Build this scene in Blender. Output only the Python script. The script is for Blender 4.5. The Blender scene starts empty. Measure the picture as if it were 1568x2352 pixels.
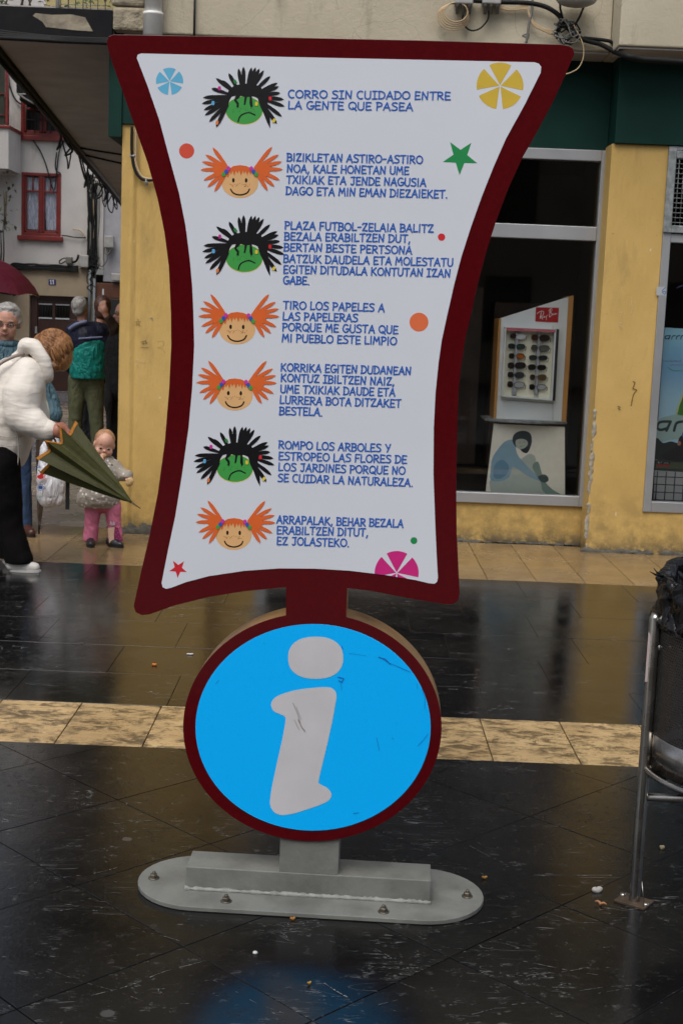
import bpy, bmesh, math, random
from mathutils import Vector, Matrix
from mathutils.geometry import tessellate_polygon
random.seed(7)
R = math.radians
sc = bpy.context.scene
COL = sc.collection
PI = math.pi

# ------------------------------------------------------------------ camera
F_PX, HOR, ROLL, CH = 3100.0, 727.0, 0.040, 1.6       # measured on the photograph (1568 x 2352 units)
TH = math.atan((1176 - HOR) / F_PX)
cF = Vector((0, math.cos(TH), -math.sin(TH)))
cR = Vector((math.cos(ROLL), math.sin(TH) * math.sin(ROLL), math.cos(TH) * math.sin(ROLL)))
cU = Vector((-math.sin(ROLL), math.sin(TH) * math.cos(ROLL), math.cos(TH) * math.cos(ROLL)))
cam_d = bpy.data.cameras.new('camera')
cam = bpy.data.objects.new('camera', cam_d); COL.objects.link(cam); sc.camera = cam
cam_d.sensor_fit = 'VERTICAL'; cam_d.sensor_height = 36; cam_d.lens = F_PX / 2352 * 36
cam_d.clip_start = 0.05; cam_d.clip_end = 500
m = Matrix((cR, cU, -cF)).transposed().to_4x4(); m.translation = Vector((0, 0, CH)); cam.matrix_world = m
cam_d.dof.use_dof = True; cam_d.dof.focus_distance = 3.9; cam_d.dof.aperture_fstop = 13.0

# ------------------------------------------------------------------ light
world = bpy.data.worlds.new('World'); sc.world = world; world.use_nodes = True
nt = world.node_tree; bg = nt.nodes['Background']
sky = nt.nodes.new('ShaderNodeTexSky'); sky.sky_type = 'NISHITA'; sky.sun_disc = False
SUN_EL, SUN_AZ = 58, 200                               # azimuth clockwise from +Y; behind the camera
sky.sun_elevation = R(SUN_EL); sky.sun_rotation = R(SUN_AZ); sky.air_density = 1.0; sky.dust_density = 4.0; sky.ozone_density = 1.0
hsv = nt.nodes.new('ShaderNodeHueSaturation'); hsv.inputs['Saturation'].default_value = 0.55
nt.links.new(sky.outputs[0], hsv.inputs['Color']); nt.links.new(hsv.outputs[0], bg.inputs['Color'])
bg.inputs['Strength'].default_value = 0.095
sd = bpy.data.lights.new('sun', 'SUN'); sun = bpy.data.objects.new('sun', sd); COL.objects.link(sun)
sd.energy = 0.8; sd.angle = R(40); sd.color = (1, 0.97, 0.93)
az = R(SUN_AZ); el = R(SUN_EL)
sdir = Vector((math.sin(az) * math.cos(el), math.cos(az) * math.cos(el), math.sin(el)))
sun.rotation_euler = sdir.to_track_quat('Z', 'Y').to_euler()
vs = sc.view_settings; vs.view_transform = 'Standard'; vs.look = 'None'; vs.gamma = 1; vs.exposure = 0.85
vs.use_curve_mapping = False
sc.cycles.use_denoising = True
sc.cycles.max_bounces = 8; sc.cycles.transparent_max_bounces = 16

# ------------------------------------------------------------------ measuring helpers
def ray(px, py):
    return cF + cR * ((px - 784) / F_PX) + cU * ((1176 - py) / F_PX)
def W(px, py, Y):
    d = ray(px, py); t = Y / d.y; return Vector((d.x * t, Y, CH + d.z * t))
def G(px, py, z=0.0):
    d = ray(px, py); t = (z - CH) / d.z; return Vector((d.x * t, d.y * t, z))

# ------------------------------------------------------------------ mesh builder
class MB:
    def __init__(s): s.v = []; s.f = []; s.mi = []; s.cur = 0; s.sm = []
    def add(s, vs_, fs_, smooth=False):
        b = len(s.v); s.v += [Vector(p) for p in vs_]
        for f in fs_: s.f.append([b + i for i in f]); s.mi.append(s.cur); s.sm.append(smooth)
        return s
    def box(s, a, b, rz=0.0, piv=None):
        x0, y0, z0 = min(a[0], b[0]), min(a[1], b[1]), min(a[2], b[2]); x1, y1, z1 = max(a[0], b[0]), max(a[1], b[1]), max(a[2], b[2])
        v = [Vector(p) for p in ((x0,y0,z0),(x1,y0,z0),(x1,y1,z0),(x0,y1,z0),(x0,y0,z1),(x1,y0,z1),(x1,y1,z1),(x0,y1,z1))]
        if rz:
            piv = Vector(piv if piv else ((x0+x1)/2, (y0+y1)/2, 0)); M_ = Matrix.Rotation(rz, 3, 'Z'); v = [M_ @ (p - piv) + piv for p in v]
        return s.add(v, [(3,2,1,0),(4,5,6,7),(0,1,5,4),(1,2,6,5),(2,3,7,6),(3,0,4,7)])
    def prism(s, pts, back):
        """pts: 3-D outline seen from the front, back: vector to its rear copy"""
        back = Vector(back); n = len(pts); pts = [Vector(p) for p in pts]
        tri = tessellate_polygon([pts])
        nrm = Vector((0,0,0))
        for i in range(n): nrm += pts[i].cross(pts[(i+1) % n])
        flip = nrm.dot(back) > 0
        fr = []; bk = []
        for t in tri:
            t = list(t); tn = (pts[t[1]]-pts[t[0]]).cross(pts[t[2]]-pts[t[0]])
            if tn.dot(back) > 0: t.reverse()
            fr.append(t); bk.append([n+i for i in reversed(t)])
        side = []
        for i in range(n):
            j = (i+1) % n
            side.append((i, n+i, n+j, j) if not flip else (i, j, n+j, n+i))
        return s.add(pts + [p + back for p in pts], fr + bk + side)
    def flat(s, pts, nrm):
        pts = [Vector(p) for p in pts]; out = []
        for t in tessellate_polygon([pts]):
            t = list(t); tn = (pts[t[1]]-pts[t[0]]).cross(pts[t[2]]-pts[t[0]])
            if tn.dot(nrm) < 0: t.reverse()
            out.append(t)
        return s.add(pts, out)
    def tube(s, pts, r, n=8, caps=True):
        pts = [Vector(p) for p in pts]; k = len(pts)
        rr = r if isinstance(r, (list, tuple)) else [r]*k
        vv = []; up = None
        for i, p in enumerate(pts):
            d = (pts[min(i+1,k-1)] - pts[max(i-1,0)])
            d = d.normalized() if d.length > 1e-9 else Vector((0,0,1))
            if up is None: up = Vector((0,0,1)) if abs(d.z) < .9 else Vector((1,0,0))
            a = d.cross(up)
            if a.length < 1e-6: a = d.cross(Vector((0.3,1,0.2)))
            a.normalize(); b = a.cross(d).normalized(); up = b
            for j in range(n):
                t = 2*PI*j/n; vv.append(p + (a*math.cos(t) + b*math.sin(t))*rr[i])
        ff = []
        for i in range(k-1):
            for j in range(n):
                q = (j+1) % n; ff.append((i*n+j, (i+1)*n+j, (i+1)*n+q, i*n+q))
        if caps: ff.append(list(range(n))); ff.append([(k-1)*n + j for j in reversed(range(n))])
        return s.add(vv, ff, True)
    def lathe(s, c, prof, n=24, axis=(0,0,1), smooth=True):
        c = Vector(c); axis = Vector(axis).normalized(); a = axis.orthogonal().normalized(); b = axis.cross(a)
        vv = []; k = len(prof)
        for (r_, h_) in prof:
            for j in range(n):
                t = 2*PI*j/n; vv.append(c + axis*h_ + (a*math.cos(t)+b*math.sin(t))*max(r_, 1e-5))
        ff = []
        for i in range(k-1):
            for j in range(n):
                q = (j+1) % n; ff.append((i*n+j, i*n+q, (i+1)*n+q, (i+1)*n+j))
        return s.add(vv, ff, smooth)
    def ball(s, c, r, nu=14, nv=9, rot=None):
        c = Vector(c); r = (r, r, r) if not isinstance(r, (tuple, list)) else r
        vv = []
        for i in range(nv+1):
            ph = PI*i/nv
            for j in range(nu):
                t = 2*PI*j/nu; p = Vector((r[0]*math.sin(ph)*math.cos(t), r[1]*math.sin(ph)*math.sin(t), r[2]*math.cos(ph)))
                if i in (0, nv): p = Vector((1e-5*math.cos(t), 1e-5*math.sin(t), p.z))
                vv.append(c + (rot @ p if rot else p))
        ff = []
        for i in range(nv):
            for j in range(nu):
                q = (j+1) % nu; ff.append((i*nu+j, (i+1)*nu+j, (i+1)*nu+q, i*nu+q))
        return s.add(vv, ff, True)
    def cap(s, p0, p1, r0, r1=None, n=12):
        p0 = Vector(p0); p1 = Vector(p1); r1 = r0 if r1 is None else r1
        s.tube([p0, p0.lerp(p1, .5), p1], [r0, (r0+r1)/2, r1], n); s.ball(p0, r0, n, 8); s.ball(p1, r1, n, 8); return s
    def build(s, name, mats, parent=None, bevel=0.0, seg=2, loc=None, smooth=None):
        base = Vector((0,0,0))
        if parent is not None: base = wloc(parent)
        if loc is not None: org = Vector(loc)
        elif parent is not None: org = base
        else: org = Vector((0,0,0))
        me = bpy.data.meshes.new(name); me.from_pydata([p - org for p in s.v], [], s.f)
        if not isinstance(mats, (list, tuple)): mats = [mats]
        for q in mats: me.materials.append(q)
        for i, pl in enumerate(me.polygons):
            pl.material_index = min(s.mi[i], len(mats)-1); pl.use_smooth = s.sm[i] if smooth is None else smooth
        me.update()
        o = bpy.data.objects.new(name, me); COL.objects.link(o)
        if parent is not None: o.parent = parent
        o.location = org - base
        if bevel:
            b = o.modifiers.new('edge', 'BEVEL'); b.width = bevel; b.segments = seg; b.limit_method = 'ANGLE'; b.angle_limit = R(40)
        return o
def wloc(o):
    p = Vector(o.location)
    while o.parent is not None: o = o.parent; p = p + Vector(o.location)
    return p
def tag(o, label=None, cat=None, group=None, kind=None):
    if label: o['label'] = label
    if cat: o['category'] = cat
    if group: o['group'] = group
    if kind: o['kind'] = kind
    return o
def empty(name, loc, label, cat, group=None):
    o = bpy.data.objects.new(name, None); COL.objects.link(o); o.location = loc; o.empty_display_size = .1
    return tag(o, label, cat, group)
def blob(name, mb, mats, parent, voxel=.01, smooth=4, disp=0.0, dscale=.1, dtype='CLOUDS', loc=None):
    """fuse the collected shapes into one continuous skin"""
    t = mb.build('tmp', mats, None)
    md = t.modifiers.new('r', 'REMESH'); md.mode = 'VOXEL'; md.voxel_size = voxel; md.use_smooth_shade = True
    if smooth: q = t.modifiers.new('s', 'SMOOTH'); q.iterations = smooth; q.factor = .5
    if disp:
        tx = bpy.data.textures.new('fold', dtype); tx.noise_scale = dscale
        if dtype == 'CLOUDS': tx.noise_depth = 2
        d = t.modifiers.new('d', 'DISPLACE'); d.texture = tx; d.strength = disp; d.mid_level = .5
    dg = bpy.context.evaluated_depsgraph_get()
    me = bpy.data.meshes.new_from_object(t.evaluated_get(dg)); me.name = name
    bpy.data.objects.remove(t)
    org = wloc(parent) if parent is not None else Vector(loc or (0,0,0))
    for v in me.vertices: v.co -= org
    for p in me.polygons: p.use_smooth = True
    if not me.materials:
        for q in (mats if isinstance(mats, (list, tuple)) else [mats]): me.materials.append(q)
    o = bpy.data.objects.new(name, me); COL.objects.link(o)
    if parent is not None: o.parent = parent
    else: o.location = org
    return o
def crom(pts, n=8, closed=False):
    out = []; k = len(pts); rng = k if closed else k-1
    P_ = [Vector(p) for p in pts]
    for i in range(rng):
        if closed: p0, p1, p2, p3 = P_[(i-1) % k], P_[i], P_[(i+1) % k], P_[(i+2) % k]
        else: p0, p1, p2, p3 = P_[max(i-1,0)], P_[i], P_[i+1], P_[min(i+2,k-1)]
        for j in range(n):
            t = j/n
            out.append(.5*((2*p1) + (p2-p0)*t + (2*p0-5*p1+4*p2-p3)*t*t + (3*p1-p0-3*p2+p3)*t*t*t))
    if not closed: out.append(P_[-1])
    return out

# ------------------------------------------------------------------ materials
def lin(h):
    if isinstance(h, str):
        h = h.lstrip('#'); c = [int(h[i:i+2], 16)/255 for i in (0,2,4)]
        return tuple(x/12.92 if x <= .04045 else ((x+.055)/1.055)**2.4 for x in c)
    return tuple(h)
def nd(t, kind, **kw):
    n = t.nodes.new(kind)
    for k, v in kw.items():
        if k in n.inputs: n.inputs[k].default_value = v
        else: setattr(n, k, v)
    return n
def mixc(t, fac, a, b):
    n = t.nodes.new('ShaderNodeMix'); n.data_type = 'RGBA'
    for key, val in (('Factor', fac), ('A', a), ('B', b)):
        s_ = [i for i in n.inputs if i.name == key and (i.type == ('VALUE' if key == 'Factor' else 'RGBA'))][0]
        if hasattr(val, 'is_output'): t.links.new(val, s_)
        elif key == 'Factor': s_.default_value = val
        else: s_.default_value = (*lin(val), 1)
    return [o for o in n.outputs if o.type == 'RGBA'][0]
def ramp(t, src, p0, p1, v0=0.0, v1=1.0):
    n = t.nodes.new('ShaderNodeMapRange'); n.inputs['From Min'].default_value = p0; n.inputs['From Max'].default_value = p1
    n.inputs['To Min'].default_value = v0; n.inputs['To Max'].default_value = v1; t.links.new(src, n.inputs['Value']); return n.outputs[0]
def mth(t, op, a, b=None):
    n = t.nodes.new('ShaderNodeMath'); n.operation = op
    for i, v in enumerate((a, b)):
        if v is None: continue
        if hasattr(v, 'is_output'): t.links.new(v, n.inputs[i])
        else: n.inputs[i].default_value = v
    return n.outputs[0]
def newmat(name):
    q = bpy.data.materials.new(name); q.use_nodes = True; return q, q.node_tree, q.node_tree.nodes['Principled BSDF']
def coords(t, scale=(1,1,1), world_=True):
    if world_: c = t.nodes.new('ShaderNodeNewGeometry').outputs['Position']
    else: c = t.nodes.new('ShaderNodeTexCoord').outputs['Object']
    mp = t.nodes.new('ShaderNodeMapping'); mp.inputs['Scale'].default_value = scale; t.links.new(c, mp.inputs['Vector']); return mp.outputs[0]
def noise(t, vec, scale, detail=4, rough=.55, dist=0.0):
    n = nd(t, 'ShaderNodeTexNoise', Scale=scale, Detail=detail, Roughness=rough, Distortion=dist); t.links.new(vec, n.inputs['Vector']); return n.outputs['Fac']
def bump(t, b, h, strength=.3, dist=.01):
    n = nd(t, 'ShaderNodeBump', Strength=strength, Distance=dist); t.links.new(h, n.inputs['Height']); t.links.new(n.outputs[0], b.inputs['Normal'])
def M(name, c, c2=None, rough=.6, scale=6, detail=4, stretch=(1,1,1), bstr=.2, bscale=60, bdist=.004, metal=0, lo=.35, hi=.7, spec=.5, coat=0, rvar=0.0):
    q, t, b = newmat(name)
    v = coords(t, stretch); n = noise(t, v, scale, detail)
    c = lin(c); c2 = lin(c2) if c2 else tuple(x*.8 for x in c)
    t.links.new(mixc(t, ramp(t, n, lo, hi), c, c2), b.inputs['Base Color'])
    b.inputs['Roughness'].default_value = rough; b.inputs['Metallic'].default_value = metal
    b.inputs['Specular IOR Level'].default_value = spec; b.inputs['Coat Weight'].default_value = coat
    if rvar: t.links.new(ramp(t, noise(t, v, scale*1.7, 3), .3, .7, max(.02, rough-rvar), rough+rvar), b.inputs['Roughness'])
    if bstr: bump(t, b, noise(t, v, bscale, 3), bstr, bdist)
    return q
def plain(name, c, rough=.5, metal=0, spec=.5):
    q, t, b = newmat(name); v = coords(t); n = noise(t, v, 25, 3)
    c = lin(c); t.links.new(mixc(t, ramp(t, n, .3, .7), c, tuple(x*.93 for x in c)), b.inputs['Base Color'])
    b.inputs['Roughness'].default_value = rough; b.inputs['Metallic'].default_value = metal; b.inputs['Specular IOR Level'].default_value = spec
    return q

# yellow rendered wall: trowelled bumps, worn dirt patches, drips
def yellow_wall():
    q, t, b = newmat('yellow_render'); v = coords(t)
    base = mixc(t, ramp(t, noise(t, v, 1.4, 5), .35, .7), (.545,.365,.120), (.47,.31,.095))
    v2 = coords(t, (1, 1, .28)); d = noise(t, v2, 3.2, 7, .68)
    base = mixc(t, ramp(t, d, .57, .78, 0, .65), base, (.22,.16,.07))
    spk = noise(t, v, 34, 5, .7); base = mixc(t, ramp(t, spk, .66, .74, 0, .7), base, (.20,.15,.09))
    chips = noise(t, coords(t, (1.0, 1.0, .5)), 17, 3, .5, .6); base = mixc(t, ramp(t, chips, .735, .75, 0, .8), base, (.62,.56,.46))
    # splashed dirt close to the pavement
    sep = t.nodes.new('ShaderNodeSeparateXYZ'); t.links.new(v, sep.inputs[0])
    low = ramp(t, sep.outputs['Z'], .0, .55, 1, 0); low = mth(t, 'MULTIPLY', low, ramp(t, noise(t, v, 7, 6, .7), .38, .62)); 
    base = mixc(t, mth(t, 'MULTIPLY', low, .8), base, (.14,.105,.045))
    foot = mth(t, 'MULTIPLY', ramp(t, sep.outputs['Z'], .0, .12, 1, 0), ramp(t, noise(t, v, 13, 5, .7), .36, .52)); base = mixc(t, foot, base, (.07,.06,.045))
    t.links.new(base, b.inputs['Base Color']); b.inputs['Roughness'].default_value = .72; b.inputs['Specular IOR Level'].default_value = .3
    h = mth(t, 'ADD', noise(t, v, 70, 3), mth(t, 'MULTIPLY', noise(t, v, 16, 4), 1.0)); bump(t, b, h, .35, .005); return q
def beige_wall(name, a, c, crack=True, dirt=(.16,.14,.11)):
    q, t, b = newmat(name); v = coords(t)
    base = mixc(t, ramp(t, noise(t, v, 1.1, 6, .6), .35, .7), a, c)
    v2 = coords(t, (1, 1, .22)); base = mixc(t, ramp(t, noise(t, v2, 4, 6, .65), .58, .78, 0, .7), base, dirt)
    if crack:
        vo = nd(t, 'ShaderNodeTexVoronoi', Scale=1.3); vo.feature = 'DISTANCE_TO_EDGE'
        nz = t.nodes.new('ShaderNodeTexNoise'); nz.inputs['Scale'].default_value = 3; t.links.new(v, nz.inputs['Vector'])
        vm = t.nodes.new('ShaderNodeVectorMath'); vm.operation = 'MULTIPLY_ADD'; vm.inputs[1].default_value = (.35,.35,.35)
        t.links.new(nz.outputs['Color'], vm.inputs[0]); t.links.new(v, vm.inputs[2]); t.links.new(vm.outputs[0], vo.inputs['Vector'])
        base = mixc(t, ramp(t, vo.outputs['Distance'], .0, .003, .45, 0), base, (.1,.09,.08))
    t.links.new(base, b.inputs['Base Color']); b.inputs['Roughness'].default_value = .85; b.inputs['Specular IOR Level'].default_value = .2
    bump(t, b, noise(t, v, 30, 6, .7), .5, .01); return q
def wet_dark(name='wet_black_slate', r0=.06, r1=.22, grit=.14, bs_=.16, vgain=1.0):
    q, t, b = newmat(name); v = coords(t)
    oi = t.nodes.new('ShaderNodeObjectInfo')
    off = t.nodes.new('ShaderNodeVectorMath'); off.operation = 'MULTIPLY_ADD'; off.inputs[1].default_value = (0,0,7)
    cmb = t.nodes.new('ShaderNodeCombineXYZ'); t.links.new(oi.outputs['Random'], cmb.inputs[2]); t.links.new(cmb.outputs[0], off.inputs[0]); t.links.new(v, off.inputs[2])
    w = off.outputs[0]
    base = mixc(t, ramp(t, noise(t, w, 2.5, 6, .65), .35, .7), (.0025,.0025,.003), (.010,.010,.0095))
    ms = t.nodes.new('ShaderNodeMapping'); ms.inputs['Scale'].default_value = (.8, 4.2, 1); ms.inputs['Rotation'].default_value = (0,0,.35); t.links.new(w, ms.inputs[0])
    # scratches and calcite veins: thin ridges of a warped noise, only in patches
    def vein(sc_, width, mask_lo, dist, src):
        n = noise(t, src, sc_, 3, .6, dist); r_ = ramp(t, mth(t, 'ABSOLUTE', mth(t, 'SUBTRACT', n, .5)), 0, width, 1, 0)
        return mth(t, 'MULTIPLY', mth(t, 'MULTIPLY', r_, ramp(t, noise(t, w, sc_*.9, 4, .7), mask_lo, mask_lo+.1)), ramp(t, noise(t, v, .9, 3, .6), .38, .54, .25, 1))
    vn = mth(t, 'MAXIMUM', vein(2.0, .005, .52, 1.8, ms.outputs[0]), mth(t, 'MULTIPLY', vein(6.5, .009, .55, 1.4, ms.outputs[0]), .75))
    vn = mth(t, 'MAXIMUM', vn, mth(t, 'MULTIPLY', vein(22, .045, .58, .8, ms.outputs[0]), .35))
    base = mixc(t, mth(t, 'MINIMUM', mth(t, 'MULTIPLY', vn, vgain), 1.0), base, (.22,.225,.22))
    gum = nd(t, 'ShaderNodeTexVoronoi', Scale=3.2); t.links.new(v, gum.inputs['Vector'])
    base = mixc(t, ramp(t, gum.outputs['Distance'], .045, .06, .38, 0), base, (.13,.125,.12))
    t.links.new(base, b.inputs['Base Color'])
    r_ = ramp(t, noise(t, v, 1.3, 6, .65), .40, .66, r0, r1)
    r_ = mth(t, 'ADD', r_, mth(t, 'MULTIPLY', ramp(t, noise(t, w, 38, 4, .7), .52, .72), grit))
    t.links.new(mth(t, 'ADD', r_, mth(t, 'MULTIPLY', vn, .2)), b.inputs['Roughness'])
    b.inputs['IOR'].default_value = 1.38
    h = mth(t, 'ADD', mth(t, 'MULTIPLY', noise(t, v, 5, 2), 2.0), mth(t, 'MULTIPLY', noise(t, w, 90, 4, .75), .6)); bump(t, b, h, bs_, .0026); return q
def wet_sand(name, a, c, pit, wet=(.14,.5), pits=True, sx=(1,3.2,1)):
    q, t, b = newmat(name); v = coords(t)
    oi = t.nodes.new('ShaderNodeObjectInfo'); cmb = t.nodes.new('ShaderNodeCombineXYZ'); t.links.new(oi.outputs['Random'], cmb.inputs[2])
    off = t.nodes.new('ShaderNodeVectorMath'); off.operation = 'MULTIPLY_ADD'; off.inputs[1].default_value = (0,0,9); t.links.new(cmb.outputs[0], off.inputs[0]); t.links.new(v, off.inputs[2])
    w = off.outputs[0]; ms = t.nodes.new('ShaderNodeMapping'); ms.inputs['Scale'].default_value = sx; t.links.new(w, ms.inputs[0])
    base = mixc(t, ramp(t, noise(t, w, 4, 5), .35, .65), a, c)
    base = mixc(t, ramp(t, oi.outputs['Random'], 0, 1, 0, .35), base, tuple(x*.6 for x in c))
    h1 = noise(t, ms.outputs[0], 9, 9, .78, .5)
    if pits: base = mixc(t, ramp(t, h1, .47, .57, 0, .9), base, pit); base = mixc(t, ramp(t, noise(t, ms.outputs[0], 45, 4, .7), .56, .66, 0, .7), base, tuple(x*.7 for x in pit))
    else: base = mixc(t, ramp(t, h1, .5, .75, 0, .5), base, pit)
    t.links.new(base, b.inputs['Base Color'])
    t.links.new(ramp(t, noise(t, v, 2.1, 4, .6), .38, .62, wet[0], wet[1]), b.inputs['Roughness']); b.inputs['IOR'].default_value = 1.4
    bump(t, b, mth(t, 'MULTIPLY', h1, -1), .5 if pits else .2, .006); return q
def crease_bag():
    q, t, b = newmat('black_bag_plastic'); b.inputs['Specular IOR Level'].default_value = .28; b.inputs['Base Color'].default_value = (.005,.005,.006,1); b.inputs['Roughness'].default_value = .2
    v = coords(t, (1,1,.55)); nz = nd(t, 'ShaderNodeTexNoise', Scale=9.0); t.links.new(v, nz.inputs['Vector']); vm = t.nodes.new('ShaderNodeVectorMath'); vm.operation = 'MULTIPLY_ADD'; vm.inputs[1].default_value = (.09,.09,.09); t.links.new(nz.outputs['Color'], vm.inputs[0]); t.links.new(v, vm.inputs[2])
    vo = nd(t, 'ShaderNodeTexVoronoi', Scale=17.0); vo.feature = 'DISTANCE_TO_EDGE'; t.links.new(vm.outputs[0], vo.inputs['Vector'])
    t.links.new(mixc(t, ramp(t, noise(t, v, 20, 3), .4, .6), (.005,.005,.006), (.009,.009,.010)), b.inputs['Base Color'])
    bump(t, b, mth(t, 'ADD', mth(t, 'SQRT', vo.outputs['Distance']), mth(t, 'MULTIPLY', noise(t, v, 28, 4), .4)), .9, .018); return q
MT = dict(
    yellow=yellow_wall(), slate=wet_dark(), slate_near=wet_dark('gritty_wet_slate', .09, .23, .17, .26, 1.3),
    sand=wet_sand('travertine_slab', (.60,.425,.21), (.45,.30,.14), (.085,.058,.028), (.16,.5), True, (1,1.9,1)),
    sand_wet=wet_sand('wet_sand_slab', (.30,.205,.10), (.22,.145,.07), (.09,.06,.03), (.07,.28), False),
    alley=wet_sand('grey_alley_slab', (.30,.25,.20), (.22,.185,.15), (.10,.085,.07), (.12,.4), False),
    alley_grey=wet_sand('blue_grey_alley_slab', (.17,.17,.18), (.12,.12,.13), (.06,.06,.06), (.12,.4), False),
    joint=M('joint_mortar', (.006,.006,.005), rough=.5),
    beige=beige_wall('beige_render', (.50,.45,.34), (.40,.355,.26)),
    housewhite=beige_wall('white_render', (.56,.54,.515), (.46,.44,.42), False),
    housebeige=beige_wall('beige_plaster', (.38,.31,.215), (.28,.225,.155), False),
    soffit=M('grey_soffit', (.42,.39,.36), (.34,.315,.29), rough=.85, scale=3),
    green=M('green_fascia', (.005,.034,.026), (.004,.025,.019), rough=.6, scale=2.5, bstr=.05, spec=.15),
    blackpaint=M('peeling_black_paint', (.008,.008,.010), (.014,.014,.014), rough=.8, scale=9, spec=.15),
    alu=M('brushed_aluminium_frame', (.40,.41,.42), (.33,.34,.35), rough=.42, scale=3, metal=.55, bstr=.02),
    galv=M('galvanised_steel', (.32,.34,.34), (.17,.19,.19), rough=.55, scale=26, metal=.5),
    maroon=M('maroon_paint', (.078,.0015,.0035), (.066,.001,.003), rough=.16, scale=60, bstr=.03, bscale=700, coat=.15, spec=.35),
    redrim=plain('dark_red_edge', (.10,.006,.006), .4),
    sheet=M('white_vinyl', (.63,.66,.725), (.60,.63,.69), rough=.3, scale=2, bstr=.03, bscale=500),
    rim=M('brushed_gold_edge', (.62,.40,.22), (.36,.22,.12), rough=.36, scale=10, metal=.85, stretch=(1,1,1), bstr=.03),
    basepaint=M('grey_paint', (.165,.172,.158), (.105,.108,.098), rough=.5, scale=9, detail=8, lo=.42, hi=.72, bstr=.25, bscale=90, rvar=.1),
    weld=M('pale_sealant', (.25,.26,.24), (.15,.155,.145), rough=.7, scale=40),
    steel=M('stainless_steel', (.42,.40,.37), (.30,.28,.26), rough=.27, scale=8, metal=1, bstr=.02, rvar=.08),
    rust=M('rusty_steel', (.10,.07,.045), (.05,.035,.025), rough=.6, scale=30, metal=.4),
    bolt=M('weathered_bolt', (.13,.115,.09), (.06,.05,.04), rough=.5, scale=60, metal=.6),
    bag=crease_bag(),
    pvc=M('white_pipe', (.78,.77,.74), (.68,.67,.64), rough=.45, scale=5, bstr=.05),
    redwood=M('red_window_paint', (.19,.018,.013), (.13,.012,.010), rough=.4, scale=8, bstr=.1),
    brown=M('brown_boards', (.10,.036,.015), (.07,.024,.011), rough=.5, scale=4, stretch=(4,1,1)),
    darkwood=M('dark_door_wood', (.045,.018,.012), (.03,.012,.009), rough=.4, scale=5, stretch=(5,1,1)),
    black=plain('black_rubber', (.012,.012,.013), .45),
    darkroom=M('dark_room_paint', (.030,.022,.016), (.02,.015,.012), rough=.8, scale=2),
    curtain=M('lace_curtain', (.82,.84,.92), (.50,.52,.60), rough=.9, scale=9, stretch=(6,1,1), lo=.4, hi=.6),
    cream_cable=plain('cream_cable', (.45,.33,.19), .5), black_cable=plain('black_cable', (.009,.010,.010), .6, 0, .2), grey_cable=plain('grey_cable', (.13,.125,.11), .55),
    greybox=M('grey_box_plastic', (.34,.335,.32), (.25,.25,.24), rough=.5, scale=14),
    orangewood=M('orange_beech', (.55,.27,.07), (.45,.21,.055), rough=.4, scale=8, stretch=(1,1,.2)),
    silver=M('silver_laminate', (.86,.90,.90), (.70,.74,.75), rough=.38, scale=2, metal=.05, bstr=.02),
    leaf=M('plant_leaf', (.05,.09,.022), (.09,.11,.03), rough=.5, scale=14),
    greypipe=M('weathered_grey_pipe', (.13,.15,.16), (.09,.10,.11), rough=.5, scale=20),
    crust=M('bread', (.45,.28,.11), (.6,.45,.24), rough=.8, scale=30),
)
def glassmat(name, tint, refl=1.0, rough=.02):
    q = bpy.data.materials.new(name); q.use_nodes = True; t = q.node_tree; t.nodes.clear()
    out = t.nodes.new('ShaderNodeOutputMaterial'); mx = t.nodes.new('ShaderNodeMixShader'); tr = t.nodes.new('ShaderNodeBsdfTransparent'); gl = t.nodes.new('ShaderNodeBsdfGlossy')
    fr = t.nodes.new('ShaderNodeFresnel'); fr.inputs['IOR'].default_value = 1.5; tr.inputs['Color'].default_value = (*tint, 1); gl.inputs['Roughness'].default_value = rough
    nz = nd(t, 'ShaderNodeTexNoise', Scale=1.2, Detail=2.0); bp = nd(t, 'ShaderNodeBump', Strength=.03, Distance=.01); t.links.new(nz.outputs[0], bp.inputs['Height']); t.links.new(bp.outputs[0], gl.inputs['Normal'])
    t.links.new(mth(t, 'MULTIPLY', fr.outputs[0], refl), mx.inputs[0]); t.links.new(tr.outputs[0], mx.inputs[1]); t.links.new(gl.outputs[0], mx.inputs[2]); t.links.new(mx.outputs[0], out.inputs[0]); return q
MT['glass'] = glassmat('shop_glass', (.99,.995,.99), .8); MT['darkglass'] = glassmat('far_glass', (.95,.96,.97), .6)
_pc = {}
def P(hexv, rough=.35):
    k = (hexv, rough)
    if k not in _pc: _pc[k] = plain('print_' + (hexv.strip('#') if isinstance(hexv, str) else 'ink'), hexv, rough)
    return _pc[k]

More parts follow.
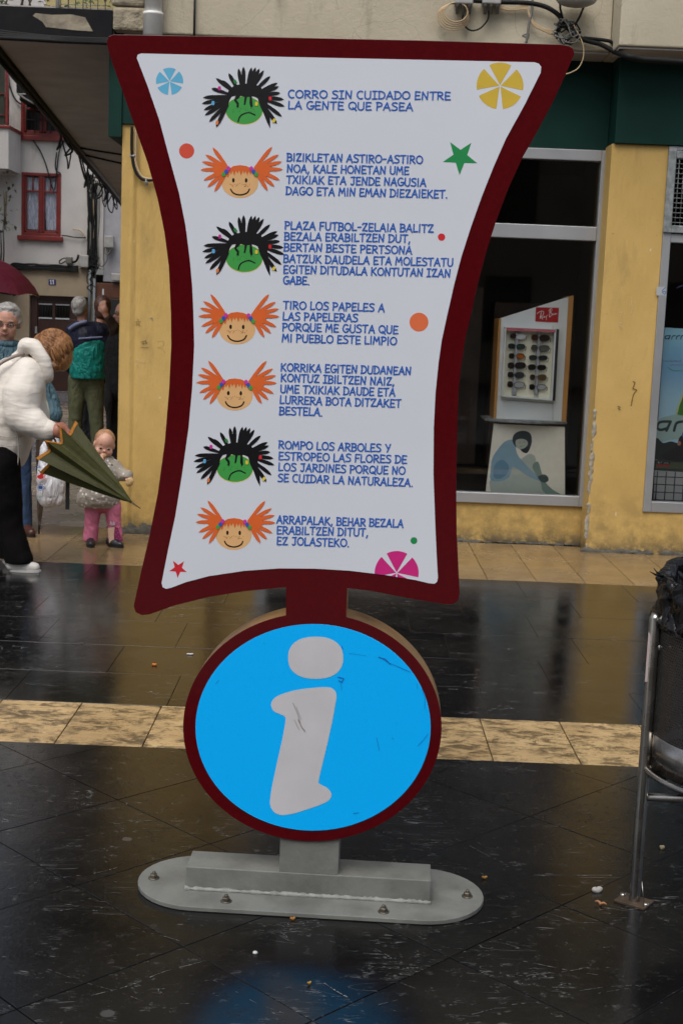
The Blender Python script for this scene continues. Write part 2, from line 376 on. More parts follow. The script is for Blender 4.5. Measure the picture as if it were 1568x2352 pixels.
# ------------------------------------------------------------------ flat print on planes
class Plane:
    """a real plane in the scene; lay() places a measured outline on it"""
    def __init__(s, o, n): s.o = Vector(o); s.n = Vector(n).normalized()      # n points to the viewer's side
    def pt(s, px, py, lift=0.0):
        d = ray(px, py); c = Vector((0,0,CH)); t = (s.o - c).dot(s.n) / d.dot(s.n); return c + d*t + s.n*lift
def ribbon(mb, pl, pts, w, lift, step=.00006, taper=False, conv=None):
    """a pen stroke with round ends; split where it turns sharply. returns lift for the next stroke"""
    pts = [Vector((p[0], p[1])) for p in pts]
    segs = [[pts[0]]]
    for i in range(1, len(pts)):
        segs[-1].append(pts[i])
        if i < len(pts)-1:
            a = (pts[i]-pts[i-1]); b = (pts[i+1]-pts[i])
            if a.length > 1e-6 and b.length > 1e-6 and a.angle(b) > R(48): segs.append([pts[i]])
    for sg in segs:
        if len(sg) < 2: continue
        n = len(sg); L, Rr = [], []
        for i, p in enumerate(sg):
            d = (sg[min(i+1,n-1)] - sg[max(i-1,0)]); d = d.normalized() if d.length > 1e-9 else Vector((1,0)); q = Vector((-d.y, d.x))
            ww = w/2 * ((1-.75*i/(n-1)) if taper else 1); L.append(p+q*ww); Rr.append(p-q*ww)
        d0 = (sg[0]-sg[1]).normalized(); d1 = (sg[-1]-sg[-2]).normalized()
        def arc(c, d, r_, k=5):
            a0 = math.atan2(d.y, d.x); return [c + Vector((math.cos(a0+t), math.sin(a0+t)))*r_ for t in [PI/2 - PI*j/k for j in range(1, k)]]
        w1 = w/2*(.25 if taper else 1)
        vv = []; ff = []
        for i in range(n): vv += [L[i], Rr[i]]
        for i in range(n-1): ff.append((2*i, 2*i+1, 2*i+3, 2*i+2))
        a1 = arc(sg[-1], d1, w1); b = len(vv); vv += a1
        ff.append([2*n-2] + [b+i for i in range(len(a1))] + [2*n-1])
        a0 = arc(sg[0], d0, w/2); b = len(vv); vv += a0
        ff.append([1] + [b+i for i in range(len(a0))] + [0])
        P3 = [pl.pt(*( conv(v) if conv else v), lift) for v in vv]
        out = []
        for f in ff:
            f = list(f); nn = (P3[f[1]]-P3[f[0]]).cross(P3[f[2]]-P3[f[0]])
            if nn.dot(pl.n) < 0: f.reverse()
            out.append(f)
        mb.add(P3, out); lift += step
    return lift
def shape(mb, pl, pts, lift): mb.flat([pl.pt(p[0], p[1], lift) for p in pts], pl.n)
def ell(cx, cy, rx, ry, n=40, e=1.0, rot=0.0):
    o = []
    for i in range(n):
        t = 2*PI*i/n; c, s_ = math.cos(t), math.sin(t); x = rx*math.copysign(abs(c)**e, c); y = ry*math.copysign(abs(s_)**e, s_)
        o.append((cx + x*math.cos(rot)-y*math.sin(rot), cy + x*math.sin(rot)+y*math.cos(rot)))
    return o

def arcp(cx, cy, rx, ry, a0, a1, n=10): return [(cx+rx*math.cos(R(a0+(a1-a0)*i/n)), cy+ry*math.sin(R(a0+(a1-a0)*i/n))) for i in range(n+1)]
GL = {  # hand-lettered capitals: width, strokes (y up, 0..1)
 'A': (.80, [[(0,0),(.18,.45),(.42,1)],[(.42,1),(.55,.5),(.74,-.02)],[(.12,.36),(.65,.34)]]),
 'B': (.70, [[(.06,0),(.08,1)],[(.0,.98)]+arcp(.28,.75,.32,.23,80,-80,8)+[(.1,.52)],[(.1,.52)]+arcp(.3,.27,.36,.26,80,-85,8)+[(0,.01)]]),
 'C': (.72, [arcp(.42,.5,.4,.5,55,300,14)]),
 'D': (.78, [[(.08,0),(.1,1)],[(0,.98)]+arcp(.24,.5,.5,.48,75,-80,12)+[(0,.02)]]),
 'E': (.66, [[(.6,.97),(.08,1),(.06,.0),(.62,.04)],[(.08,.5),(.52,.52)]]),
 'F': (.62, [[(.6,1),(.08,.97),(.05,-.02)],[(.08,.5),(.5,.52)]]),
 'G': (.80, [arcp(.42,.5,.4,.5,55,340,16)+[(.78,.42)],[(.45,.42),(.82,.44)]]),
 'H': (.78, [[(.1,1),(.06,0)],[(.08,.48),(.68,.5)],[(.66,1),(.7,0)]]),
 'I': (.28, [[(.12,1),(.1,0)]]),
 '|': (.56, [[(.26,1),(.25,0)],[(.04,1),(.5,1.0)],[(.0,0),(.5,.02)]]),
 'J': (.66, [[(.1,.98),(.62,1)],[(.48,1),(.48,.3)]+arcp(.28,.24,.2,.24,0,-150,8)]),
 'K': (.76, [[(.08,1),(.06,0)],[(.64,.98),(.1,.45)],[(.2,.52),(.72,.0)]]),
 'L': (.60, [[(.08,1),(.05,.02),(.58,.05)]]),
 'M': (.95, [[(.02,0),(.14,1),(.44,.38),(.74,1),(.86,0)]]),
 'N': (.80, [[(.06,0),(.1,1),(.62,.03),(.7,1)]]),
 'O': (.88, [arcp(.43,.5,.41,.48,100,462,22)]),
 'P': (.66, [[(.1,1),(.06,-.02)],[(0,.97)]+arcp(.28,.72,.34,.26,80,-90,9)+[(.1,.45)]]),
 'Q': (.88, [arcp(.43,.52,.41,.46,100,462,22),[(.48,.25),(.86,-.08)]]),
 'R': (.74, [[(.1,1),(.06,0)],[(0,.97)]+arcp(.28,.74,.34,.24,80,-90,9)+[(.1,.5)],[(.22,.5),(.7,.0)]]),
 'S': (.68, [[(.62,.92),(.4,1),(.12,.92),(.08,.72),(.3,.55),(.55,.42),(.6,.18),(.38,.02),(.0,.06)]]),
 'T': (.72, [[(.0,.96),(.7,1)],[(.36,.98),(.33,0)]]),
 'U': (.78, [[(.08,1),(.06,.4)]+arcp(.37,.3,.31,.3,180,360,10)+[(.7,1)]]),
 'V': (.76, [[(.02,1),(.34,0),(.7,1)]]),
 'X': (.76, [[(.04,1),(.72,0)],[(.68,1),(.0,0)]]),
 'Y': (.74, [[(.04,1),(.36,.5)],[(.7,1),(.3,0)]]),
 'Z': (.72, [[(.03,.80),(.10,.97),(.63,.985)],[(.63,.985),(.06,.04)],[(.06,.04),(.68,.05)]]),
 '.': (.26, [[(.06,.03),(.1,.0)]]), ',': (.26, [[(.12,.1),(.02,-.2)]]), '-': (.5, [[(.04,.46),(.42,.47)]]), '!': (.3, [[(.1,1),(.1,.3)]]),
}
SMOOTH_CH = 'S'
def lettering(mb, pl, text, x0, y0, x1, y1, H=20.4, w=3.3, lift=.0006, gap=.13, wob=.02):
    adv = []; x = 0
    for ch in text:
        if ch == ' ': adv.append(None); x += .42; continue
        adv.append(x); x += GL[ch][0] + gap
    tot = x - gap; L_ = math.hypot(x1-x0, y1-y0); sx = L_/tot; dx, dy = (x1-x0)/L_, (y1-y0)/L_
    rnd = random.Random(text)
    for ch, a in zip(text, adv):
        if a is None: continue
        lf = lift; r_ = rnd.uniform(-wob, wob); jy = rnd.uniform(-.35, .35)
        for st in GL[ch][1]:
            if ch in SMOOTH_CH: st = [(p.x, p.y) for p in crom([(q[0], q[1], 0) for q in st], 4)]
            pts = []
            for (u, v) in st:
                X = (a + u)*sx; Y = (v-.5)*H + r_*(u-.4)*H*2 + jy
                pts.append((x0 + dx*X + dy*Y, y0 + dy*X - dx*Y))
            lf = ribbon(mb, pl, pts, w, lf, .00004)

# ================================================================== GROUND
YW, YP = 9.80, 9.55                       # recessed window wall, pilaster fronts
gd = MB(); gd.box((-40,-30,-.30), (40,60,-.012)); ground = gd.build('ground', MT['joint']); tag(ground, kind='structure')
def pave(name):
    o = bpy.data.objects.new(name, None); COL.objects.link(o); o['kind'] = 'structure'; return o
def slab_mesh(w, d, t=.03, bev=.0010):
    key = (round(w,3), round(d,3)); 
    if key in slab_mesh.c: return slab_mesh.c[key]
    b = MB(); x, y = w/2, d/2; e = bev
    b.add([(-x,-y,-t),(x,-y,-t),(x,y,-t),(-x,y,-t),(-x,-y,-e),(x,-y,-e),(x,y,-e),(-x,y,-e),(-x+e,-y+e,0),(x-e,-y+e,0),(x-e,y-e,0),(-x+e,y-e,0)],
          [(0,1,5,4),(1,2,6,5),(2,3,7,6),(3,0,4,7),(4,5,9,8),(5,6,10,9),(6,7,11,10),(7,4,8,11),(8,9,10,11)])
    me = bpy.data.meshes.new('slab'); me.from_pydata(b.v, [], b.f); slab_mesh.c[key] = me; return me
slab_mesh.c = {}
def put_slab(root, mat_, x, y, w, d, rz=0.0):
    key = (mat_.name, round(w,3), round(d,3))
    if key not in put_slab.c:
        me = slab_mesh(w, d).copy(); me.materials.append(mat_); put_slab.c[key] = me
    o = bpy.data.objects.new('slab', put_slab.c[key]); COL.objects.link(o); o.parent = root
    o.location = (x, y, random.uniform(-.0005, .0005)); o.rotation_euler = (random.uniform(-.0011,.0011), random.uniform(-.0011,.0011), rz); return o
put_slab.c = {}
g = .0012
B0, B1, U0, U1 = 4.80, 5.33, 8.34, 9.76
band = pave('sand_paving_band')
k = -4
for k in range(-9, 9):                    # pale band that runs behind the sign
    x0 = -.70 + k*.324; put_slab(band, MT['sand'], x0+.162, (B0+B1)/2, .324-.0045, B1-B0-g)
walk = pave('pavement')
for k in range(-12, 16):                  # ochre slabs along the shop wall
    for (ya, yb, off) in ((U0, U1, .02),):
        put_slab(walk, MT['sand_wet'], .939-.005 + k*.3095 - .155, (ya+yb)/2, .3095-.004, yb-ya-g)
dark = pave('dark_paving')
rows = [5.33, 5.80, 6.30, 6.82, 7.33, 7.83, 8.34]
for r_ in range(len(rows)-1):
    ya, yb = rows[r_], rows[r_+1]; off = (.31, -.02, .22, .05, .36, .12)[r_]
    for k in range(-6, 7):
        x = k*.66 + off; put_slab(dark, MT['slate'], x, (ya+yb)/2, .66-g, yb-ya-g)
near = pave('diamond_paving')
S_ = .479
# lattice of 45 degree slabs with a joint crossing at (-.697, 4.25), cut straight where it meets the band
cmat = MT['slate_near']
for i in range(-9, 10):
    for j in range(-9, 10):
        u, v = (i+.5)*S_, (j+.5)*S_; x = -.697 + (u - v)*.70711; y = 4.25 + (u + v)*.70711
        if y - S_*.7071 > B0 - .02 or abs(x) > 2.6 or y < 1.7: continue
        h = S_*.70711 - .003*.7
        if y + h <= B0: put_slab(near, cmat, x, y, S_-.003, S_-.003, PI/4)
        else:
            pts = [(0,-h),(h,0),(0,h),(-h,0)]; cut = B0 - y - g/2; poly = []
            for a in range(4):
                p, q = pts[a], pts[(a+1) % 4]
                if p[1] <= cut: poly.append(p)
                if (p[1] - cut)*(q[1] - cut) < 0:
                    t_ = (cut-p[1])/(q[1]-p[1]); poly.append((p[0]+(q[0]-p[0])*t_, cut))
            if len(poly) < 3: continue
            b = MB(); b.prism([(p[0], p[1], 0) for p in poly], (0,0,-.03)); o = b.build('slab', cmat, near); o.location = (x, y, 0)
gpl_n = Vector((0,0,1)); rnd = random.Random(77); sb = MB()
def scratch(x0, y0, x1, y1, w0, dash=.55):
    p0, p1 = G(x0, y0), G(x1, y1); L_ = (p1-p0).length; n = max(6, int(L_/.012)); d = (p1-p0)/n; nrm = Vector((-d.y, d.x, 0)).normalized(); wob = rnd.uniform(.002,.006); ph = rnd.uniform(0,6)
    for i in range(n):
        if rnd.random() > dash: continue
        a = p0 + d*i + nrm*wob*math.sin(i*.35+ph); c = p0 + d*(i+rnd.uniform(.6,1.25)) + nrm*wob*math.sin((i+1)*.35+ph); w_ = w0*rnd.uniform(.25,1.0)
        sb.add([Vector((q.x, q.y, .0012)) for q in (a - nrm*w_, c - nrm*w_*.3, c + nrm*w_*.4, a + nrm*w_)], [(0,1,2,3)])
for a_ in ((212,2290,470,2205,.0022,.8),(20,2040,270,1995,.002,.6),(262,1893,350,1885,.002,.85),(735,2255,800,2290,.003,.8),(1190,2208,1370,2240,.0016,.6),(1210,2245,1345,2222,.0016,.5),(1250,1925,1440,1872,.0012,.6),(1150,1895,1400,1905,.001,.45),(330,2140,430,2168,.0012,.6),(60,1690,300,1740,.0006,.5),(960,1840,1180,1850,.001,.5),(1040,1925,1160,1985,.0012,.5),(560,2120,720,2125,.001,.4),(860,2180,900,2205,.002,.6),(100,2225,330,2300,.001,.5),(820,2225,1010,2290,.001,.45),(1020,2130,1240,2100,.001,.4),(1070,2330,1240,2300,.0014,.5),(480,2250,650,2330,.001,.45),(1330,2275,1500,2260,.001,.5)): scratch(*a_)
for i in range(46):
    x0 = rnd.uniform(0,1500); y0 = rnd.uniform(1780,2340); L_ = rnd.uniform(20,110); scratch(x0, y0, x0+L_, y0+rnd.uniform(-.25,.2)*L_, rnd.uniform(.0004,.0011), .5)
for i in range(30):
    x0 = rnd.uniform(0,1440); y0 = rnd.uniform(1370,1600); L_ = rnd.uniform(20,120); scratch(x0, y0, x0+L_, y0+rnd.uniform(-.12,.12)*L_, rnd.uniform(.0005,.0012), .45)
o = sb.build('scratch_marks', M('scratched_stone', (.17,.17,.165), (.07,.07,.07), rough=.5, scale=40), near); o['kind'] = 'stuff'
alley = pave('alley_paving')
for r_ in range(0, 46):
    ya = 9.76 + r_*.36; big = r_ > 18
    if r_ % 2 == 0 and big: continue
    d_ = .36 if not big else .72
    nx = 10 if not big else 5; wx = .50 if not big else 1.0
    for k in range(nx):
        x = -1.62 - (k+.5)*wx + (.25 if r_ % 2 else 0)*(.5 if big else 1) - .1
        put_slab(alley, MT['alley'] if k < 3 else MT['alley_grey'], x, ya + d_/2, wx-g, d_-g)
for r_ in range(0, 3):
    for k in range(3): put_slab(alley, MT['alley'], -5.4 - k*.62, 8.4+.36*r_+.2, .62-g, .36-g)

# ================================================================== SHOP BUILDING
xc = -1.607                                # alley corner
shop = empty('shop_building', (0, YW, 0), 'yellow rendered shop building with green fascia and beige upper wall', 'building')
def part(name, mb, mat_, parent=shop, **k): return mb.build(name, mat_, parent, **k)
ZB = W(1200, 338, YW).z                    # underside of the green fascia
ZB2 = W(1450, 331, YP).z
xp = W(1404.6, 331, YP).x                  # left edge of the right pilaster
zu = W(1340, 116, 9.48).z; zu2 = W(1460, 106, 9.20).z
fr_l, fr_r, fr_b = -.62, W(1354, 750, YW).x, W(1190, 1158, YW).z
print('ZB', ZB, ZB2, 'xp', xp, 'zu', zu, zu2, 'frame', fr_r, fr_b)
def relief_wall(name, x0, x1, z0, z1, y, mat_, amp=.004, nx=40, nz=60, thick=.3, parent=shop, seed=0, ridge=None):
    """front face as a fine grid with trowel unevenness"""
    rnd = random.Random(seed); b = MB(); vv = []; ff = []
    for j in range(nz+1):
        for i in range(nx+1):
            x = x0 + (x1-x0)*i/nx; z = z0 + (z1-z0)*j/nz; e = 0 if i in (0, nx) or j in (0, nz) else 1
            dy = e*amp*(math.sin(x*9.1+z*3.3)*.5 + math.sin(x*23+z*17)*.3 + rnd.uniform(-.35,.35)); 
            if ridge and e: dy -= .008*math.exp(-((x-ridge-.004*math.sin(z*3))/.012)**2)*(.75+.25*math.sin(z*5+1.3*math.sin(z*11))) - .009*math.exp(-((x-ridge-.035)/.014)**2)
            vv.append((x, y+dy, z))
    for j in range(nz):
        for i in range(nx): a = j*(nx+1)+i; ff.append((a, a+1, a+nx+2, a+nx+1))
    b.add(vv, ff, True); b.add([(x0,y,z0),(x1,y,z0),(x1,y,z1),(x0,y,z1),(x0,y+thick,z0),(x1,y+thick,z0),(x1,y+thick,z1),(x0,y+thick,z1)],
        [(4,7,6,5),(1,5,6,2),(4,0,3,7),(3,2,6,7),(4,5,1,0)]); return b.build(name, mat_, parent)
relief_wall('wall_pier', xc, -.95, 0, ZB2-.002, YP, MT['yellow'], thick=.35, seed=1, nx=110, nz=120, ridge=xc+.075)
relief_wall('wall', -.95, xp+.02, 0, fr_b, YW, MT['yellow'], thick=.2, nx=60, nz=14, seed=2)
relief_wall('wall', -.95, fr_l, fr_b, ZB-.002, YW, MT['yellow'], thick=.2, seed=3)
relief_wall('wall', fr_r+.085, xp, fr_b, ZB-.002, YW, MT['yellow'], thick=.2, nx=4, seed=4)
x2 = W(1504, 760, YP).x                    # left edge of second shop window
zb2 = W(1476, 1175, YP).z; zt2 = ZB2
relief_wall('wall_pier', xp, x2, 0, ZB2-.002, YP, MT['yellow'], thick=.35, seed=5)
relief_wall('wall', x2, 4.2, 0, zb2, YP, MT['yellow'], thick=.35, nx=50, nz=12, seed=6)
# broken, chipped corner of the pilaster and crumbled cement along the foot
def lumps(name, x0, x1, zf, mat_, n, y=YP, seed=3, vert=False):
    rnd = random.Random(seed); b = MB()
    for i in range(n):
        if vert: z = rnd.uniform(.0, 1.0)**1.3*1.05; x = xp + rnd.uniform(-.002, .012) ; b.ball((x, y+.002, z), (rnd.uniform(.006,.02), .008, rnd.uniform(.012,.045)), 8, 6)
        else: x = rnd.uniform(x0, x1); b.ball((x, y, rnd.uniform(-.01,.02)*zf), (rnd.uniform(.02,.06), rnd.uniform(.008,.022), rnd.uniform(.015,.05)*zf), 8, 6)
    o = blob(name, b, mat_, shop, voxel=.006, smooth=1, disp=.006, dscale=.02); o['kind'] = 'stuff'
lumps('chipped_plaster', 0, 0, 1, M('bare_plaster', (.36,.33,.26), (.20,.17,.12), rough=.9, scale=20), 46, vert=True)
GC = M('grimy_cement', (.10,.095,.075), (.045,.042,.035), rough=.9, scale=20)
lumps('crumbling_foot', xp, 2.6, .55, GC, 60, seed=4); lumps('crumbling_foot', xc-.01, -.9, 1.3, GC, 60, seed=5); lumps('crumbling_foot', -.9, xp, .35, GC, 80, y=YW, seed=6)
# side walls and alley wall
sw = MB(); sw.box((xc, YP+.35, 0), (xc+.25, 24.0, 3.2)); part('side_wall', sw, MT['yellow'])
# green fascia in two planes, with the return that overhangs the alley
gf = MB(); gf.box((-.95, YW-.02, ZB), (xp+.01, YW+.3, zu+.2)); part('fascia', gf, MT['green'])
gf = MB(); gf.box((xp+.012, YP-.03, ZB2), (4.2, YP+.4, zu2+.2)); part('fascia', gf, MT['green'], bevel=.003)
gf = MB(); gf.box((xc+.0, YP-.02, ZB2), (-.952, YP+.4, zu+.2)); part('fascia', gf, MT['green'])
zg = W(270, 315, YP).z
gf = MB(); gf.box((W(252, 230, YP).x, YP-.035, zg), (xc-.002, YP+5.0, zu+.15)); part('fascia_return', gf, MT['green'])
# beige upper wall with its soffit
ub = MB(); ub.box((xc-.05, 9.48, zu), (W(1414, 100, 9.3).x-.003, 10.4, 8.0)); part('upper_wall', ub, MT['beige'], bevel=.01)
ub = MB(); ub.box((W(1414, 100, 9.3).x, 9.20, zu2), (4.4, 10.4, 8.0)); part('upper_wall', ub, MT['beige'], bevel=.01)
ub = MB(); ub.box((xc+.01, 9.50, zu-.014), (W(1414, 100, 9.3).x-.01, 9.77, zu-.002)); part('soffit', ub, MT['soffit'])
ub = MB(); ub.box((W(1414, 100, 9.3).x+.01, 9.22, zu2-.014), (4.38, 9.515, zu2-.002)); part('soffit', ub, MT['soffit'])
rnd = random.Random(3)
# crumbling corner stone at the alley corner
cs = MB(); 
for i in range(14):
    z = zu + i*.16; cs.box((xc-.055-rnd.uniform(0,.03), 9.45-rnd.uniform(0,.02), z+.003), (xc+.20+rnd.uniform(-.05,.05), 9.49, z+.157))
part('corner_stone', cs, M('eroded_stone', (.36,.31,.22), (.16,.135,.10), rough=.95, scale=11, bstr=.8, bscale=26, bdist=.02), bevel=.02)
# gallery floor projecting over the alley
zs = W(250, 98, 9.48).z; A = G(0, 112, zs); Bp = G(283, 465, zs)
d_ = (Bp - A); A0 = A + d_*((9.48 - A.y)/d_.y)
outl = [Vector((A0.x, 9.48, zs)), Vector((xc-.06, 9.48, zs)), Vector((xc-.06, Bp.y, zs)), Vector((Bp.x, Bp.y, zs))]
sl = MB(); sl.prism(outl, (0,0,.22)); part('gallery_floor', sl, MT['soffit'])
ztop = W(200, 22, 9.46).z
fe = MB(); fe.box((A0.x-.02, 9.44, zs+.0), (xc-.06, 9.477, ztop)); part('gallery_edge', fe, MT['blackpaint'], bevel=.006)
pp = [W(x, y, 9.437) for x, y in ((82,30),(120,34),(165,33),(196,40),(214,72),(180,70),(140,66),(106,62),(98,50),(76,36))]
pe = MB(); pe.prism([(p.x, 9.437, p.z) for p in reversed(pp)], (0,.002,0)); part('bare_patch', pe, M('bare_patch_plaster', (.30,.26,.19), (.17,.145,.11), rough=.9, scale=12, bstr=.6, bscale=30, bdist=.01))
lp = MB(); lp.tube([A0 + Vector((-.01,0,-.01)), Bp + Vector((-.01,0,-.01))], .035, 6); part('edge_strip', lp, MT['black'])
gw = MB(); gw.box((A0.x+.05, 10.9, zs+.222), (xc-.06, 11.0, 6.2)); part('gallery_wall', gw, M('ochre_gallery_wall', (.40,.33,.16), (.28,.25,.10), rough=.9, scale=3))
# window one
def bars(b, x0, x1, z0, z1, w, y, d, wb=None, wt=None):
    wb = wb or w; wt = wt or w
    b.box((x0, y, z0), (x0+w, y+d, z1)); b.box((x1-w, y, z0), (x1, y+d, z1)); b.box((x0+w+.0006, y+.002, z0), (x1-w-.0006, y+d-.002, z0+wb)); b.box((x0+w+.0006, y+.002, z1-wt), (x1-w-.0006, y+d-.002, z1))
win = empty('window', (.5, YW, fr_b), None, None); win.parent = shop; win.location = Vector((.5, YW, fr_b)) - Vector(shop.location)
f1r = fr_r + .083; zt1 = ZB-.004
ztr0, ztr1 = W(1340, 553, YW).z, W(1346, 521, YW).z
b = MB(); bars(b, fr_l+.002, f1r, fr_b+.002, zt1, .083, YW-.03, .09, wb=W(1180,1134,YW).z-fr_b, wt=.075)
b.box((fr_l+.09, YW-.026, ztr0), (fr_r-.001, YW+.05, ztr1)); b.build('frame', MT['alu'], win, bevel=.004)
b = MB(); b.box((.42, YW-.02, ztr0-1.6+.2), (.425, YW+.02, ztr0-1.6+.21))
b = MB(); b.box((fr_l+.08, YW+.012, fr_b+.05), (fr_r+.002, YW+.018, ztr0+.004)); b.build('pane', MT['glass'], win)
b = MB(); b.box((fr_l+.08, YW+.012, ztr1-.004), (fr_r+.002, YW+.018, zt1-.07)); b.build('pane', MT['glass'], win)
# window two with galvanised grille frame
win2 = empty('window', (2.6, YP, zb2), None, None); win2.parent = shop; win2.location = Vector((2.6, YP, zb2)) - Vector(shop.location)
xi = W(1533, 620, YP).x; xe = 4.2
b = MB(); b.box((x2+.001, YP-.015, zb2), (xi, YP+.08, zt2-.003)); b.box((xi+.001, YP-.012, zb2), (xe, YP+.078, zb2+.075)); b.box((xi+.001, YP-.012, W(1535,557,YP).z), (xe, YP+.078, W(1535,537,YP).z)); b.box((xi+.001, YP-.012, zt2-.03), (xe, YP+.078, zt2-.003))
b.build('frame', MT['alu'], win2, bevel=.004)
b = MB(); b.box((xi, YP+.03, zb2+.07), (xe, YP+.036, W(1535,556,YP).z)); b.build('pane', MT['glass'], win2)
gz0, gz1 = W(1535, 536, YP).z+.003, zt2-.035
xg = W(1525, 450, YP).x
b = MB(); b.box((xg, YP-.035, gz0), (xg+.055, YP-.016, gz1)); b.box((xg+.056, YP-.034, gz0), (xe, YP-.016, gz0+.05)); b.box((xg+.056, YP-.034, gz1-.05), (xe, YP-.016, gz1)); gr = b.build('grille_frame', MT['galv'], win2, bevel=.004)
b = MB(); x = xg+.08
while x < xg+.9: b.tube([(x, YP-.022, gz0+.04), (x, YP-.022, gz1-.04)], .0025, 5); x += .033
z = gz0+.07
while z < gz1-.05: b.tube([(xg+.05, YP-.026, z), (xg+.9, YP-.026, z)], .0025, 5); z += .033
b.build('wire_mesh', MT['galv'], win2)
# dark room behind both windows
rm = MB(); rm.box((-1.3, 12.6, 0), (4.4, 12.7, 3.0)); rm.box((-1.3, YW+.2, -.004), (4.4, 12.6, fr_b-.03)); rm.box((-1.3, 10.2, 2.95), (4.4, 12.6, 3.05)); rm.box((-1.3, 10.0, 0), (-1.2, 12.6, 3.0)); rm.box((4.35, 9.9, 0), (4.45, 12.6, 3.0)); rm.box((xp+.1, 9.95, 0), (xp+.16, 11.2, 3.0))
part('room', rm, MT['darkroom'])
b = MB()
for i in range(4): b.box((-.6+i*.62, 11.9, .35), (-.08+i*.62, 12.3, 1.9-.12*(i%2)))
part('back_shelf', b, M('dim_brown_shelf', (.06,.03,.016), (.03,.016,.01), rough=.5), bevel=.01)

# drainpipe
dp = empty('drainpipe', W(352, 60, 9.40), 'white plastic drainpipe on the beige wall above the sign', 'pipe')
px_ = W(352, 40, 9.40).x
b = MB(); b.tube([(px_, 9.40, 3.35), (px_, 9.40, 7.5)], .058, 20); b.build('pipe', MT['pvc'], dp)
zc = W(352, 47, 9.4).z
for zz in (zc, zc+1.2):
    b = MB(); b.lathe((px_, 9.40, zz), [(.058,-.10),(.065,-.098),(.065,.03),(.068,.032),(.068,.05),(.058,.052)], 20); b.build('socket', MT['pvc'], dp)
b = MB(); b.tube([W(448,-20,9.46), W(447,30,9.46), W(446,85,9.46)], .008, 6); tag(b.build('wall_cable', MT['black_cable'], None, loc=W(447,40,9.46)), 'thin black cable running straight down the beige wall', 'cable')

# ------------------------------------------------------------------ cables and boxes on the beige wall (top right)
def t3(x, y, dy=.0): p = W(x*.411+924, y*.411, 9.43 - dy); return p
cr = empty('cable_run', t3(600, 60), 'thick black cable run with splice blocks along the beige wall', 'cable')
b = MB(); b.tube(crom([t3(380,2),(t3(470,8)),t3(560,12),t3(690,16),t3(790,35),t3(860,75),t3(900,125),t3(950,185),t3(1020,225),t3(1110,250),t3(1190,295,.02)]), .016, 8); b.build('main_cable', MT['black_cable'], cr)
b = MB(); b.tube(crom([t3(1190,290,.03), t3(1250,312,.3), t3(1330,330,.3), t3(1450,338,.3), t3(1600,350,.3)]), .02, 8); b.tube(crom([t3(1010,212), t3(1130,225), t3(1170,240), t3(1190,290)]), .012, 8); b.build('main_cable', MT['black_cable'], cr)
for x in (340, 495):
    b = MB(); c0, c1 = t3(x-48, -22, .03), t3(x+50, 32, -.0); b.box((c0.x, 9.38, c1.z), (c1.x, 9.475, c0.z)); o = b.build('splice_block', MT['greybox'], cr, bevel=.008)
    b = MB()
    for k in range(-1, 2): p = t3(x+k*34, 40, .03); b.lathe(p, [(.0,-.045),(.011,-.045),(.011,.0),(.016,.002),(.016,.03)], 8)
    b.build('cable_gland', MT['grey_cable'], o if False else cr)
co = empty('cable_coil', t3(285, 95), 'coil of thin cream cable hanging under the splice block', 'cable')
for k in range(5):
    b = MB(); cx, cy, r_ = 283+k*4, 95-k*3, 88-k*6
    pts = [t3(cx + r_*math.cos(a), cy + r_*.85*math.sin(a)-4*k, .02+.006*k) for a in [R(-60 + i*340/26) for i in range(27)]]
    b.tube([t3(340+k*6, 30, .03)] + pts, .0045, 6); b.build('strand', MT['cream_cable'], co)
b = MB(); b.tube(crom([t3(345,50),t3(335,120),t3(375,168),t3(430,160),t3(475,110),t3(480,60)]), .006, 6); tag(b.build('cable_loop', MT['black_cable'], None, loc=t3(400,160)), 'short black cable loop between the splice blocks', 'cable')
cl = empty('cable_bundle', t3(740, 110), 'bundle of cream cables sagging along the beige wall', 'cable')
for k in range(4):
    b = MB(); b.tube(crom([t3(520,20+k*6),t3(600,45+k*4),t3(690,30+k*7),t3(705,70+k*5),t3(730,120+k*7),t3(780,158+k*4),t3(840,170+k*8)]), .005, 6); b.build('strand', MT['cream_cable'], cl)
tg = empty('cable_tangle', t3(900, 180), 'tangle of grey and black wires beside the lamp housing', 'cable'); rnd = random.Random(12)
for k in range(11):
    b = MB(); a0 = rnd.uniform(0, 6); pts = []
    for i in range(9):
        a = a0 + i*rnd.uniform(.5,.9); r_ = rnd.uniform(28, 92); pts.append(t3(912+r_*math.cos(a)*1.0, 182+r_*math.sin(a)*.85, rnd.uniform(.01,.06)))
    b.tube(crom(pts, 6), rnd.uniform(.0028,.0055), 5); b.build('wire', MT[rnd.choice(['grey_cable','black_cable','grey_cable'])], tg)
b = MB(); b.tube(crom([t3(950,130,.04), t3(1000,230,.05), t3(1010,310,.05), t3(985,375,.05), t3(940,405,.05), t3(905,415,.05)]), .004, 6); tag(b.build('hanging_wire', MT['cream_cable'], None, loc=t3(1000,300)), 'pale wire end curling down in front of the green fascia', 'cable')
b = MB(); b.tube(crom([t3(725,-30),t3(722,60),t3(705,140),t3(690,240)]), .009, 6); b.tube(crom([t3(690,240),t3(705,190),t3(670,200),t3(700,210)]), .006, 6); tag(b.build('down_cable', MT['grey_cable'], None, loc=t3(700,140)), 'grey cable dropping down the wall behind the sign top', 'cable')
lh = empty('lamp_housing', t3(968, 0), 'grey oval street lamp housing at the top of the wall', 'lamp')
b = MB(); b.ball(t3(968,-2,.08), (.092*2.7*.55, .09, .05)); b.build('housing', MT['greybox'], lh); b = MB(); b.ball(t3(968,-12,.08), (.15, .095, .03)); b.build('cover', MT['galv'], lh)
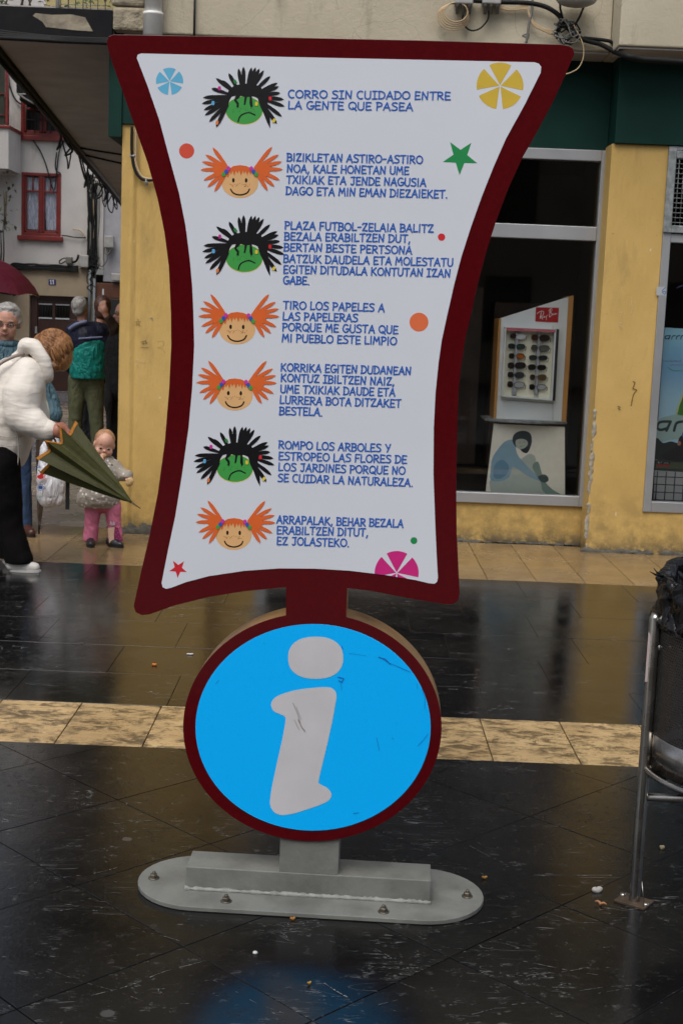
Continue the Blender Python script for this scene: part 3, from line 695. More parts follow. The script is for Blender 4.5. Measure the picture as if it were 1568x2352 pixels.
for pts in ([t3(878,0,.04), t3(880,50,.02), t3(895,110,.02)], [t3(1010,40,.04), t3(990,90,.03), t3(960,145,.02)]): b = MB(); b.tube(pts, .008, 6); b.build('feed_cable', MT['black_cable'], lh)
# cable bracket on the yellow pier
yb_ = YP-.02
def t1(x, y, d=0): p = W(x*.375+210, y*.375+50.4, YP-.03-d); return p
cp = empty('wall_cable', t1(265, 800), 'black cables curving down the yellow wall left of the sign', 'cable')
b = MB(); b.tube(crom([t1(250,640),t1(248,780),t1(262,890),t1(300,955),t1(350,970),t1(430,962)]), .011, 6); b.build('strand', MT['black_cable'], cp)
b = MB(); b.tube(crom([t1(275,640),t1(272,780),t1(275,870),t1(305,940),t1(350,960),t1(420,955)]), .008, 6); b.build('strand', MT['cream_cable'], cp)
for pts in ([t1(238,820), t1(272,822)], [t1(335,962), t1(340,1000)]): b = MB(); b.tube(pts, .011, 6); b.build('clip', MT['galv'], cp)

# wires, fence mesh and plants on the gallery at the top left
gm = empty('wire_fence', W(250, 10, 9.46), 'square wire mesh fence above the gallery edge, top left', 'fence')
fz0, fz1 = ztop, ztop+.9; fx0, fx1 = W(140,10,9.46).x, xc-.08
b = MB(); x = fx0
while x < fx1: b.tube([(x, 9.46, fz0), (x, 9.46, fz1)], .003, 5); x += .05
z = fz0+.03
while z < fz1: b.tube([(fx0, 9.463, z), (fx1, 9.463, z)], .003, 5); z += .05
b.build('wire_mesh', MT['galv'], gm); b = MB(); b.tube([(fx0-.02, 9.46, fz0-.0), (fx0-.02, 9.46, fz1)], .014, 8); b.build('post', MT['pvc'], gm)
def leafy(name, c, rad, n, label, cat, seed, mat_=None, size=.05):
    rt = empty(name, c, label, cat); rnd = random.Random(seed); b = MB()
    for i in range(n):
        p = Vector((rnd.gauss(0,1)*rad[0]*.5, rnd.gauss(0,1)*rad[1]*.5, abs(rnd.gauss(.5,.5))*rad[2])) + Vector(c)
        q = Matrix.Rotation(rnd.uniform(0,6.3), 3, 'Z') @ Matrix.Rotation(rnd.uniform(-1.2,1.2), 3, 'X'); s_ = size*rnd.uniform(.6,1.3)
        b.add([p + q@Vector(t_) for t_ in ((0,0,0),(s_*.28,s_*.4,.004),(0,s_,-s_*.1),(-s_*.28,s_*.4,.004))], [(0,1,2,3)])
    b.build('foliage', mat_ or MT['leaf'], rt)['kind'] = 'stuff'
    b = MB()
    for i in range(6): b.tube([Vector(c)+Vector((rnd.uniform(-.3,.3)*rad[0],0,0)), Vector(c)+Vector((rnd.uniform(-1,1)*rad[0]*.6, rnd.uniform(-1,1)*rad[1]*.5, rad[2]*.9))], .006, 5)
    b.build('stem', M('stem_bark', (.09,.07,.04), rough=.8), rt); return rt
leafy('potted_plant', (W(60,10,9.8).x, 9.75, ztop-.06), (.75,.2,.55), 420, 'green and yellow plants growing behind the gallery edge, top left', 'plant', 5)
b = MB(); b.box((W(-30,30,9.7).x, 9.66, ztop-.15), (W(150,30,9.7).x, 9.84, ztop-.06)); b.build('planter', MT['blackpaint'], bpy.data.objects['potted_plant'], bevel=.01)
wl = MB(); 
for k in range(4): wl.tube(crom([W(-20, 68+6*k, 9.42), W(60, 78+4*k, 9.42-.01*k), W(150, 86+3*k, 9.42), W(262, 90+3*k, 9.42)]), .010+.002*k, 6)
tag(wl.build('cable_bundle', MT['black_cable'], None, loc=W(120,80,9.42)), 'black cables strung along under the peeling gallery edge', 'cable')

# ================================================================== HOUSE NUMBER 11 at the end of the alley
YH = G(232, 903).y
house = empty('house', (-4.6, YH, 0), 'white house numbered 11 with red window frames at the alley end', 'house')
def hp(x, y, d=0.0): return W(x, y, YH-d)
zsplit = hp(110, 613).z; xr = hp(237, 560).x
def hbox(name, x0, y0, x1, y1, mat_, d0=0.0, d1=.1, parent=house, bevel=0.0):
    """box over the measured rectangle, front d1 proud of the wall, back d0"""
    a, c = hp((x0+x1)/2, y0, d1), hp((x0+x1)/2, y1, d1); xa, xb = hp(x0, (y0+y1)/2, d1).x, hp(x1, (y0+y1)/2, d1).x
    b = MB(); b.box((xa, YH-d1, c.z), (xb, YH-d0, a.z)); return b.build(name, mat_, parent, bevel=bevel) if name else (b, xa, xb, c.z, a.z)
def house_wall(name, x0, x1, z0, z1, mat_, holes, parent=house, th=.3):
    xs = sorted({x0, x1, *[h[0] for h in holes], *[h[1] for h in holes]}); zs_ = sorted({z0, z1, *[h[2] for h in holes], *[h[3] for h in holes]}); b = MB()
    for i in range(len(xs)-1):
        for j in range(len(zs_)-1):
            cx, cz = (xs[i]+xs[i+1])/2, (zs_[j]+zs_[j+1])/2
            if any(h[0] < cx < h[1] and h[2] < cz < h[3] for h in holes): continue
            b.box((xs[i], YH, zs_[j]), (xs[i+1], YH+th, zs_[j+1]))
    return b.build(name, mat_, parent)
def rect(x0, y0, x1, y1): a, c = hp((x0+x1)/2, y0), hp((x0+x1)/2, y1); return (hp(x0,(y0+y1)/2).x, hp(x1,(y0+y1)/2).x, c.z, a.z)
w1 = rect(50.3, 397, 140.7, 542); w2 = rect(49, 226, 150, 313); dr = rect(67.5, 680, 203, 900); dr = (dr[0], dr[1], 0, dr[3])
house_wall('upper_wall', -9, xr, zsplit+.003, 8.3, MT['housewhite'], [w1, w2])
house_wall('lower_wall', -9, hp(214,640).x, 0, zsplit, MT['housebeige'], [dr])
b = MB(); b.box((xr+.004, YH+.06, hp(260,647).z), (2, YH+.3, 8.6)); b.build('side_house_wall', M('lilac_grey_render', (.34,.34,.36), (.28,.28,.30), rough=.85), house)
def house_window(rc, name, curtain=True, barsn=False):
    x0, x1, z0, z1 = rc; root = empty(name, ((x0+x1)/2, YH, z0), None, None); root.parent = house; root.location = Vector(root.location) - Vector(house.location)
    b = MB(); bars(b, x0, x1, z0, z1, .055, YH-.02, .10)
    cx = (x0+x1)/2; b.box((cx-.022, YH-.012, z0+.06), (cx+.022, YH+.07, z1-.06))
    zt_ = z1 - (z1-z0)*.31
    for s_ in (-1, 1):
        xa, xb = (x0+.057, cx-.024) if s_ < 0 else (cx+.024, x1-.057)
        b.box((xa, YH, z0+.076), (xa+.032, YH+.06, z1-.076)); b.box((xb-.030, YH, z0+.076), (xb, YH+.06, z1-.076)); b.box((xa+.033, YH+.002, z0+.056), (xb-.031, YH+.058, z0+.10))
        b.box((xa+.033, YH+.002, zt_), (xb-.031, YH+.058, zt_+.035)); m_ = (xa+xb)/2; b.box((m_-.012, YH+.004, zt_+.036), (m_+.012, YH+.056, z1-.08))
    b.build('frame', MT['redwood'], root, bevel=.005)
    b = MB(); b.box((x0+.05, YH+.065, z0+.05), (x1-.05, YH+.07, z1-.05)); b.build('pane', MT['darkglass'], root)
    if curtain:
        for s_ in (-1, 1):
            b = MB(); vv = []; ff = []; nx, nz = 22, 14; xa, xb = (x0+.07, cx-.03) if s_ < 0 else (cx+.03, x1-.07)
            for j in range(nz+1):
                t_ = j/nz; pinch = (.30*(t_**2)) * (xb-xa)
                for i in range(nx+1):
                    u = i/nx; xx = xa + (xb-xa)*u; xx = xx + (-s_)*0 + (pinch*(1-u) if s_ > 0 else pinch*(0-u))*.0 + (pinch*(1-u)*.6 if s_>0 else pinch*(1-u)*.45 - pinch*u*.0)
                    vv.append((xx if s_ > 0 else xa + (xb-xa)*u*(1-.12*t_), YH+.095+.014*math.sin(u*26+t_), z1-.08 - (z1-z0-.2)*t_))
            for j in range(nz):
                for i in range(nx): a = j*(nx+1)+i; ff.append((a, a+1, a+nx+2, a+nx+1))
            b.add(vv, ff, True); b.build('curtain', MT['curtain'], root)
    b = MB(); b.box((x0-.06, YH-.09, z0-.085), (x1+.05, YH-.002, z0-.003)); b.build('sill', MT['redwood'], root, bevel=.008)
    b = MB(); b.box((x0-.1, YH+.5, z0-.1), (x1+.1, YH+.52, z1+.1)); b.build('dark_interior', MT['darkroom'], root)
    if barsn:
        b = MB()
        for k in range(5): x = x0+.1+(x1-x0-.2)*k/4; b.tube([(x, YH-.03, z0+.05), (x, YH-.03, z1-.05)], .008, 5)
        b.tube([(x0+.04, YH-.045, z0+.28), (x1-.04, YH-.045, z0+.28)], .008, 5); b.build('window_bars', MT['black'], root)
house_window(w1, 'window'); house_window(w2, 'window', False, True)
# door of number 11
dd = empty('door', ((dr[0]+dr[1])/2, YH, 0), None, None); dd.parent = house; dd.location = Vector(dd.location) - Vector(house.location)
b = MB(); b.box((dr[0], YH+.10, 0), (dr[0]+.13, YH+.2, dr[3])); b.box((dr[1]-.1, YH+.1, 0), (dr[1], YH+.2, dr[3])); b.box((dr[0]+.131, YH+.102, dr[3]-.07), (dr[1]-.101, YH+.2, dr[3]))
zl0, zl1 = hp(100,732).z, hp(100,697).z; xs_ = [hp(86,715).x, hp(117,715).x, hp(124.5,715).x, hp(157,715).x]
L_ = dr[0]+.131; Rg = dr[1]-.101
b.box((L_, YH+.13, 0), (Rg, YH+.18, zl0)); b.box((L_, YH+.13, zl1), (Rg, YH+.18, dr[3]-.071)); b.box((L_, YH+.132, zl0+.001), (xs_[0], YH+.178, zl1-.001)); b.box((xs_[1], YH+.125, zl0+.001), (xs_[2], YH+.178, zl1-.001)); b.box((xs_[3], YH+.132, zl0+.001), (Rg, YH+.178, zl1-.001))
b.build('leaf', MT['darkwood'], dd, bevel=.006)
for a_, c_ in ((xs_[0], xs_[1]), (xs_[2], xs_[3])):
    b = MB(); b.box((a_, YH+.16, zl0), (c_, YH+.165, zl1)); b.build('pane', MT['darkglass'], dd)
    for za_, zb_3 in ((zl0, zl0+.025), (zl1-.02, zl1)): b = MB(); b.box((a_, YH+.115, za_), (c_, YH+.128, zb_3)); b.build('glazing_bead', P('#b9bcc0'), dd)
    b = MB()
    for k in range(5): x = a_+(c_-a_)*(k+.5)/5; b.tube([(x, YH+.14, zl0), (x, YH+.14, zl1)], .007, 5)
    b.build('bar', MT['black'], dd)
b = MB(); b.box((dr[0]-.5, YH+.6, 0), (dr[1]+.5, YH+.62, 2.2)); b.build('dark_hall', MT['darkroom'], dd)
# letter box beside the door
tag(hbox('letter_box', 81, 750, 85.5, 766, P('#8f9294'), 0, .05, None, .004), 'small pale box beside the dark door of number 11', 'letter box')
# number plate
pn = empty('number_plate', hp(120, 648), 'small blue enamel plate with a white number 11', 'sign')
hbox('plate', 112.2, 641.6, 128.8, 654.6, P('#1d2460'), 0, .012, pn, .002)
plh = Plane((0, YH-.013, 0), (0,-1,0)); b = MB()
for x in (117.6, 123.2): ribbon(b, plh, [(x-1.7, 644.8), (x, 643.8), (x, 652.3)], 1.9, .002); ribbon(b, plh, [(x-1.8, 652.4), (x+1.8, 652.4)], 1.0, .003)
b.build('number', P('#d8dce6'), pn)
# brown shop front right of the door
bf = empty('brown_shopfront', (hp(250,700).x, YH, 0), 'dark brown panelled shopfront between number 11 and the yellow corner', 'shopfront')
ztb = hp(250, 650).z
b = MB(); b.box((hp(218,700).x, YH-.03, 0), (2, YH+.25, ztb)); 
b.build('wall', MT['brown'], bf)
for k in range(4):
    z0 = ztb-.28*(k+1); b = MB(); b.box((hp(218.6,700).x, YH-.045, z0+.01), (hp(300,700).x, YH-.031, z0+.27)); b.build('board', MT['brown'], bf, bevel=.004)
hbox('doorway', 252.5, 688, 282, 900, MT['black'], .02, .06, bf)
hbox('notice', 235.5, 664, 239, 678, P('#c9ccd2'), .04, .05, bf)
# pipes and cables on the house
for i, (x, r_, y0, y1, mt_, lb) in enumerate(((206, .028, 620, 760, 'greypipe', 'grey downpipe beside the door of number 11'), (216.5, .026, 640, 900, 'greypipe', 'thin grey pipe between number 11 and the brown shopfront'))):
    b = MB(); q = hp(x, 700, .08); b.tube([(q.x, YH-.08, max(0, hp(x,y1).z)), (q.x, YH-.08, hp(x,y0).z)], r_, 10); tag(b.build('drainpipe', MT[mt_], None, loc=(q.x, YH-.08, 1)), lb, 'pipe')
rnd = random.Random(4)
vb = empty('cable_bundle', hp(215, 520, .06), 'thick bundle of black cables climbing the house wall by the corner', 'cable')
for k in range(15):
    x0 = 204 + (k % 8)*2.6 + (k//8)*1.2; b = MB(); sx = rnd.uniform(197, 226); pts = [hp(sx+rnd.uniform(8,22), 404+(sx-197)*.9, .12), hp(sx, 398+(sx-197)*.9, .10), hp((sx+x0)/2+rnd.uniform(-4,4), 418+(sx-197)*.6, .10)]
    for y in range(446, 625, 30): pts.append(hp(x0 + rnd.uniform(-2.2,2.2), y, .05+.04*rnd.random()))
    pts.append(hp(207+(k % 8)*1.2, 634, .06)); b.tube(crom(pts, 5), rnd.uniform(.008,.019), 6)
    b.build('strand', MT['black_cable' if k not in (5, 9, 12) else ('cream_cable' if k == 12 else 'grey_cable')], vb)
for k in range(6):
    b = MB(); y0 = rnd.uniform(585, 660); x0 = rnd.uniform(203, 215); pts = [hp(x0, y0-30, .07)] + [hp(x0+rnd.uniform(-9,16), y0-20+9*i, .10) for i in range(5)] + [hp(x0+3, y0+22, .06)]; b.tube(crom(pts, 5), rnd.uniform(.007,.013), 5); b.build('strand', MT['black_cable'], vb)
# loops of wire hanging off the gallery edge
el = empty('edge_wires', A.lerp(Bp, .6), 'loose black wires looping along the outer edge of the gallery soffit', 'cable')
def ep(t_, dz=0.0, dx=0.0): return A + (Bp-A)*t_ + Vector((dx-.03, 0, dz-.03))
for k in range(16):
    t0 = rnd.uniform(.25, .92); dt = rnd.uniform(.03, .10); sg = rnd.uniform(.06, .30); b = MB(); b.tube(crom([ep(t0), ep(t0+dt*.3, -sg*.8, rnd.uniform(-.05,.05)), ep(t0+dt*.6, -sg, rnd.uniform(-.08,.08)), ep(t0+dt, -.0)], 5), rnd.uniform(.006,.013), 5); b.build('wire', MT['black_cable'], el)
for k in range(3): b = MB(); b.tube([ep(i/14, -.01*k-.02*abs(math.sin(i*1.7+k)), .01*k) for i in range(15)], .016, 5); b.build('wire', MT['black_cable'], el)
sw_ = [(196,398),(250,330)]
for k, (t_, lb) in enumerate(((.42, 'cable'), (.47, 'cable'))):
    b = MB(); p0 = ep(t_, .02); b.tube(crom([p0, Vector(((p0.x+xc)/2, p0.y+.3, zs-.06-.05*k)), Vector((xc-.05, p0.y+.5, zs-.02))], 6), .012, 5); tag(b.build('soffit_cable', MT['black_cable'], None, loc=p0), ('upper black cable crossing under the grey gallery soffit', 'lower sagging black cable crossing under the grey gallery soffit')[k], 'cable')
hb = empty('cable_bundle', hp(110, 612, .06), 'black cables running level above the beige ground floor wall', 'cable')
for k in range(5):
    b = MB(); pts = [hp(14+2*k, 650-6*k, .07), hp(20+k, 622-3*k, .07)] + [hp(x, 606+k*2.6+rnd.uniform(-1.5,1.5)+ (x-30)*.045, .07) for x in range(30, 205, 25)]; b.tube(crom(pts, 4), .02, 6); b.build('strand', MT['black_cable'], hb)
for k, (pts, lb, mt_) in enumerate((
    ([(20,165),(24,200),(36,228),(50,240)], 'black cable sagging from the dark balcony', 'black_cable'),
    ([(75,320),(95,350),(108,385),(124,438),(130,400),(136,350),(146,325)], 'thin cable drooping under the gallery soffit', 'black_cable'),
    ([(131,350),(128,375),(130,392),(140,398)], 'wire running down to the red window head', 'black_cable'),
    ([(142,541),(155,542),(172,545),(198,546)], 'thin cable stretched beside the red window sill', 'black_cable'),
    ([(168,527),(185,530),(198,545)], 'cream cable crossing to the black bundle', 'cream_cable'),
    ([(78,614),(90,608),(120,608),(170,613)], 'thin loose cable above the level black cables', 'grey_cable'))):
    b = MB(); b.tube(crom([hp(x, y, .06) for x, y in pts], 5), .012 if k else .016, 5); tag(b.build('cable', MT[mt_], None, loc=hp(*pts[1], .06)), lb, 'cable')
for (x0,y0,x1,y1,lb) in ((181.5,586,203,614,'large pale meter box left of the cable bundle'),(238.5,541.5,261,569,'pale junction box right of the cable bundle'),(255.5,628,277,645,'lower grey junction box above the brown shopfront'),(151,590,165,606,'small dark splice box with loops of cable')):
    tag(hbox('junction_box', x0, y0, x1, y1, MT['greybox'] if 'dark' not in lb else MT['grey_cable'], .0, .14, None, .015), lb, 'junction box')
b = MB(); b.tube(crom([hp(x, y, .1) for x, y in ((165,603),(175,600),(180,590),(181,585))], 5), .022, 6); b.tube(crom([hp(x, y, .1) for x, y in ((151,600),(140,606),(137,600),(145,594),(152,593))], 5), .012, 6); tag(b.build('cable', MT['black_cable'], None, loc=hp(165,600,.1)), 'thick black cable looping into the meter box', 'cable')
b = MB(); b.tube(crom([hp(x, y, .1) for x, y in ((240,569),(240,580),(247,584),(253,578),(255,569))], 5), .014, 6); b.tube(crom([hp(x, y, .1) for x, y in ((246,570),(245,600),(230,610),(225,560),(228,520),(230,430))], 5), .012, 6); tag(b.build('cable', MT['grey_cable'], None, loc=hp(246,580,.1)), 'grey cable looping under the pale junction box', 'cable')
# left bay and balconies on the house
bay = empty('bay_window', hp(5, 300, .8), 'dark glazed bay with red frame at the left edge of the alley', 'bay window')
def ybox(name, x0, y0, x1, y1, Y, d, mat_, parent, bevel=.0):
    a, c = W((x0+x1)/2, y0, Y), W((x0+x1)/2, y1, Y); b = MB(); b.box((W(x0,(y0+y1)/2,Y).x, Y, c.z), (W(x1,(y0+y1)/2,Y).x, Y+d, a.z)); return b.build(name, mat_, parent, bevel=bevel)
ybox('apron', -60, 293, 20, 386, YH-1.0, .9, MT['housewhite'], bay); ybox('ledge', -60, 286, 24, 293, YH-1.04, .94, MT['redwood'], bay, .01)
ybox('corner_post', 12.5, 120, 18.5, 286, YH-1.0, .12, MT['redwood'], bay, .01); ybox('glazing', -60, 120, 12, 285, YH-.94, .05, M('dusky_glass', (.045,.05,.035), (.03,.032,.025), rough=.15), bay)
for yy in (213, 262): ybox('glazing_bar', -60, yy, 12, yy+2, YH-.97, .03, MT['redwood'], bay)
ybox('base', -60, 386, 12, 391, YH-.95, .85, MT['soffit'], bay)
bal = empty('balcony', hp(75, 215, .6), 'small dark balcony under the gallery soffit on the white house', 'balcony')
ybox('floor', 45, 217, 118, 233, YH-.75, .74, MT['blackpaint'], bal, .02); ybox('parapet', 38, 188, 90, 214, YH-.78, .06, MT['blackpaint'], bal, .01)
b = MB(); b.tube([W(42,215,YH-.8), W(60,228,YH-.8), W(78,238,YH-.8), W(92,222,YH-.8)], .02, 6); b.tube([W(66,190,YH-.8), W(66,176,YH-.8)], .01, 6); b.build('cable_end', MT['grey_cable'], bal)
bal2 = empty('balcony', hp(4, 600, .6), 'wrought iron balcony with red base at the left edge', 'balcony')
ybox('base', -60, 614, 17, 643, YH-.8, .7, MT['redwood'], bal2, .01)
b = MB()
for k in range(9): x = -40+k*6; b.tube([W(x,614,YH-.78), W(x+1.5,575,YH-.78), W(x,528,YH-.78)], .016, 5)
b.tube([W(-45,532,YH-.78), W(8,532,YH-.78)], .02, 6); b.build('railing', MT['black'], bal2)
leafy('potted_plant', W(10, 528, YH-.75), (.16,.2,.75), 60, 'spindly yellow green plant behind the iron balcony', 'plant', 8, size=.085)
b = MB(); b.box((-9.2, 9.5, 0), (-8.9, YH+.3, 10.5)); tag(b.build('alley_wall', MT['housewhite'], None, loc=(-9, 15, 0)), 'plain white wall closing the left side of the alley', 'wall')
# street behind the camera: a plain terrace so that light and reflections match a town square
bk = empty('terrace', (0, -16, 0), 'plain pale terrace of flats across the square', 'building')
b = MB(); b.box((-22, -17, 0), (22, -16, 9.5)); b.build('wall', MT['housebeige'], bk)
for i in range(9):
    for j in range(3):
        b = MB(); b.box((-18+i*4.3, -16.02, 1.1+j*3), (-16.8+i*4.3, -15.95, 2.8+j*3)); b.build('window', MT['darkroom'], bk)

# ================================================================== INFORMATION SIGN
ZP = .014
O = G(706, 2058, ZP); al = R(2.5)
SU = Vector((math.cos(al), -math.sin(al), 0)); SN = Vector((-math.sin(al), -math.cos(al), 0))     # SN faces the viewer
sign = empty('information_sign', (O.x, O.y, 0), 'tall maroon information sign with white text panel above a blue disc with letter i', 'sign')
def SL(u, v, z): return Vector((O.x, O.y, 0)) + SU*u - SN*v + Vector((0,0,z))     # v = distance behind the front face
def sloc(px, py):
    p = spl.pt(px, py); d = p - Vector((O.x, O.y, 0)); return d.dot(SU), p.z
spl = Plane((O.x, O.y, 0), SN)
# base plate: a long oval of steel on the paving
uL, uR = sloc(426, 2058)[0], sloc(988, 2058)[0]
pl_l = (G(315, 2022, ZP) - Vector((O.x,O.y,0))).dot(SU); pl_r = (G(1110, 2060, ZP) - Vector((O.x,O.y,0))).dot(SU)
hd = .175; cyv = .065; outl = []
for i in range(19): a = -PI/2 + PI*i/18; outl.append(SL(pl_r - hd + hd*math.cos(a), cyv + hd*math.sin(a), ZP))
for i in range(19): a = PI/2 + PI*i/18; outl.append(SL(pl_l + hd + hd*math.cos(a), cyv + hd*math.sin(a), ZP))
b = MB(); b.prism(outl, (0,0,-ZP+.001)); b.build('base_plate', MT['basepaint'], sign, bevel=.002)
zbox = sloc(700, 2006)[1]
b = MB(); BD = .115
for s_ in (0,):
    q = [SL(uL,0,ZP), SL(uR,0,ZP), SL(uR,0,zbox), SL(uL,0,zbox)]; b.prism(q, -SN*BD)
b.build('base_beam', MT['basepaint'], sign, bevel=.003)
uP0, uP1 = sloc(641, 1990)[0], sloc(777, 1990)[0]
b = MB(); b.prism([SL(uP0,.0012,zbox-.05), SL(uP1,.0012,zbox-.05), SL(uP1,.0012,.42), SL(uP0,.0012,.42)], -SN*.10); b.build('post', MT['basepaint'], sign, bevel=.003)
b = MB(); rnd = random.Random(2); n = 90
pts = [SL(uL-.002+(uR-uL+.004)*i/n, -.004, ZP+.003) for i in range(n+1)]
b.tube(pts, [rnd.uniform(.0035,.0085) for _ in pts], 7); b.build('sealant', MT['weld'], sign)
for (px, py) in ((354,2003),(520,2056),(881,2080),(1073,2045),(640,1965),(905,1975)):
    q = G(px, py, ZP+.018) ; b = MB(); q.z = 0
    b.lathe((q.x,q.y,ZP), [(0,.0),(.0155,.0),(.0155,.002),(.0,.002)], 18); b.lathe((q.x,q.y,ZP), [(.0105,.002),(.0105,.011),(.009,.013),(.0,.013)], 6, smooth=False); b.lathe((q.x,q.y,ZP), [(.0052,.013),(.0052,.019),(.0035,.0205),(.0,.0205)], 10)
    b.build('bolt', MT['bolt'], sign)
# maroon board: hourglass, neck and disc as one cut-out
dcx, dcy, drx, dry = 717.5, 1668.7, 296.0, 262.0
outer = [(262,80.5),(630,86.6),(967.6,93.8),(1285,103.2),(1305,106.5),(1315,113),(1317.5,124),(1311,140),(1298,171),(1266.5,238.6),(1228,311),(1199,362),(1165,436),(1138.7,507),(1115,581),(1095,657),(1081,722),(1068,775),(1058,840),(1052,901),(1048.5,1014),(1047,1116),(1048,1223),(1052,1303),(1055,1362),(1052,1377),(1042,1386),(1027,1387.5),(1000,1383.5),(937,1373),(856.5,1357),(797,1350)]
a_r = math.acos((795-dcx)/drx); a_l = math.acos((657-dcx)/drx)
neck_r = [(795.5, dcy - dry*math.sin(a_r))]
arc_pts = []
t_ = -a_r
N_ = 96; a0 = -a_r; a1 = a0 + (2*PI - (a_l - a_r))
for i in range(N_+1):
    a = a0 + (2*PI - (a_l - a_r))*i/N_; arc_pts.append((dcx + drx*math.cos(a), dcy + dry*math.sin(a)))
left = [(657,1348),(562,1357),(481.6,1370),(401,1390),(345,1410),(327,1412),(313,1405),(308.5,1392),(311,1378),(326,1308.6),(345,1228),(363.7,1132),(379.7,1014),(389.4,896),(394.3,794),(393.8,721.6),(389,613),(378.8,534),(363.7,459),(341,376.6),(315,303),(288.8,228),(258.7,144),(248,106),(247,95),(251,85)]
board = outer + arc_pts + left
def dens(pts, keep_sharp=()):  # smooth the traced curve a little
    return pts
TB = .105
LF = .006
b = MB(); b.prism([spl.pt(x, y, LF) for x, y in board], -SN*TB)
b.cur = 0; ob = b.build('board', [MT['maroon'], MT['rim'], MT['redrim']], sign)
for p in ob.data.polygons:
    nn = p.normal
    if abs(nn.dot(SN)) < .5:
        c = p.center + Vector((O.x,O.y,0)); p.material_index = 1 if c.z < .90 else 2
        p.use_smooth = False
    elif nn.dot(SN) < 0: p.material_index = 0
bm_ = ob.modifiers.new('edge', 'BEVEL'); bm_.width = .0015; bm_.segments = 2; bm_.limit_method = 'ANGLE'; bm_.angle_limit = R(60); bm_.material = 0
# white sheet
inner = [(326,124),(630,131.4),(967.6,138.6),(1226,144.2),(1236,147.5),(1241.5,155),(1240,168.5),(1203.8,241),(1160.4,320),(1131.5,386),(1105,453),(1080.9,521),(1059,589),(1042.3,653),(1026,725),(1014,780),(1006.5,832),(999.5,901.5),(995.5,982),(994.7,1089),(998.5,1196),(1002,1275),(1005,1326),(1003,1335),(997,1339.5),(985,1338.5),(953,1331),(883,1319.4),(803,1309.7),(722.6,1305),(642,1304.4),(562,1310),(481.5,1322),(428,1336),(394,1349),(383,1351.5),(375,1347.5),(372.5,1338),(387.8,1260.4),(403.8,1185.4),(420,1086),(434.4,982),(442.5,893),(447.3,794),(445.5,722),(443,662),(437,594),(427.5,519),(412.5,444),(390,361.6),(367.5,277),(341,200),(322.5,151.6),(315.8,134.8),(318,127)]
b = MB(); b.prism([spl.pt(x, y, LF+.0012) for x, y in inner], -SN*-.0) if False else b.prism([spl.pt(x, y, LF+.0012) for x, y in inner], SN*-.0010)
sheet = b.build('text_panel', MT['sheet'], sign)
L0 = LF + .0012
# texts
texts = [
 [("CORRO S|N CU|DADO ENTRE",662.8,217.2,1034,221.6),("LA GENTE QUE PASEA",662.8,242.5,948,246.5)],
 [("BIZIKLETAN ASTIRO-ASTIRO",659.9,362,970.4,367.7),("NOA, KALE HONETAN UME",659.9,387.5,939,392.7),("TXIKIAK ETA JENDE NAGUSIA",658.9,413,978,419.8),("DAGO ETA MIN EMAN DIEZAIEKET.",657.5,438.6,1027.8,446.8)],
 [("PLAZA FUTBOL-ZELAIA BALITZ",655,518,995,525.4),("BEZALA ERABILTZEN DUT,",654,543,942.5,548.5),("BERTAN BESTE PERTSONA",653,567.8,945.8,575),("BATZUK DAUDELA ETA MOLESTATU",652,593.8,1040,603),("EGITEN DITUDALA KONTUTAN |ZAN",652,618.4,1034,628),("GABE.",651.7,643.5,712,645)],
 [("TIRO LOS PAPELES A",651.7,700.4,883,707),("LAS PAPELERAS",650.5,726,822,730),("PORQUE ME GUSTA QUE",649.6,750.6,914,757.5),("MI PUEBLO ESTE LIMPIO",648.6,776,911,783)],
 [("KORRIKA EGITEN DUDANEAN",646,843,943.8,852),("KONTUZ |BILTZEN NAIZ,",646,867,906,876),("UME TXIKIAK DAUDE ETA",644.9,892.4,907.4,901),("LURRERA BOTA DITZAKET",643.8,917.6,920.8,926.5),("BESTELA.",642.7,942.7,741.9,946)],
 [("ROMPO LOS ARBOLES Y",641,1020.8,896.7,1029),("ESTROPEO LAS FLORES DE",641,1046.3,934,1055),("LOS JARDINES PORQUE NO",640.6,1071.5,930.4,1080.5),("SE CU|DAR LA NATURALEZA.",639.5,1096.3,948.6,1107.7)],
 [("ARRAPALAK, BEHAR BEZALA",636.8,1192,926,1201.5),("ERABILTZEN DITUT,",636.8,1216.5,845.8,1222),("EZ JOLASTEKO.",636.8,1241,803,1246)],
]
ink = P('#2d5fb4', .3)
for blk in texts:
    b = MB()
    for (s_, x0, y0, x1, y1) in blk: lettering(b, spl, s_, x0, y0, x1, y1, H=17.6, w=3.3, lift=L0+.0009)
    b.build('lettering', ink, sheet)
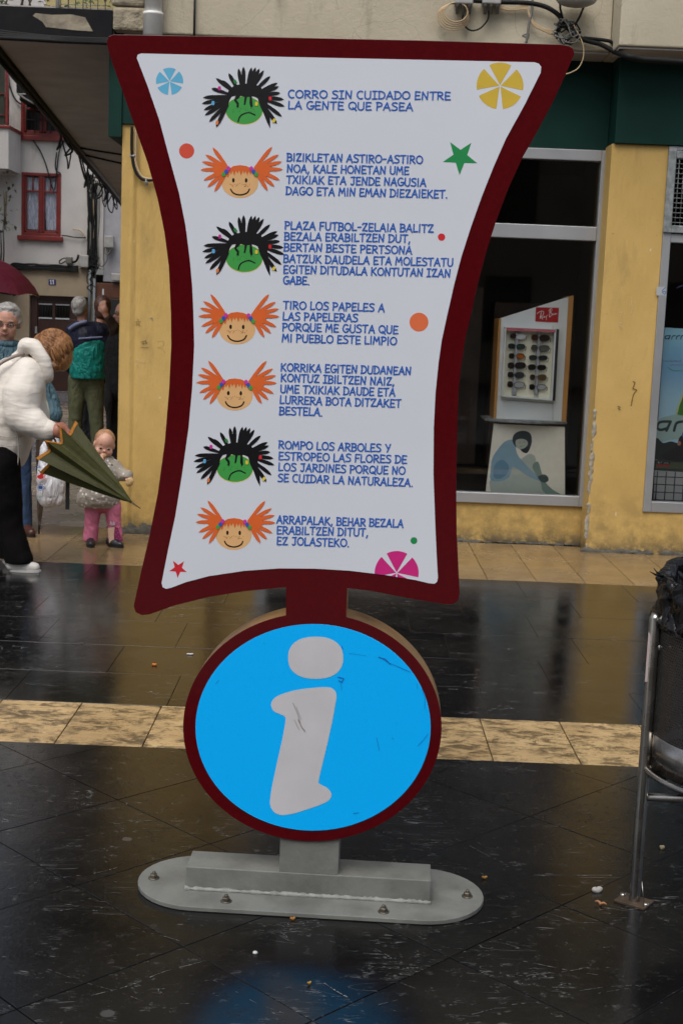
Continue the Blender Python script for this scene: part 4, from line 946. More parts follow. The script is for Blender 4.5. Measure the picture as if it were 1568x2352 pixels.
# printed faces
def face_conv(cx, cy, ox, oy, k, rot=.0):
    c, s_ = math.cos(rot), math.sin(rot)
    def f(p):
        x, y = (p[0]-ox)*.375*k, (p[1]-oy)*.375*k; return (cx + x*c - y*s_, cy + x*s_ + y*c)
    return f
def leafpoly(a, t, w, f):
    a = Vector(a); t = Vector(t); d = (t-a).normalized(); q = Vector((-d.y, d.x)); L_ = (t-a).length
    pr = [(0,.30),(.3,.42),(.6,.5),(.78,.46),(.9,.30),(1,.0)]
    pts = [a + d*L_*u + q*w*v for u, v in pr] + [a + d*L_*u - q*w*v for u, v in reversed(pr[:-1])]
    return [f(p) for p in pts]
def grumpy(cx, cy, k, rot=0):
    f = face_conv(cx, cy, 938, 545, k, rot); b = MB(); mats = [P('#3f9a48'), P('#0c0c10'), P('#c02a90'), P('#5aa8d8'), P('#d02a30'), P('#d8c040'), P('#d87a40'), P('#2f7d3c'), P('#2a5a30')]
    l = L0 + .0003
    b.cur = 5; shape(b, spl, [f(p) for p in ell(938,545,114,87,44)], l-.0001)
    b.cur = 0; shape(b, spl, [f(p) for p in ell(938,544,112,84,44)], l)
    rnd = random.Random(5); b.cur = 8
    for i in range(26): x = 870+rnd.random()*140; y = 535+rnd.random()*24-8*math.sin((x-870)/140*PI); shape(b, spl, [f(p) for p in ell(x,y,2.2,2.2,6)], l+.0001)
    b.cur = 1; l += .0002
    ribbon(b, spl, [f(p) for p in crom([(901,613,0),(908,590,0),(925,571,0),(965,558,0),(1004,573,0)],5)], 3.1*k, l)
    hair = [(828,470),(835,440),(850,412),(880,392),(935,380),(1000,385),(1040,402),(1062,440),(1078,480),(1085,540),(1096,600),(1097,655),(1078,620),(1055,560),(1035,520),(1020,470),(1003,462),(985,458),(990,520),(980,530),(970,505),(972,462),(955,462),(945,510),(935,512),(940,462),(915,455),(905,470),(890,480),(906,500),(905,528),(890,525),(893,508),(876,485),(885,455),(862,460),(848,482),(838,520),(815,560),(790,605),(775,628),(772,610),(795,560),(812,520)]
    shape(b, spl, [f(p) for p in hair], l+.0001)
    i = 0
    tips = [(765,347),(843,317),(903,288),(933,277),(983,281),(1008,281),(1031,288),(1057,299),(1097,335),(1142,376),(1158,438),(1180,478),(1185,520),(1168,583),(1138,627),(738,410),(686,466),(679,503),(690,543),(697,575),(724,615),(766,647),(1150,398),(800,360),(1100,590)]
    for t in tips:
        a = Vector(t) - Vector((938, 470)); dist = a.length; dr_ = a.normalized()
        if t[1] < 400: base = Vector((938,470)) + Vector((dr_.x*75, dr_.y*60))
        elif t[0] < 938: base = Vector((838, 455 + (t[1]-455)*.28))
        else: base = Vector((1050, 455 + (t[1]-455)*.30))
        i += 1; shape(b, spl, leafpoly(base, t, 24, f), l+.0001 + .00003*i)
    l += .0012
    for (x, y, mi, an) in ((787,410,2,0),(883,370,7,-.5),(748,500,3,.1),(1097,472,4,0),(1120,607,5,.6),(773,620,6,.1),(1013,505,5,0)):
        b.cur = mi; shape(b, spl, [f(p) for p in ell(x,y,9,13,10,.5,an)], l)
    return b.build('printed_face', mats, sheet)
def happy(cx, cy, k, rot=0):
    f = face_conv(cx, cy, 912, 990, k, rot); b = MB(); mats = [P('#dcae78'), P('#d8642c'), P('#141210'), P('#c83aa0'), P('#2f56b8'), P('#3f9a48'), P('#8a5a34')]
    l = L0 + .0003; b.cur = 0; shape(b, spl, [f(p) for p in ell(912,985,113,95,44)], l)
    b.cur = 6; rnd = random.Random(9)
    for s_ in (-1, 1):
        for i in range(10): x = 912+s_*(18+rnd.random()*48); y = 1003+rnd.uniform(-9,9); shape(b, spl, [f(p) for p in ell(x,y,2.6,2.6,6)], l+.0001)
    for x in (900,912,925): shape(b, spl, [f(p) for p in ell(x,992+abs(x-912)*.3,2.6,2.6,6)], l+.0001)
    b.cur = 2
    for x in (872, 950): shape(b, spl, [f(p) for p in ell(x,972,8,14,14)], l+.0002)
    ribbon(b, spl, [f(p) for p in crom([(855,1026,0),(866,1044,0),(885,1056,0),(912,1061,0),(940,1056,0),(960,1044,0),(970,1025,0)],4)], 3.2*k, l+.0003)
    b.cur = 1; l += .0005
    cap_ = [(828,935),(838,915),(852,897),(875,884),(912,879),(950,884),(975,895),(993,912),(1005,937),(1000,950),(990,930),(985,915),(975,938),(966,914),(957,945),(948,912),(938,932),(930,910),(918,943),(908,909),(896,930),(888,911),(877,945),(868,913),(857,935),(850,918),(842,950),(836,955)]
    shape(b, spl, [f(p) for p in cap_], l); l += .0001
    j = 0
    for root_, tips in (((842,902),[(745,770),(700,814),(680,857),(670,908),(690,972),(714,1014),(756,1042)]),((1000,902),[(1108,766),(1149,814),(1169,857),(1174,905),(1156,970),(1123,1010),(1081,1035)])):
        for t in tips:
            j += 1; shape(b, spl, leafpoly(root_, t, 24, f), l + .00003*j)
        s_ = -1 if root_[0] < 912 else 1
        shape(b, spl, [f((root_[0], root_[1]-10)), f((root_[0]+s_*62, root_[1]-48)), f((root_[0]+s_*92, root_[1]-22)), f((root_[0]+s_*98, root_[1]+8)), f((root_[0]+s_*70, root_[1]+52)), f((root_[0]-s_*4, root_[1]+16))], l+.0006)
    l += .001
    for s_ in (-1, 1):
        for (dx, dy, mi) in ((70,-90,3),(84,-71,4),(100,-54,5)):
            b.cur = mi; shape(b, spl, [f(p) for p in ell(912+s_*dx, 990+dy, 12, 14, 12)], l+.0001*mi)
    return b.build('printed_face', mats, sheet)
grumpy(561.8, 254.8, 1.0); happy(552, 421.7, 1.0); grumpy(562, 594, .99, .0); happy(545.5, 757.5, .985, .01); happy(540, 909.5, .977, .012); grumpy(540.4, 1075.6, .974, .012); happy(537.7, 1229.3, .97, .014)
def pinwheel(cx, cy, r_, c, a0=90, clip=None):
    b = MB()
    for k in range(5):
        ac = a0 + 36 + 72*k; pts = [(cx + r_*.03*math.cos(R(ac)), cy + r_*.03*math.sin(R(ac)))] + [(cx + r_*math.cos(R(ac+d)), cy + r_*math.sin(R(ac+d))) for d in range(-29, 30, 4)]
        if clip:
            de = []
            for i in range(len(pts)):
                p, q = Vector(pts[i]), Vector(pts[(i+1) % len(pts)]); nn = max(1, int((q-p).length/3)); de += [p.lerp(q, t/nn) for t in range(nn)]
            if all(p.y > clip(p.x) - .5 for p in de): continue
            pts = [(p.x, min(p.y, clip(p.x) - .01*(i % 7))) for i, p in enumerate(de)]
            keep = [p for p in de if p.y <= clip(p.x)]
            # cut cleanly: keep the part above the curve, add the curve itself
            if len(keep) < len(de):
                out = []
                for i, p in enumerate(de):
                    if p.y <= clip(p.x): out.append((p.x, p.y))
                    else: out.append((p.x, clip(p.x) + .0008*i))
                pts = [out[0]]
                for p in out[1:]:
                    if math.hypot(p[0]-pts[-1][0], p[1]-pts[-1][1]) > .6: pts.append(p)
        if len(pts) > 2: shape(b, spl, pts, L0+.0003)
    b.build('printed_pinwheel', P(c), sheet)
pinwheel(391, 188, 31.2, '#5fb0d4'); pinwheel(1147, 198.4, 53.5, '#cdae3c', 92); pinwheel(910.5, 1315, 50.5, '#c8287c', 92, lambda x: 1319.5 + (x-880)*.152)
def star(cx, cy, r_, c, a0=90):
    pts = [(cx + (r_ if i % 2 == 0 else r_*.40)*math.cos(R(a0+36*i)), cy + (r_ if i % 2 == 0 else r_*.40)*math.sin(R(a0+36*i))) for i in range(10)]
    b = MB(); shape(b, spl, pts, L0+.0003); b.build('printed_star', P(c), sheet)
star(1056, 361.5, 41.5, '#1f8a4c', 92); star(410.5, 1305, 21.5, '#c82834', 93)
for (x, y, r_, c) in ((430,347.4,17.3,'#d2503c'),(1013.2,545,8.4,'#cc2a34'),(961.5,739.7,21.6,'#dc6e44'),(950,1240.6,7.8,'#1f8a4c')):
    b = MB(); shape(b, spl, ell(x, y, r_, r_, 36), L0+.0003); b.build('printed_dot', P(c), sheet)
# blue disc with the letter i
bq, bt, bb = newmat('blue_reflective_film'); v = coords(bt)
cbase = mixc(bt, ramp(bt, noise(bt, v, 220, 2), .3, .7), (.0,.45,1.0), (.0,.415,.99))
vsx = bt.nodes.new('ShaderNodeMapping'); vsx.inputs['Scale'].default_value = (5, 1, 2); vsx.inputs['Rotation'].default_value = (0,.5,0); bt.links.new(v, vsx.inputs[0])
sm = mth(bt, 'MULTIPLY', ramp(bt, noise(bt, vsx.outputs[0], 9, 6, .75), .64, .72, 0, .55), ramp(bt, noise(bt, v, 6, 2), .5, .62))
bt.links.new(mixc(bt, sm, cbase, (.005,.12,.36)), bb.inputs['Base Color']); bb.inputs['Roughness'].default_value = .35; bb.inputs['Specular IOR Level'].default_value = .35
b = MB(); b.prism([spl.pt(x, y, LF+.0022) for x, y in ell(dcx+1.8, dcy, 269, 236.6, 96)], SN*-.002); disc = b.build('blue_disc', bq, sign)
cv = lambda x, y: (x*.5893+252, y*.5893+1344)
ig = M('grey_letter_film', (.54,.54,.56), (.50,.50,.52), rough=.4, scale=12, bstr=.03, bscale=600)
b = MB(); shape(b, spl, [cv(*p) for p in ell(803,280,107,82,48,.86)], LF+.0028)
st = [(630,462),(640,440),(665,424),(720,407),(780,398),(845,394),(872,402),(884,425),(878,470),(865,540),(840,650),(815,755),(822,772),(848,786),(864,808),(858,830),(830,848),(780,866),(730,882),(700,889),(665,891),(640,878),(626,850),(628,820),(634,780),(655,680),(675,590),(686,525),(682,508),(662,498),(640,487)]
shape(b, spl, [cv(p.x, p.y) for p in crom([(q[0],q[1],0) for q in st], 4, True)], LF+.0028); b.build('letter_i', ig, disc)
b = MB(); l = LF+.0034
for pts, w in (([(1050,275),(1085,298),(1170,335)],1.6),([(1048,278),(1075,285),(1092,305)],3.0),([(932,262),(1000,272)],.8),([(890,355),(912,360),(905,375),(893,368)],3.2),([(1215,400),(1228,440),(1225,480)],1.0),([(1195,380),(1198,400)],.9),([(1240,575),(1220,600),(1200,622)],1.4),([(1040,590),(1050,640)],1.5),([(950,885),(970,882)],2.2),([(905,235),(908,245)],2.),([(415,380),(428,366)],1.2),([(900,378),(905,405)],1.),([(1100,590),(1106,596)],1.4)):
    l = ribbon(b, spl, [cv(*p) for p in pts], w*.7, l)
b.build('scuff', P('#1568b8'), disc)
b = MB()
for pts, w in (([(715,455),(735,500),(745,540)],1.0),([(735,520),(750,550),(762,565)],1.8),([(720,520),(740,560)],.8),([(728,470),(748,520)],.7)): l = ribbon(b, spl, [cv(*p) for p in pts], w, l)
b.build('scuff', P('#8f7f7a'), disc)

# ================================================================== LITTER BIN
bp = G(1455, 2072); by = bp.y; binr = empty('litter_bin', (bp.x+.33, by, 0), 'round perforated steel litter bin with black liner between two posts', 'litter bin')
zt_ = W(1480, 1408, by).z; k_ = by/F_PX
xb_ = bp.x; rp = 13.5*k_; bcx = xb_ + .30; 
zb_ = W(1500, 1770, by).z
def post_at(x):
    b = MB(); b.lathe((x, by, 0), [(rp,.004),(rp,zt_-.012),(rp*.72,zt_),(0,zt_)], 24); b.build('post', MT['steel'], binr)
    b = MB(); b.box((x-.035, by-.045, .0), (x+.035, by+.045, .006), rz=.95); b.build('foot_plate', MT['rust'], binr, bevel=.001)
    for s_ in (-1, 1):
        b = MB(); q = Vector((x + .026*s_, by - .03*s_*1.0, .006)); b.lathe(q, [(.0085,0),(.0085,.006),(.0,.006)], 10); b.build('foot_bolt', MT['steel'], binr)
post_at(xb_); post_at(2*bcx - xb_)
b = MB(); zc_ = W(1470, 1830, by).z; b.tube([(xb_+rp*.8, by, zc_), (2*bcx-xb_-rp*.8, by, zc_)], .0115, 14); b.build('cross_bar', MT['steel'], binr)
b = MB(); b.tube([(xb_+.02, by-.035, .004),(xb_+.013, by-.02, .07)], .0015, 5); b.build('tie_wire', MT['steel'], binr)
brad = bcx - W(1503, 1600, by).x; zr = W(1560, 1800, by-.12).z
perf, t, bs = newmat('perforated_steel')
t.links.new(mixc(t, .5, (.12,.115,.11), (.10,.095,.09)), bs.inputs['Base Color']); bs.inputs['Metallic'].default_value = .85; bs.inputs['Roughness'].default_value = .4
uvn = t.nodes.new('ShaderNodeUVMap'); mp = t.nodes.new('ShaderNodeMapping'); mp.inputs['Scale'].default_value = (1,1,1); t.links.new(uvn.outputs[0], mp.inputs[0])
sep = t.nodes.new('ShaderNodeSeparateXYZ'); t.links.new(mp.outputs[0], sep.inputs[0])
def cell(off):
    fx = mth(t, 'SUBTRACT', mth(t, 'FRACT', mth(t, 'ADD', sep.outputs[0], off)), .5); fy = mth(t, 'SUBTRACT', mth(t, 'FRACT', mth(t, 'ADD', sep.outputs[1], off)), .5)
    return mth(t, 'SQRT', mth(t, 'ADD', mth(t, 'MULTIPLY', fx, fx), mth(t, 'MULTIPLY', mth(t, 'MULTIPLY', fy, fy), 3.0)))
dm = mth(t, 'MINIMUM', cell(0), cell(.5)); t.links.new(mth(t, 'GREATER_THAN', dm, .25), bs.inputs['Alpha'])
def cyl_part(name, r0, z0, z1, mat_, n=64, uv=None, parent=binr):
    me = bpy.data.meshes.new(name); vv = []; ff = []
    for j, z in enumerate((z0, z1)):
        for i in range(n+1): a = 2*PI*i/n; vv.append((bcx + r0*math.cos(a) - binr.location.x, r0*math.sin(a), z))
    for i in range(n): ff.append((i, i+1, n+2+i, n+1+i))
    me.from_pydata(vv, [], ff); ul = me.uv_layers.new(name='UVMap')
    for p in me.polygons:
        p.use_smooth = True
        for li, vi in zip(p.loop_indices, p.vertices): i = vi % (n+1); ul.data[li].uv = (2*PI*r0*i/n/.0085, (vi // (n+1))*(z1-z0)/.0148)
    me.materials.append(mat_); o = bpy.data.objects.new(name, me); COL.objects.link(o); o.parent = parent; return o
ztop_b = W(1520, 1400, by).z
cyl_part('basket', brad, zr+.10, ztop_b, perf)
b = MB(); b.lathe((bcx, by, 0), [(brad-.006, zr+.01),(brad+.0015, zr+.01),(brad+.0015, zr+.105),(brad-.001, zr+.105)], 64); b.lathe((bcx,by,0), [(0,zr+.012),(brad,zr+.012)], 64); b.build('basket_band', MT['steel'], binr)
b = MB(); b.box((xb_+.055, by-.018, zr+.11), (xb_+.062, by+.025, ztop_b)); b.build('side_strap', MT['steel'], binr)
b = MB(); ring = [Vector((bcx + (brad+.012)*math.cos(a), by + (brad+.012)*math.sin(a), zr)) for a in [2*PI*i/64 for i in range(65)]]; b.tube(ring, .009, 10, caps=False); b.build('bottom_ring', MT['steel'], binr)
zp_ = W(1505, 1487, by).z
for s_ in (-1, 1):
    b = MB(); x = xb_+rp*.7 if s_ < 0 else 2*bcx-xb_-rp*.7; b.lathe((x, by, zp_), [(.0,0),(.0115,.0),(.0115,.026),(.009,.028),(.009,.03),(.0125,.032),(.0125,.044),(.010,.046),(.0,.046)], 18, axis=(-s_,0,0)); b.build('pivot_pin', MT['steel'], binr)
    b = MB(); b.box((x-s_*.01, by-.018, zr-.028), (x-s_*.05, by+.018, zr-.005)); b.build('bracket', MT['black'], binr, bevel=.004)
b = MB(); b.add([(xb_-rp-.0012, by-.006, zt_-.19),(xb_-rp+.006, by-.0122, zt_-.19),(xb_-rp+.006, by-.0122, zt_-.06),(xb_-rp-.0012, by-.006, zt_-.05)], [(0,1,2,3)]); b.build('torn_sticker', P('#b8a8a4'), binr)
# bin liner: folded over the rim, wrinkled
zl_t = W(1560, 1318, by).z; zl_b = W(1540, 1432, by).z
lin_ = empty('bin_liner', (bcx, by, zl_b), 'crumpled black plastic liner folded over the rim of the litter bin', 'bin liner')
rnd = random.Random(21); b = MB(); n = 120; prof = [(brad+.014, zl_b-.004), (brad+.022, zl_b+.012), (brad+.010, zl_b+.035), (brad+.006, zl_b+.06),(brad+.010, zl_b+.085), (brad+.007, zl_b+.11), (brad+.010, zl_t-.012), (brad+.002, zl_t+.0), (brad-.02, zl_t-.006), (brad-.035, zl_t-.06), (brad-.05, zl_t-.2), (brad*.5, zl_t-.3), (0.001, zl_t-.33)]
ph = [rnd.uniform(0,6.3) for _ in range(24)]
vv = []; ff = []
pr2 = []
for i in range(len(prof)-1):
    for q in range(3): t_ = q/3; pr2.append((prof[i][0]*(1-t_)+prof[i+1][0]*t_, prof[i][1]*(1-t_)+prof[i+1][1]*t_))
pr2.append(prof[-1])
for j, (r_, z) in enumerate(pr2):
    for i in range(n):
        a = 2*PI*i/n; w_ = .0028*math.sin(7*a+ph[0]+j*.25) + .0035*math.sin(17*a+ph[1]+j*.5) + .0022*math.sin(31*a+ph[2]-j*.9) + .0016*rnd.uniform(-1,1); dz = .010*math.sin(3*a+ph[4]) + .006*math.sin(9*a+ph[5]); top = 1 if 12 < j < 26 else .35
        rr_ = max(.0, r_ + w_*(1 if j < 30 else .3)); vv.append((bcx+rr_*math.cos(a), by+rr_*math.sin(a), z + dz*top))
for j in range(len(pr2)-1):
    for i in range(n): q = (i+1) % n; ff.append((j*n+i, j*n+q, (j+1)*n+q, (j+1)*n+i))
b.add(vv, ff, True); b.build('liner', MT['bag'], lin_)
b = MB(); p0 = W(1512, 1322, by); b.tube([p0+Vector((.01,0,0)), p0 + Vector((-.012,-.01,.004)), p0+Vector((-.028,-.01,.012))], [.006,.003,.001], 6); b.tube([p0+Vector((.01,0,0)), p0 + Vector((-.01,-.01,.012)), p0+Vector((-.018,-.01,.022))], [.004,.002,.001], 6); b.build('knot_tail', MT['bag'], lin_)

# small litter on the wet paving
for i, (px, py, c, r_, nm, lb, ct) in enumerate((
    (586, 2190, '#b8bcb8', .007, 'chewing_gum', 'round white gum blob on dark paving in front of the sign', 'gum'),
    (356, 1820/1, '#c86a1e', .008, 'orange_peel', '', ''),)):
    if not lb: continue
    q = G(px, py); b = MB(); b.lathe((q.x,q.y,.001), [(0,.0),(r_,.0),(r_*.8,.004),(0,.005)], 9); tag(b.build(nm, P(c,.6), None, loc=q), lb, ct)
def bit(name, px, py, c, L_, w_, ang, lb, ct, curl=.004):
    q = G(px, py); b = MB(); n = 6; pts = []
    for i in range(n+1): t_ = i/n-.5; pts.append(Vector((q.x + math.cos(ang)*L_*t_ + .15*L_*math.sin(t_*6)*math.sin(ang), q.y + math.sin(ang)*L_*t_, .003 + curl*abs(math.sin(t_*5)))))
    b.tube(pts, [w_*(.35+.65*math.sin(PI*(i+.6)/(n+1.2))) for i in range(n+1)], 6); tag(b.build(name, P(c,.6), None, loc=q), lb, ct)
bit('orange_peel', 355, 1529, '#c8701e', .022, .006, .1, 'small orange peel scrap on dark paving left of the disc', 'peel')
bit('cigarette_butt', 437, 1504, '#c4c0bc', .032, .0045, .15, 'white cigarette butt on the dark paving left of the sign neck', 'cigarette butt', .001)
bit('paper_scrap', 1370, 2048, '#a09c98', .03, .010, .5, 'crumpled grey paper scrap left of the bin post', 'paper')
bit('dry_leaf', 1378, 2080, '#9a6a44', .035, .004, -.5, 'curled brown leaf scrap below the paper near the bin post', 'leaf', .008)
bit('paper_scrap', 1519, 1950, '#b0a484', .014, .007, .1, 'small yellowish scrap on the paving right of the bin post', 'paper')
bit('dry_leaf', 672, 2114, '#9a6420', .014, .004, .3, 'tiny orange leaf scrap just in front of the base plate', 'leaf')
bit('dry_leaf', 1112, 1993+26, '#8a6420', .016, .004, .3, 'tiny ochre leaf scrap right of the base plate', 'leaf')
bit('dry_leaf', 710, 2262, '#9a7a24', .010, .003, .9, 'tiny yellow leaf scrap near the bottom middle of the paving', 'leaf')

# ================================================================== SHOP WINDOW DISPLAY
YS = YW + .20
dpl = Plane((0, YS, 0), (0,-1,0)); c4 = lambda x, y: (x*.12858+1125.6, y*.12858+672); c6 = lambda x, y: (x*.432+1008, y*.432+294)
stand = empty('display_stand', dpl.pt(*c4(750, 2290)), 'silver sunglasses display stand with slanted top and orange edges in the shop window', 'display stand')
def pface(name, pts, conv, depth, mat_, parent, lift=0.0, bevel=0.0, plane=dpl):
    b = MB(); b.prism([plane.pt(*conv(*p), lift) for p in pts], plane.n*-depth); return b.build(name, mat_, parent, bevel=bevel)
pface('back_board', [(187,458),(1394,78),(1262,2300),(95,2275)], c4, .05, MT['silver'], stand, bevel=.002)
pface('orange_edge', [(1395,76),(1480,53),(1345,2302),(1263,2300)], c4, .30, MT['orangewood'], stand, .012)
pface('orange_edge', [(145,467),(186,460),(95,2272),(50,2268)], c4, .30, MT['orangewood'], stand, .012)
pface('side_panel', [(1212,585),(1362,590),(1262,2298),(1112,2290)], c4, .02, MT['silver'], stand, .004)
case_d = .07
cs_ = [(243,612),(1200,652),(1130,1925),(175,1846)]
pface('case_back', [(262,680),(1118,712),(1060,1890),(205,1826)], c4, .004, P('#f4f1da'), stand, .005)
fr = pface('case_frame', [(243,612),(1150,648),(1150,660),(262,622)], c4, case_d, MT['silver'], stand, case_d)
pface('case_frame', [(243,612),(266,613),(208,1826),(178,1846)], c4, case_d, MT['silver'], stand, case_d)
pface('case_frame', [(1122,650),(1150,650),(1080,1918),(1058,1890)], c4, case_d, MT['silver'], stand, case_d)
pface('case_frame', [(208,1828),(1056,1892),(1080,1920),(176,1848)], c4, case_d, MT['silver'], stand, case_d-.001)
pface('case_side', [(1151,650),(1202,656),(1132,1926),(1081,1920)], c4, .06, MT['black'], stand, .062)
pface('header_strip', [(264,622),(1138,662),(1134,710),(262,676)], c4, .002, P('#c86c78'), stand, case_d+.003)
b = MB()
for i in range(12): ribbon(b, dpl, [c4(590+i*18, 660+i*.9), c4(599+i*18, 668+i*.9)], .7, case_d+.0045)
b.build('header_print', P('#e6d8d8'), stand)
for x0, x1, xx0, xx1 in ((425,520,372,460),(822,912,765,850)):
    b = MB(); cpts = []
    for y in range(690, 1880, 60):
        t_ = (y-690)/1170; xc_ = (x0*(1-t_)+xx0*t_ + x1*(1-t_)+xx1*t_)/2; cpts.append(dpl.pt(*c4(xc_, y), .018))
    b.tube(cpts, .016, 12); b.build('column', P('#a9adb4'), stand)
pface('red_plate', [(810,262),(1220,272),(1205,536),(798,515)], c4, .003, P('#b3121a'), stand, .004)
b = MB(); l = .0048
for pts, w in (([(826,378),(870,345),(920,330),(945,345),(940,390),(905,425),(880,432)],1.5),([(905,345),(895,400),(885,465)],1.7),([(890,432),(915,455),(930,475)],1.5),([(930,425),(925,445),(945,440),(955,425),(955,445)],1.1),([(965,420),(962,440),(985,435),(995,415)],1.1),([(995,415),(998,450),(990,488)],1.1),([(1015,404),(1020,406)],1.8),([(1065,300),(1055,370),(1048,440)],1.5),([(1040,330),(1062,295),(1092,285),(1090,320),(1062,355)],1.3),([(1065,358),(1092,370),(1085,410),(1050,438)],1.3),([(1105,380),(1100,400),(1120,395),(1125,375),(1128,398)],1.1),([(1138,380),(1138,398)],1.1),([(1138,388),(1150,372),(1155,392)],1.1),([(1160,375),(1162,392)],1.1),([(1162,382),(1172,368),(1182,385)],1.1)):
    l = ribbon(b, dpl, [c4(p.x, p.y) for p in crom([(q[0],q[1],0) for q in pts], 3)], w*.9, l)
b.build('script_lettering', P('#e8e2e0'), stand)
pface('groove', [(190,1910),(1108,1975),(1106,1982),(190,1917)], c4, .002, MT['galv'], stand, .004)
pface('groove', [(1108,590),(1114,590),(1014+96,2290),(1106,2290)], c4, .002, MT['galv'], stand, .0095)
# shelf and card below it
shf = empty('shelf', dpl.pt(*c6(460, 1560)), 'thin curved grey shelf between the sunglasses stand and the portrait card', 'shelf')
b = MB(); s0, s1 = dpl.pt(*c6(240,1545)), dpl.pt(*c6(672,1572)); 
pts = [Vector((s0.x + (s1.x-s0.x)*i/14, YS-.05-.10*math.sin(PI*i/14), s1.z)) for i in range(15)] + [Vector((s1.x, YS+.30, s1.z)), Vector((s0.x, YS+.30, s1.z))]
b.prism(pts, (0,0,.018)); b.build('board', MT['galv'], shf, bevel=.002)
card = empty('portrait_card', dpl.pt(*c6(450, 1950)), 'pale advertising card with a seated woman in a light blue top', 'advertising card')
pface('card', [(288,1570),(662,1588),(663,1957),(243,1943)], c6, .03, P('#f4f2e4'), card, .04)
def cp_(name, pts, c, l, sm=3): 
    b = MB(); shape(b, dpl, [c6(p.x, p.y) for p in crom([(q[0],q[1],0) for q in pts], sm, True)], .04+l); b.build(name, P(c,.5), card)
cp_('printed_skirt', [(268,1868),(330,1862),(380,1800),(430,1758),(475,1730),(505,1745),(515,1800),(540,1850),(560,1900),(600,1935),(560,1948),(480,1940),(380,1945),(285,1940),(268,1910)], '#b8c4bc', .001)
cp_('printed_top', [(270,1868),(272,1800),(280,1750),(312,1700),(345,1665),(385,1655),(400,1680),(410,1730),(450,1780),(500,1830),(545,1850),(540,1872),(480,1855),(420,1815),(385,1800),(370,1850),(330,1872)], '#8cb0c4', .0014)
cp_('printed_shade', [(285,1850),(290,1790),(330,1760),(365,1790),(360,1830),(320,1862)], '#6d98b4', .0018)
cp_('printed_leg', [(490,1800),(520,1770),(540,1830),(560,1880),(600,1920),(640,1945),(590,1950),(545,1925),(535,1880)], '#7d9890', .0018)
cp_('printed_hair', [(385,1660),(392,1630),(415,1612),(450,1608),(480,1622),(488,1660),(478,1700),(462,1725),(440,1720),(420,1700),(400,1690)], '#24343a', .0022)
cp_('printed_face', [(402,1662),(415,1652),(440,1650),(462,1660),(466,1680),(450,1698),(425,1705),(405,1690)], '#b4beb0', .0026)
cp_('printed_hands', [(520,1850),(550,1838),(572,1850),(575,1872),(552,1882),(530,1870)], '#3f5457', .0026)
b = MB()
for pts in ([(418,1672),(428,1669)],[(442,1668),(452,1666)],[(425,1690),(440,1688)]): ribbon(b, dpl, [c6(*p) for p in pts], .7, .0432)
b.build('printed_features', P('#33474a'), card)
b = MB(); p = dpl.pt(*c6(450,1760)); b.box((p.x-.18, YS+.02, fr_b+.0), (p.x+.18, YS+.25, s1.z-.02)); b.build('plinth', P('#54504a'), card, bevel=.005)
# sunglasses, two columns of six
rowsL = [((390,775,42,38),(535,782,78,44),'#3a2a20','#d8dcde'),((365,955,55,42),(530,965,72,42),'#22302c','#2c4644'),((365,1130,42,42),(522,1135,66,44),'#1c1712','#c06a1c'),((355,1300,52,50),(520,1300,92,52),'#15130f','#1a1816'),((348,1465,46,46),(508,1470,78,48),'#12110e','#30343a'),((340,1635,44,48),(505,1645,88,50),'#2a1c10','#c4c8ca')]
rowsR = [((780,805,52,50),(950,812,88,52),'#4a2818','#2a1a14'),((770,985,50,46),(948,995,86,50),'#4c4a44','#5e605c'),((745,1160,64,38),(925,1165,74,38),'#203030','#1c2228'),((725,1330,66,44),(900,1335,72,42),'#101410','#100e10'),((738,1510,44,50),(905,1515,80,54),'#24201a','#54462e'),((730,1680,44,44),(900,1685,78,44),'#24201a','#c4c8ca')]
desc = [['white framed dark','teal tinted','orange mirrored','large black','pale rimmed black','silver mirrored'],['brown tortoiseshell','smoky grey','slim dark','oval black','gold framed olive','bright silver mirrored']]
ordn = ['top','second','third','fourth','fifth','bottom']
for ci, rws in enumerate((rowsL, rowsR)):
    for ri, (l1, l2, ca, cb2) in enumerate(rws):
        mx_, my_ = (l1[0]+l2[0])/2, (l1[1]+l2[1])/2
        rt = empty('sunglasses', dpl.pt(*c4(mx_, my_), .04), '%s sunglasses in the %s row of the display case, %s column' % (desc[ci][ri], ordn[ri], ('left','right')[ci]), 'sunglasses', 'sunglasses in the display case')
        for li, (lx, ly, rx, ry) in enumerate((l1, l2)):
            lf = .036
            b = MB(); outl = [dpl.pt(*c4(*p), lf) for p in ell(lx, ly, rx, ry, 18, .8)]; b.prism(outl, (0,.004,0)); b.build('lens', plain('lens_tint', ca if li == 0 else cb2, .08, .3 if 'c' in cb2[1:2] else .0), rt)
            ring = [dpl.pt(*c4(*p), lf+.001) for p in ell(lx, ly, rx+4, ry+4, 18, .8)]; b = MB(); b.tube(ring+[ring[0]], .0022, 5, caps=False); b.build('rim', P('#cfd3d6' if (ci, ri) == (0, 0) and li == 1 else ('#a89078' if (ci, ri) == (1, 4) else '#1a1614')), rt)
        b = MB(); b.tube([dpl.pt(*c4(l1[0]+l1[2]*.9, l1[1]-8), .037), dpl.pt(*c4((l1[0]+l2[0]-l2[2]*.5)/2+20, l1[1]-16), .042), dpl.pt(*c4(l2[0]-l2[2]*.95, l2[1]-8), .037)], .002, 5); b.build('bridge', P('#1a1614'), rt)
        b = MB(); e_ = dpl.pt(*c4(l2[0]+l2[2], l2[1]-4), .037); b.tube([e_, e_+Vector((.012,.008,-.004)), dpl.pt(*c4(l2[0]+l2[2]*1.25, l2[1]+ (70 if (ri in (1,2,3,5) or ci) else 40)), .012)], .0022, 5); b.build('temple', P('#1a1614'), rt)
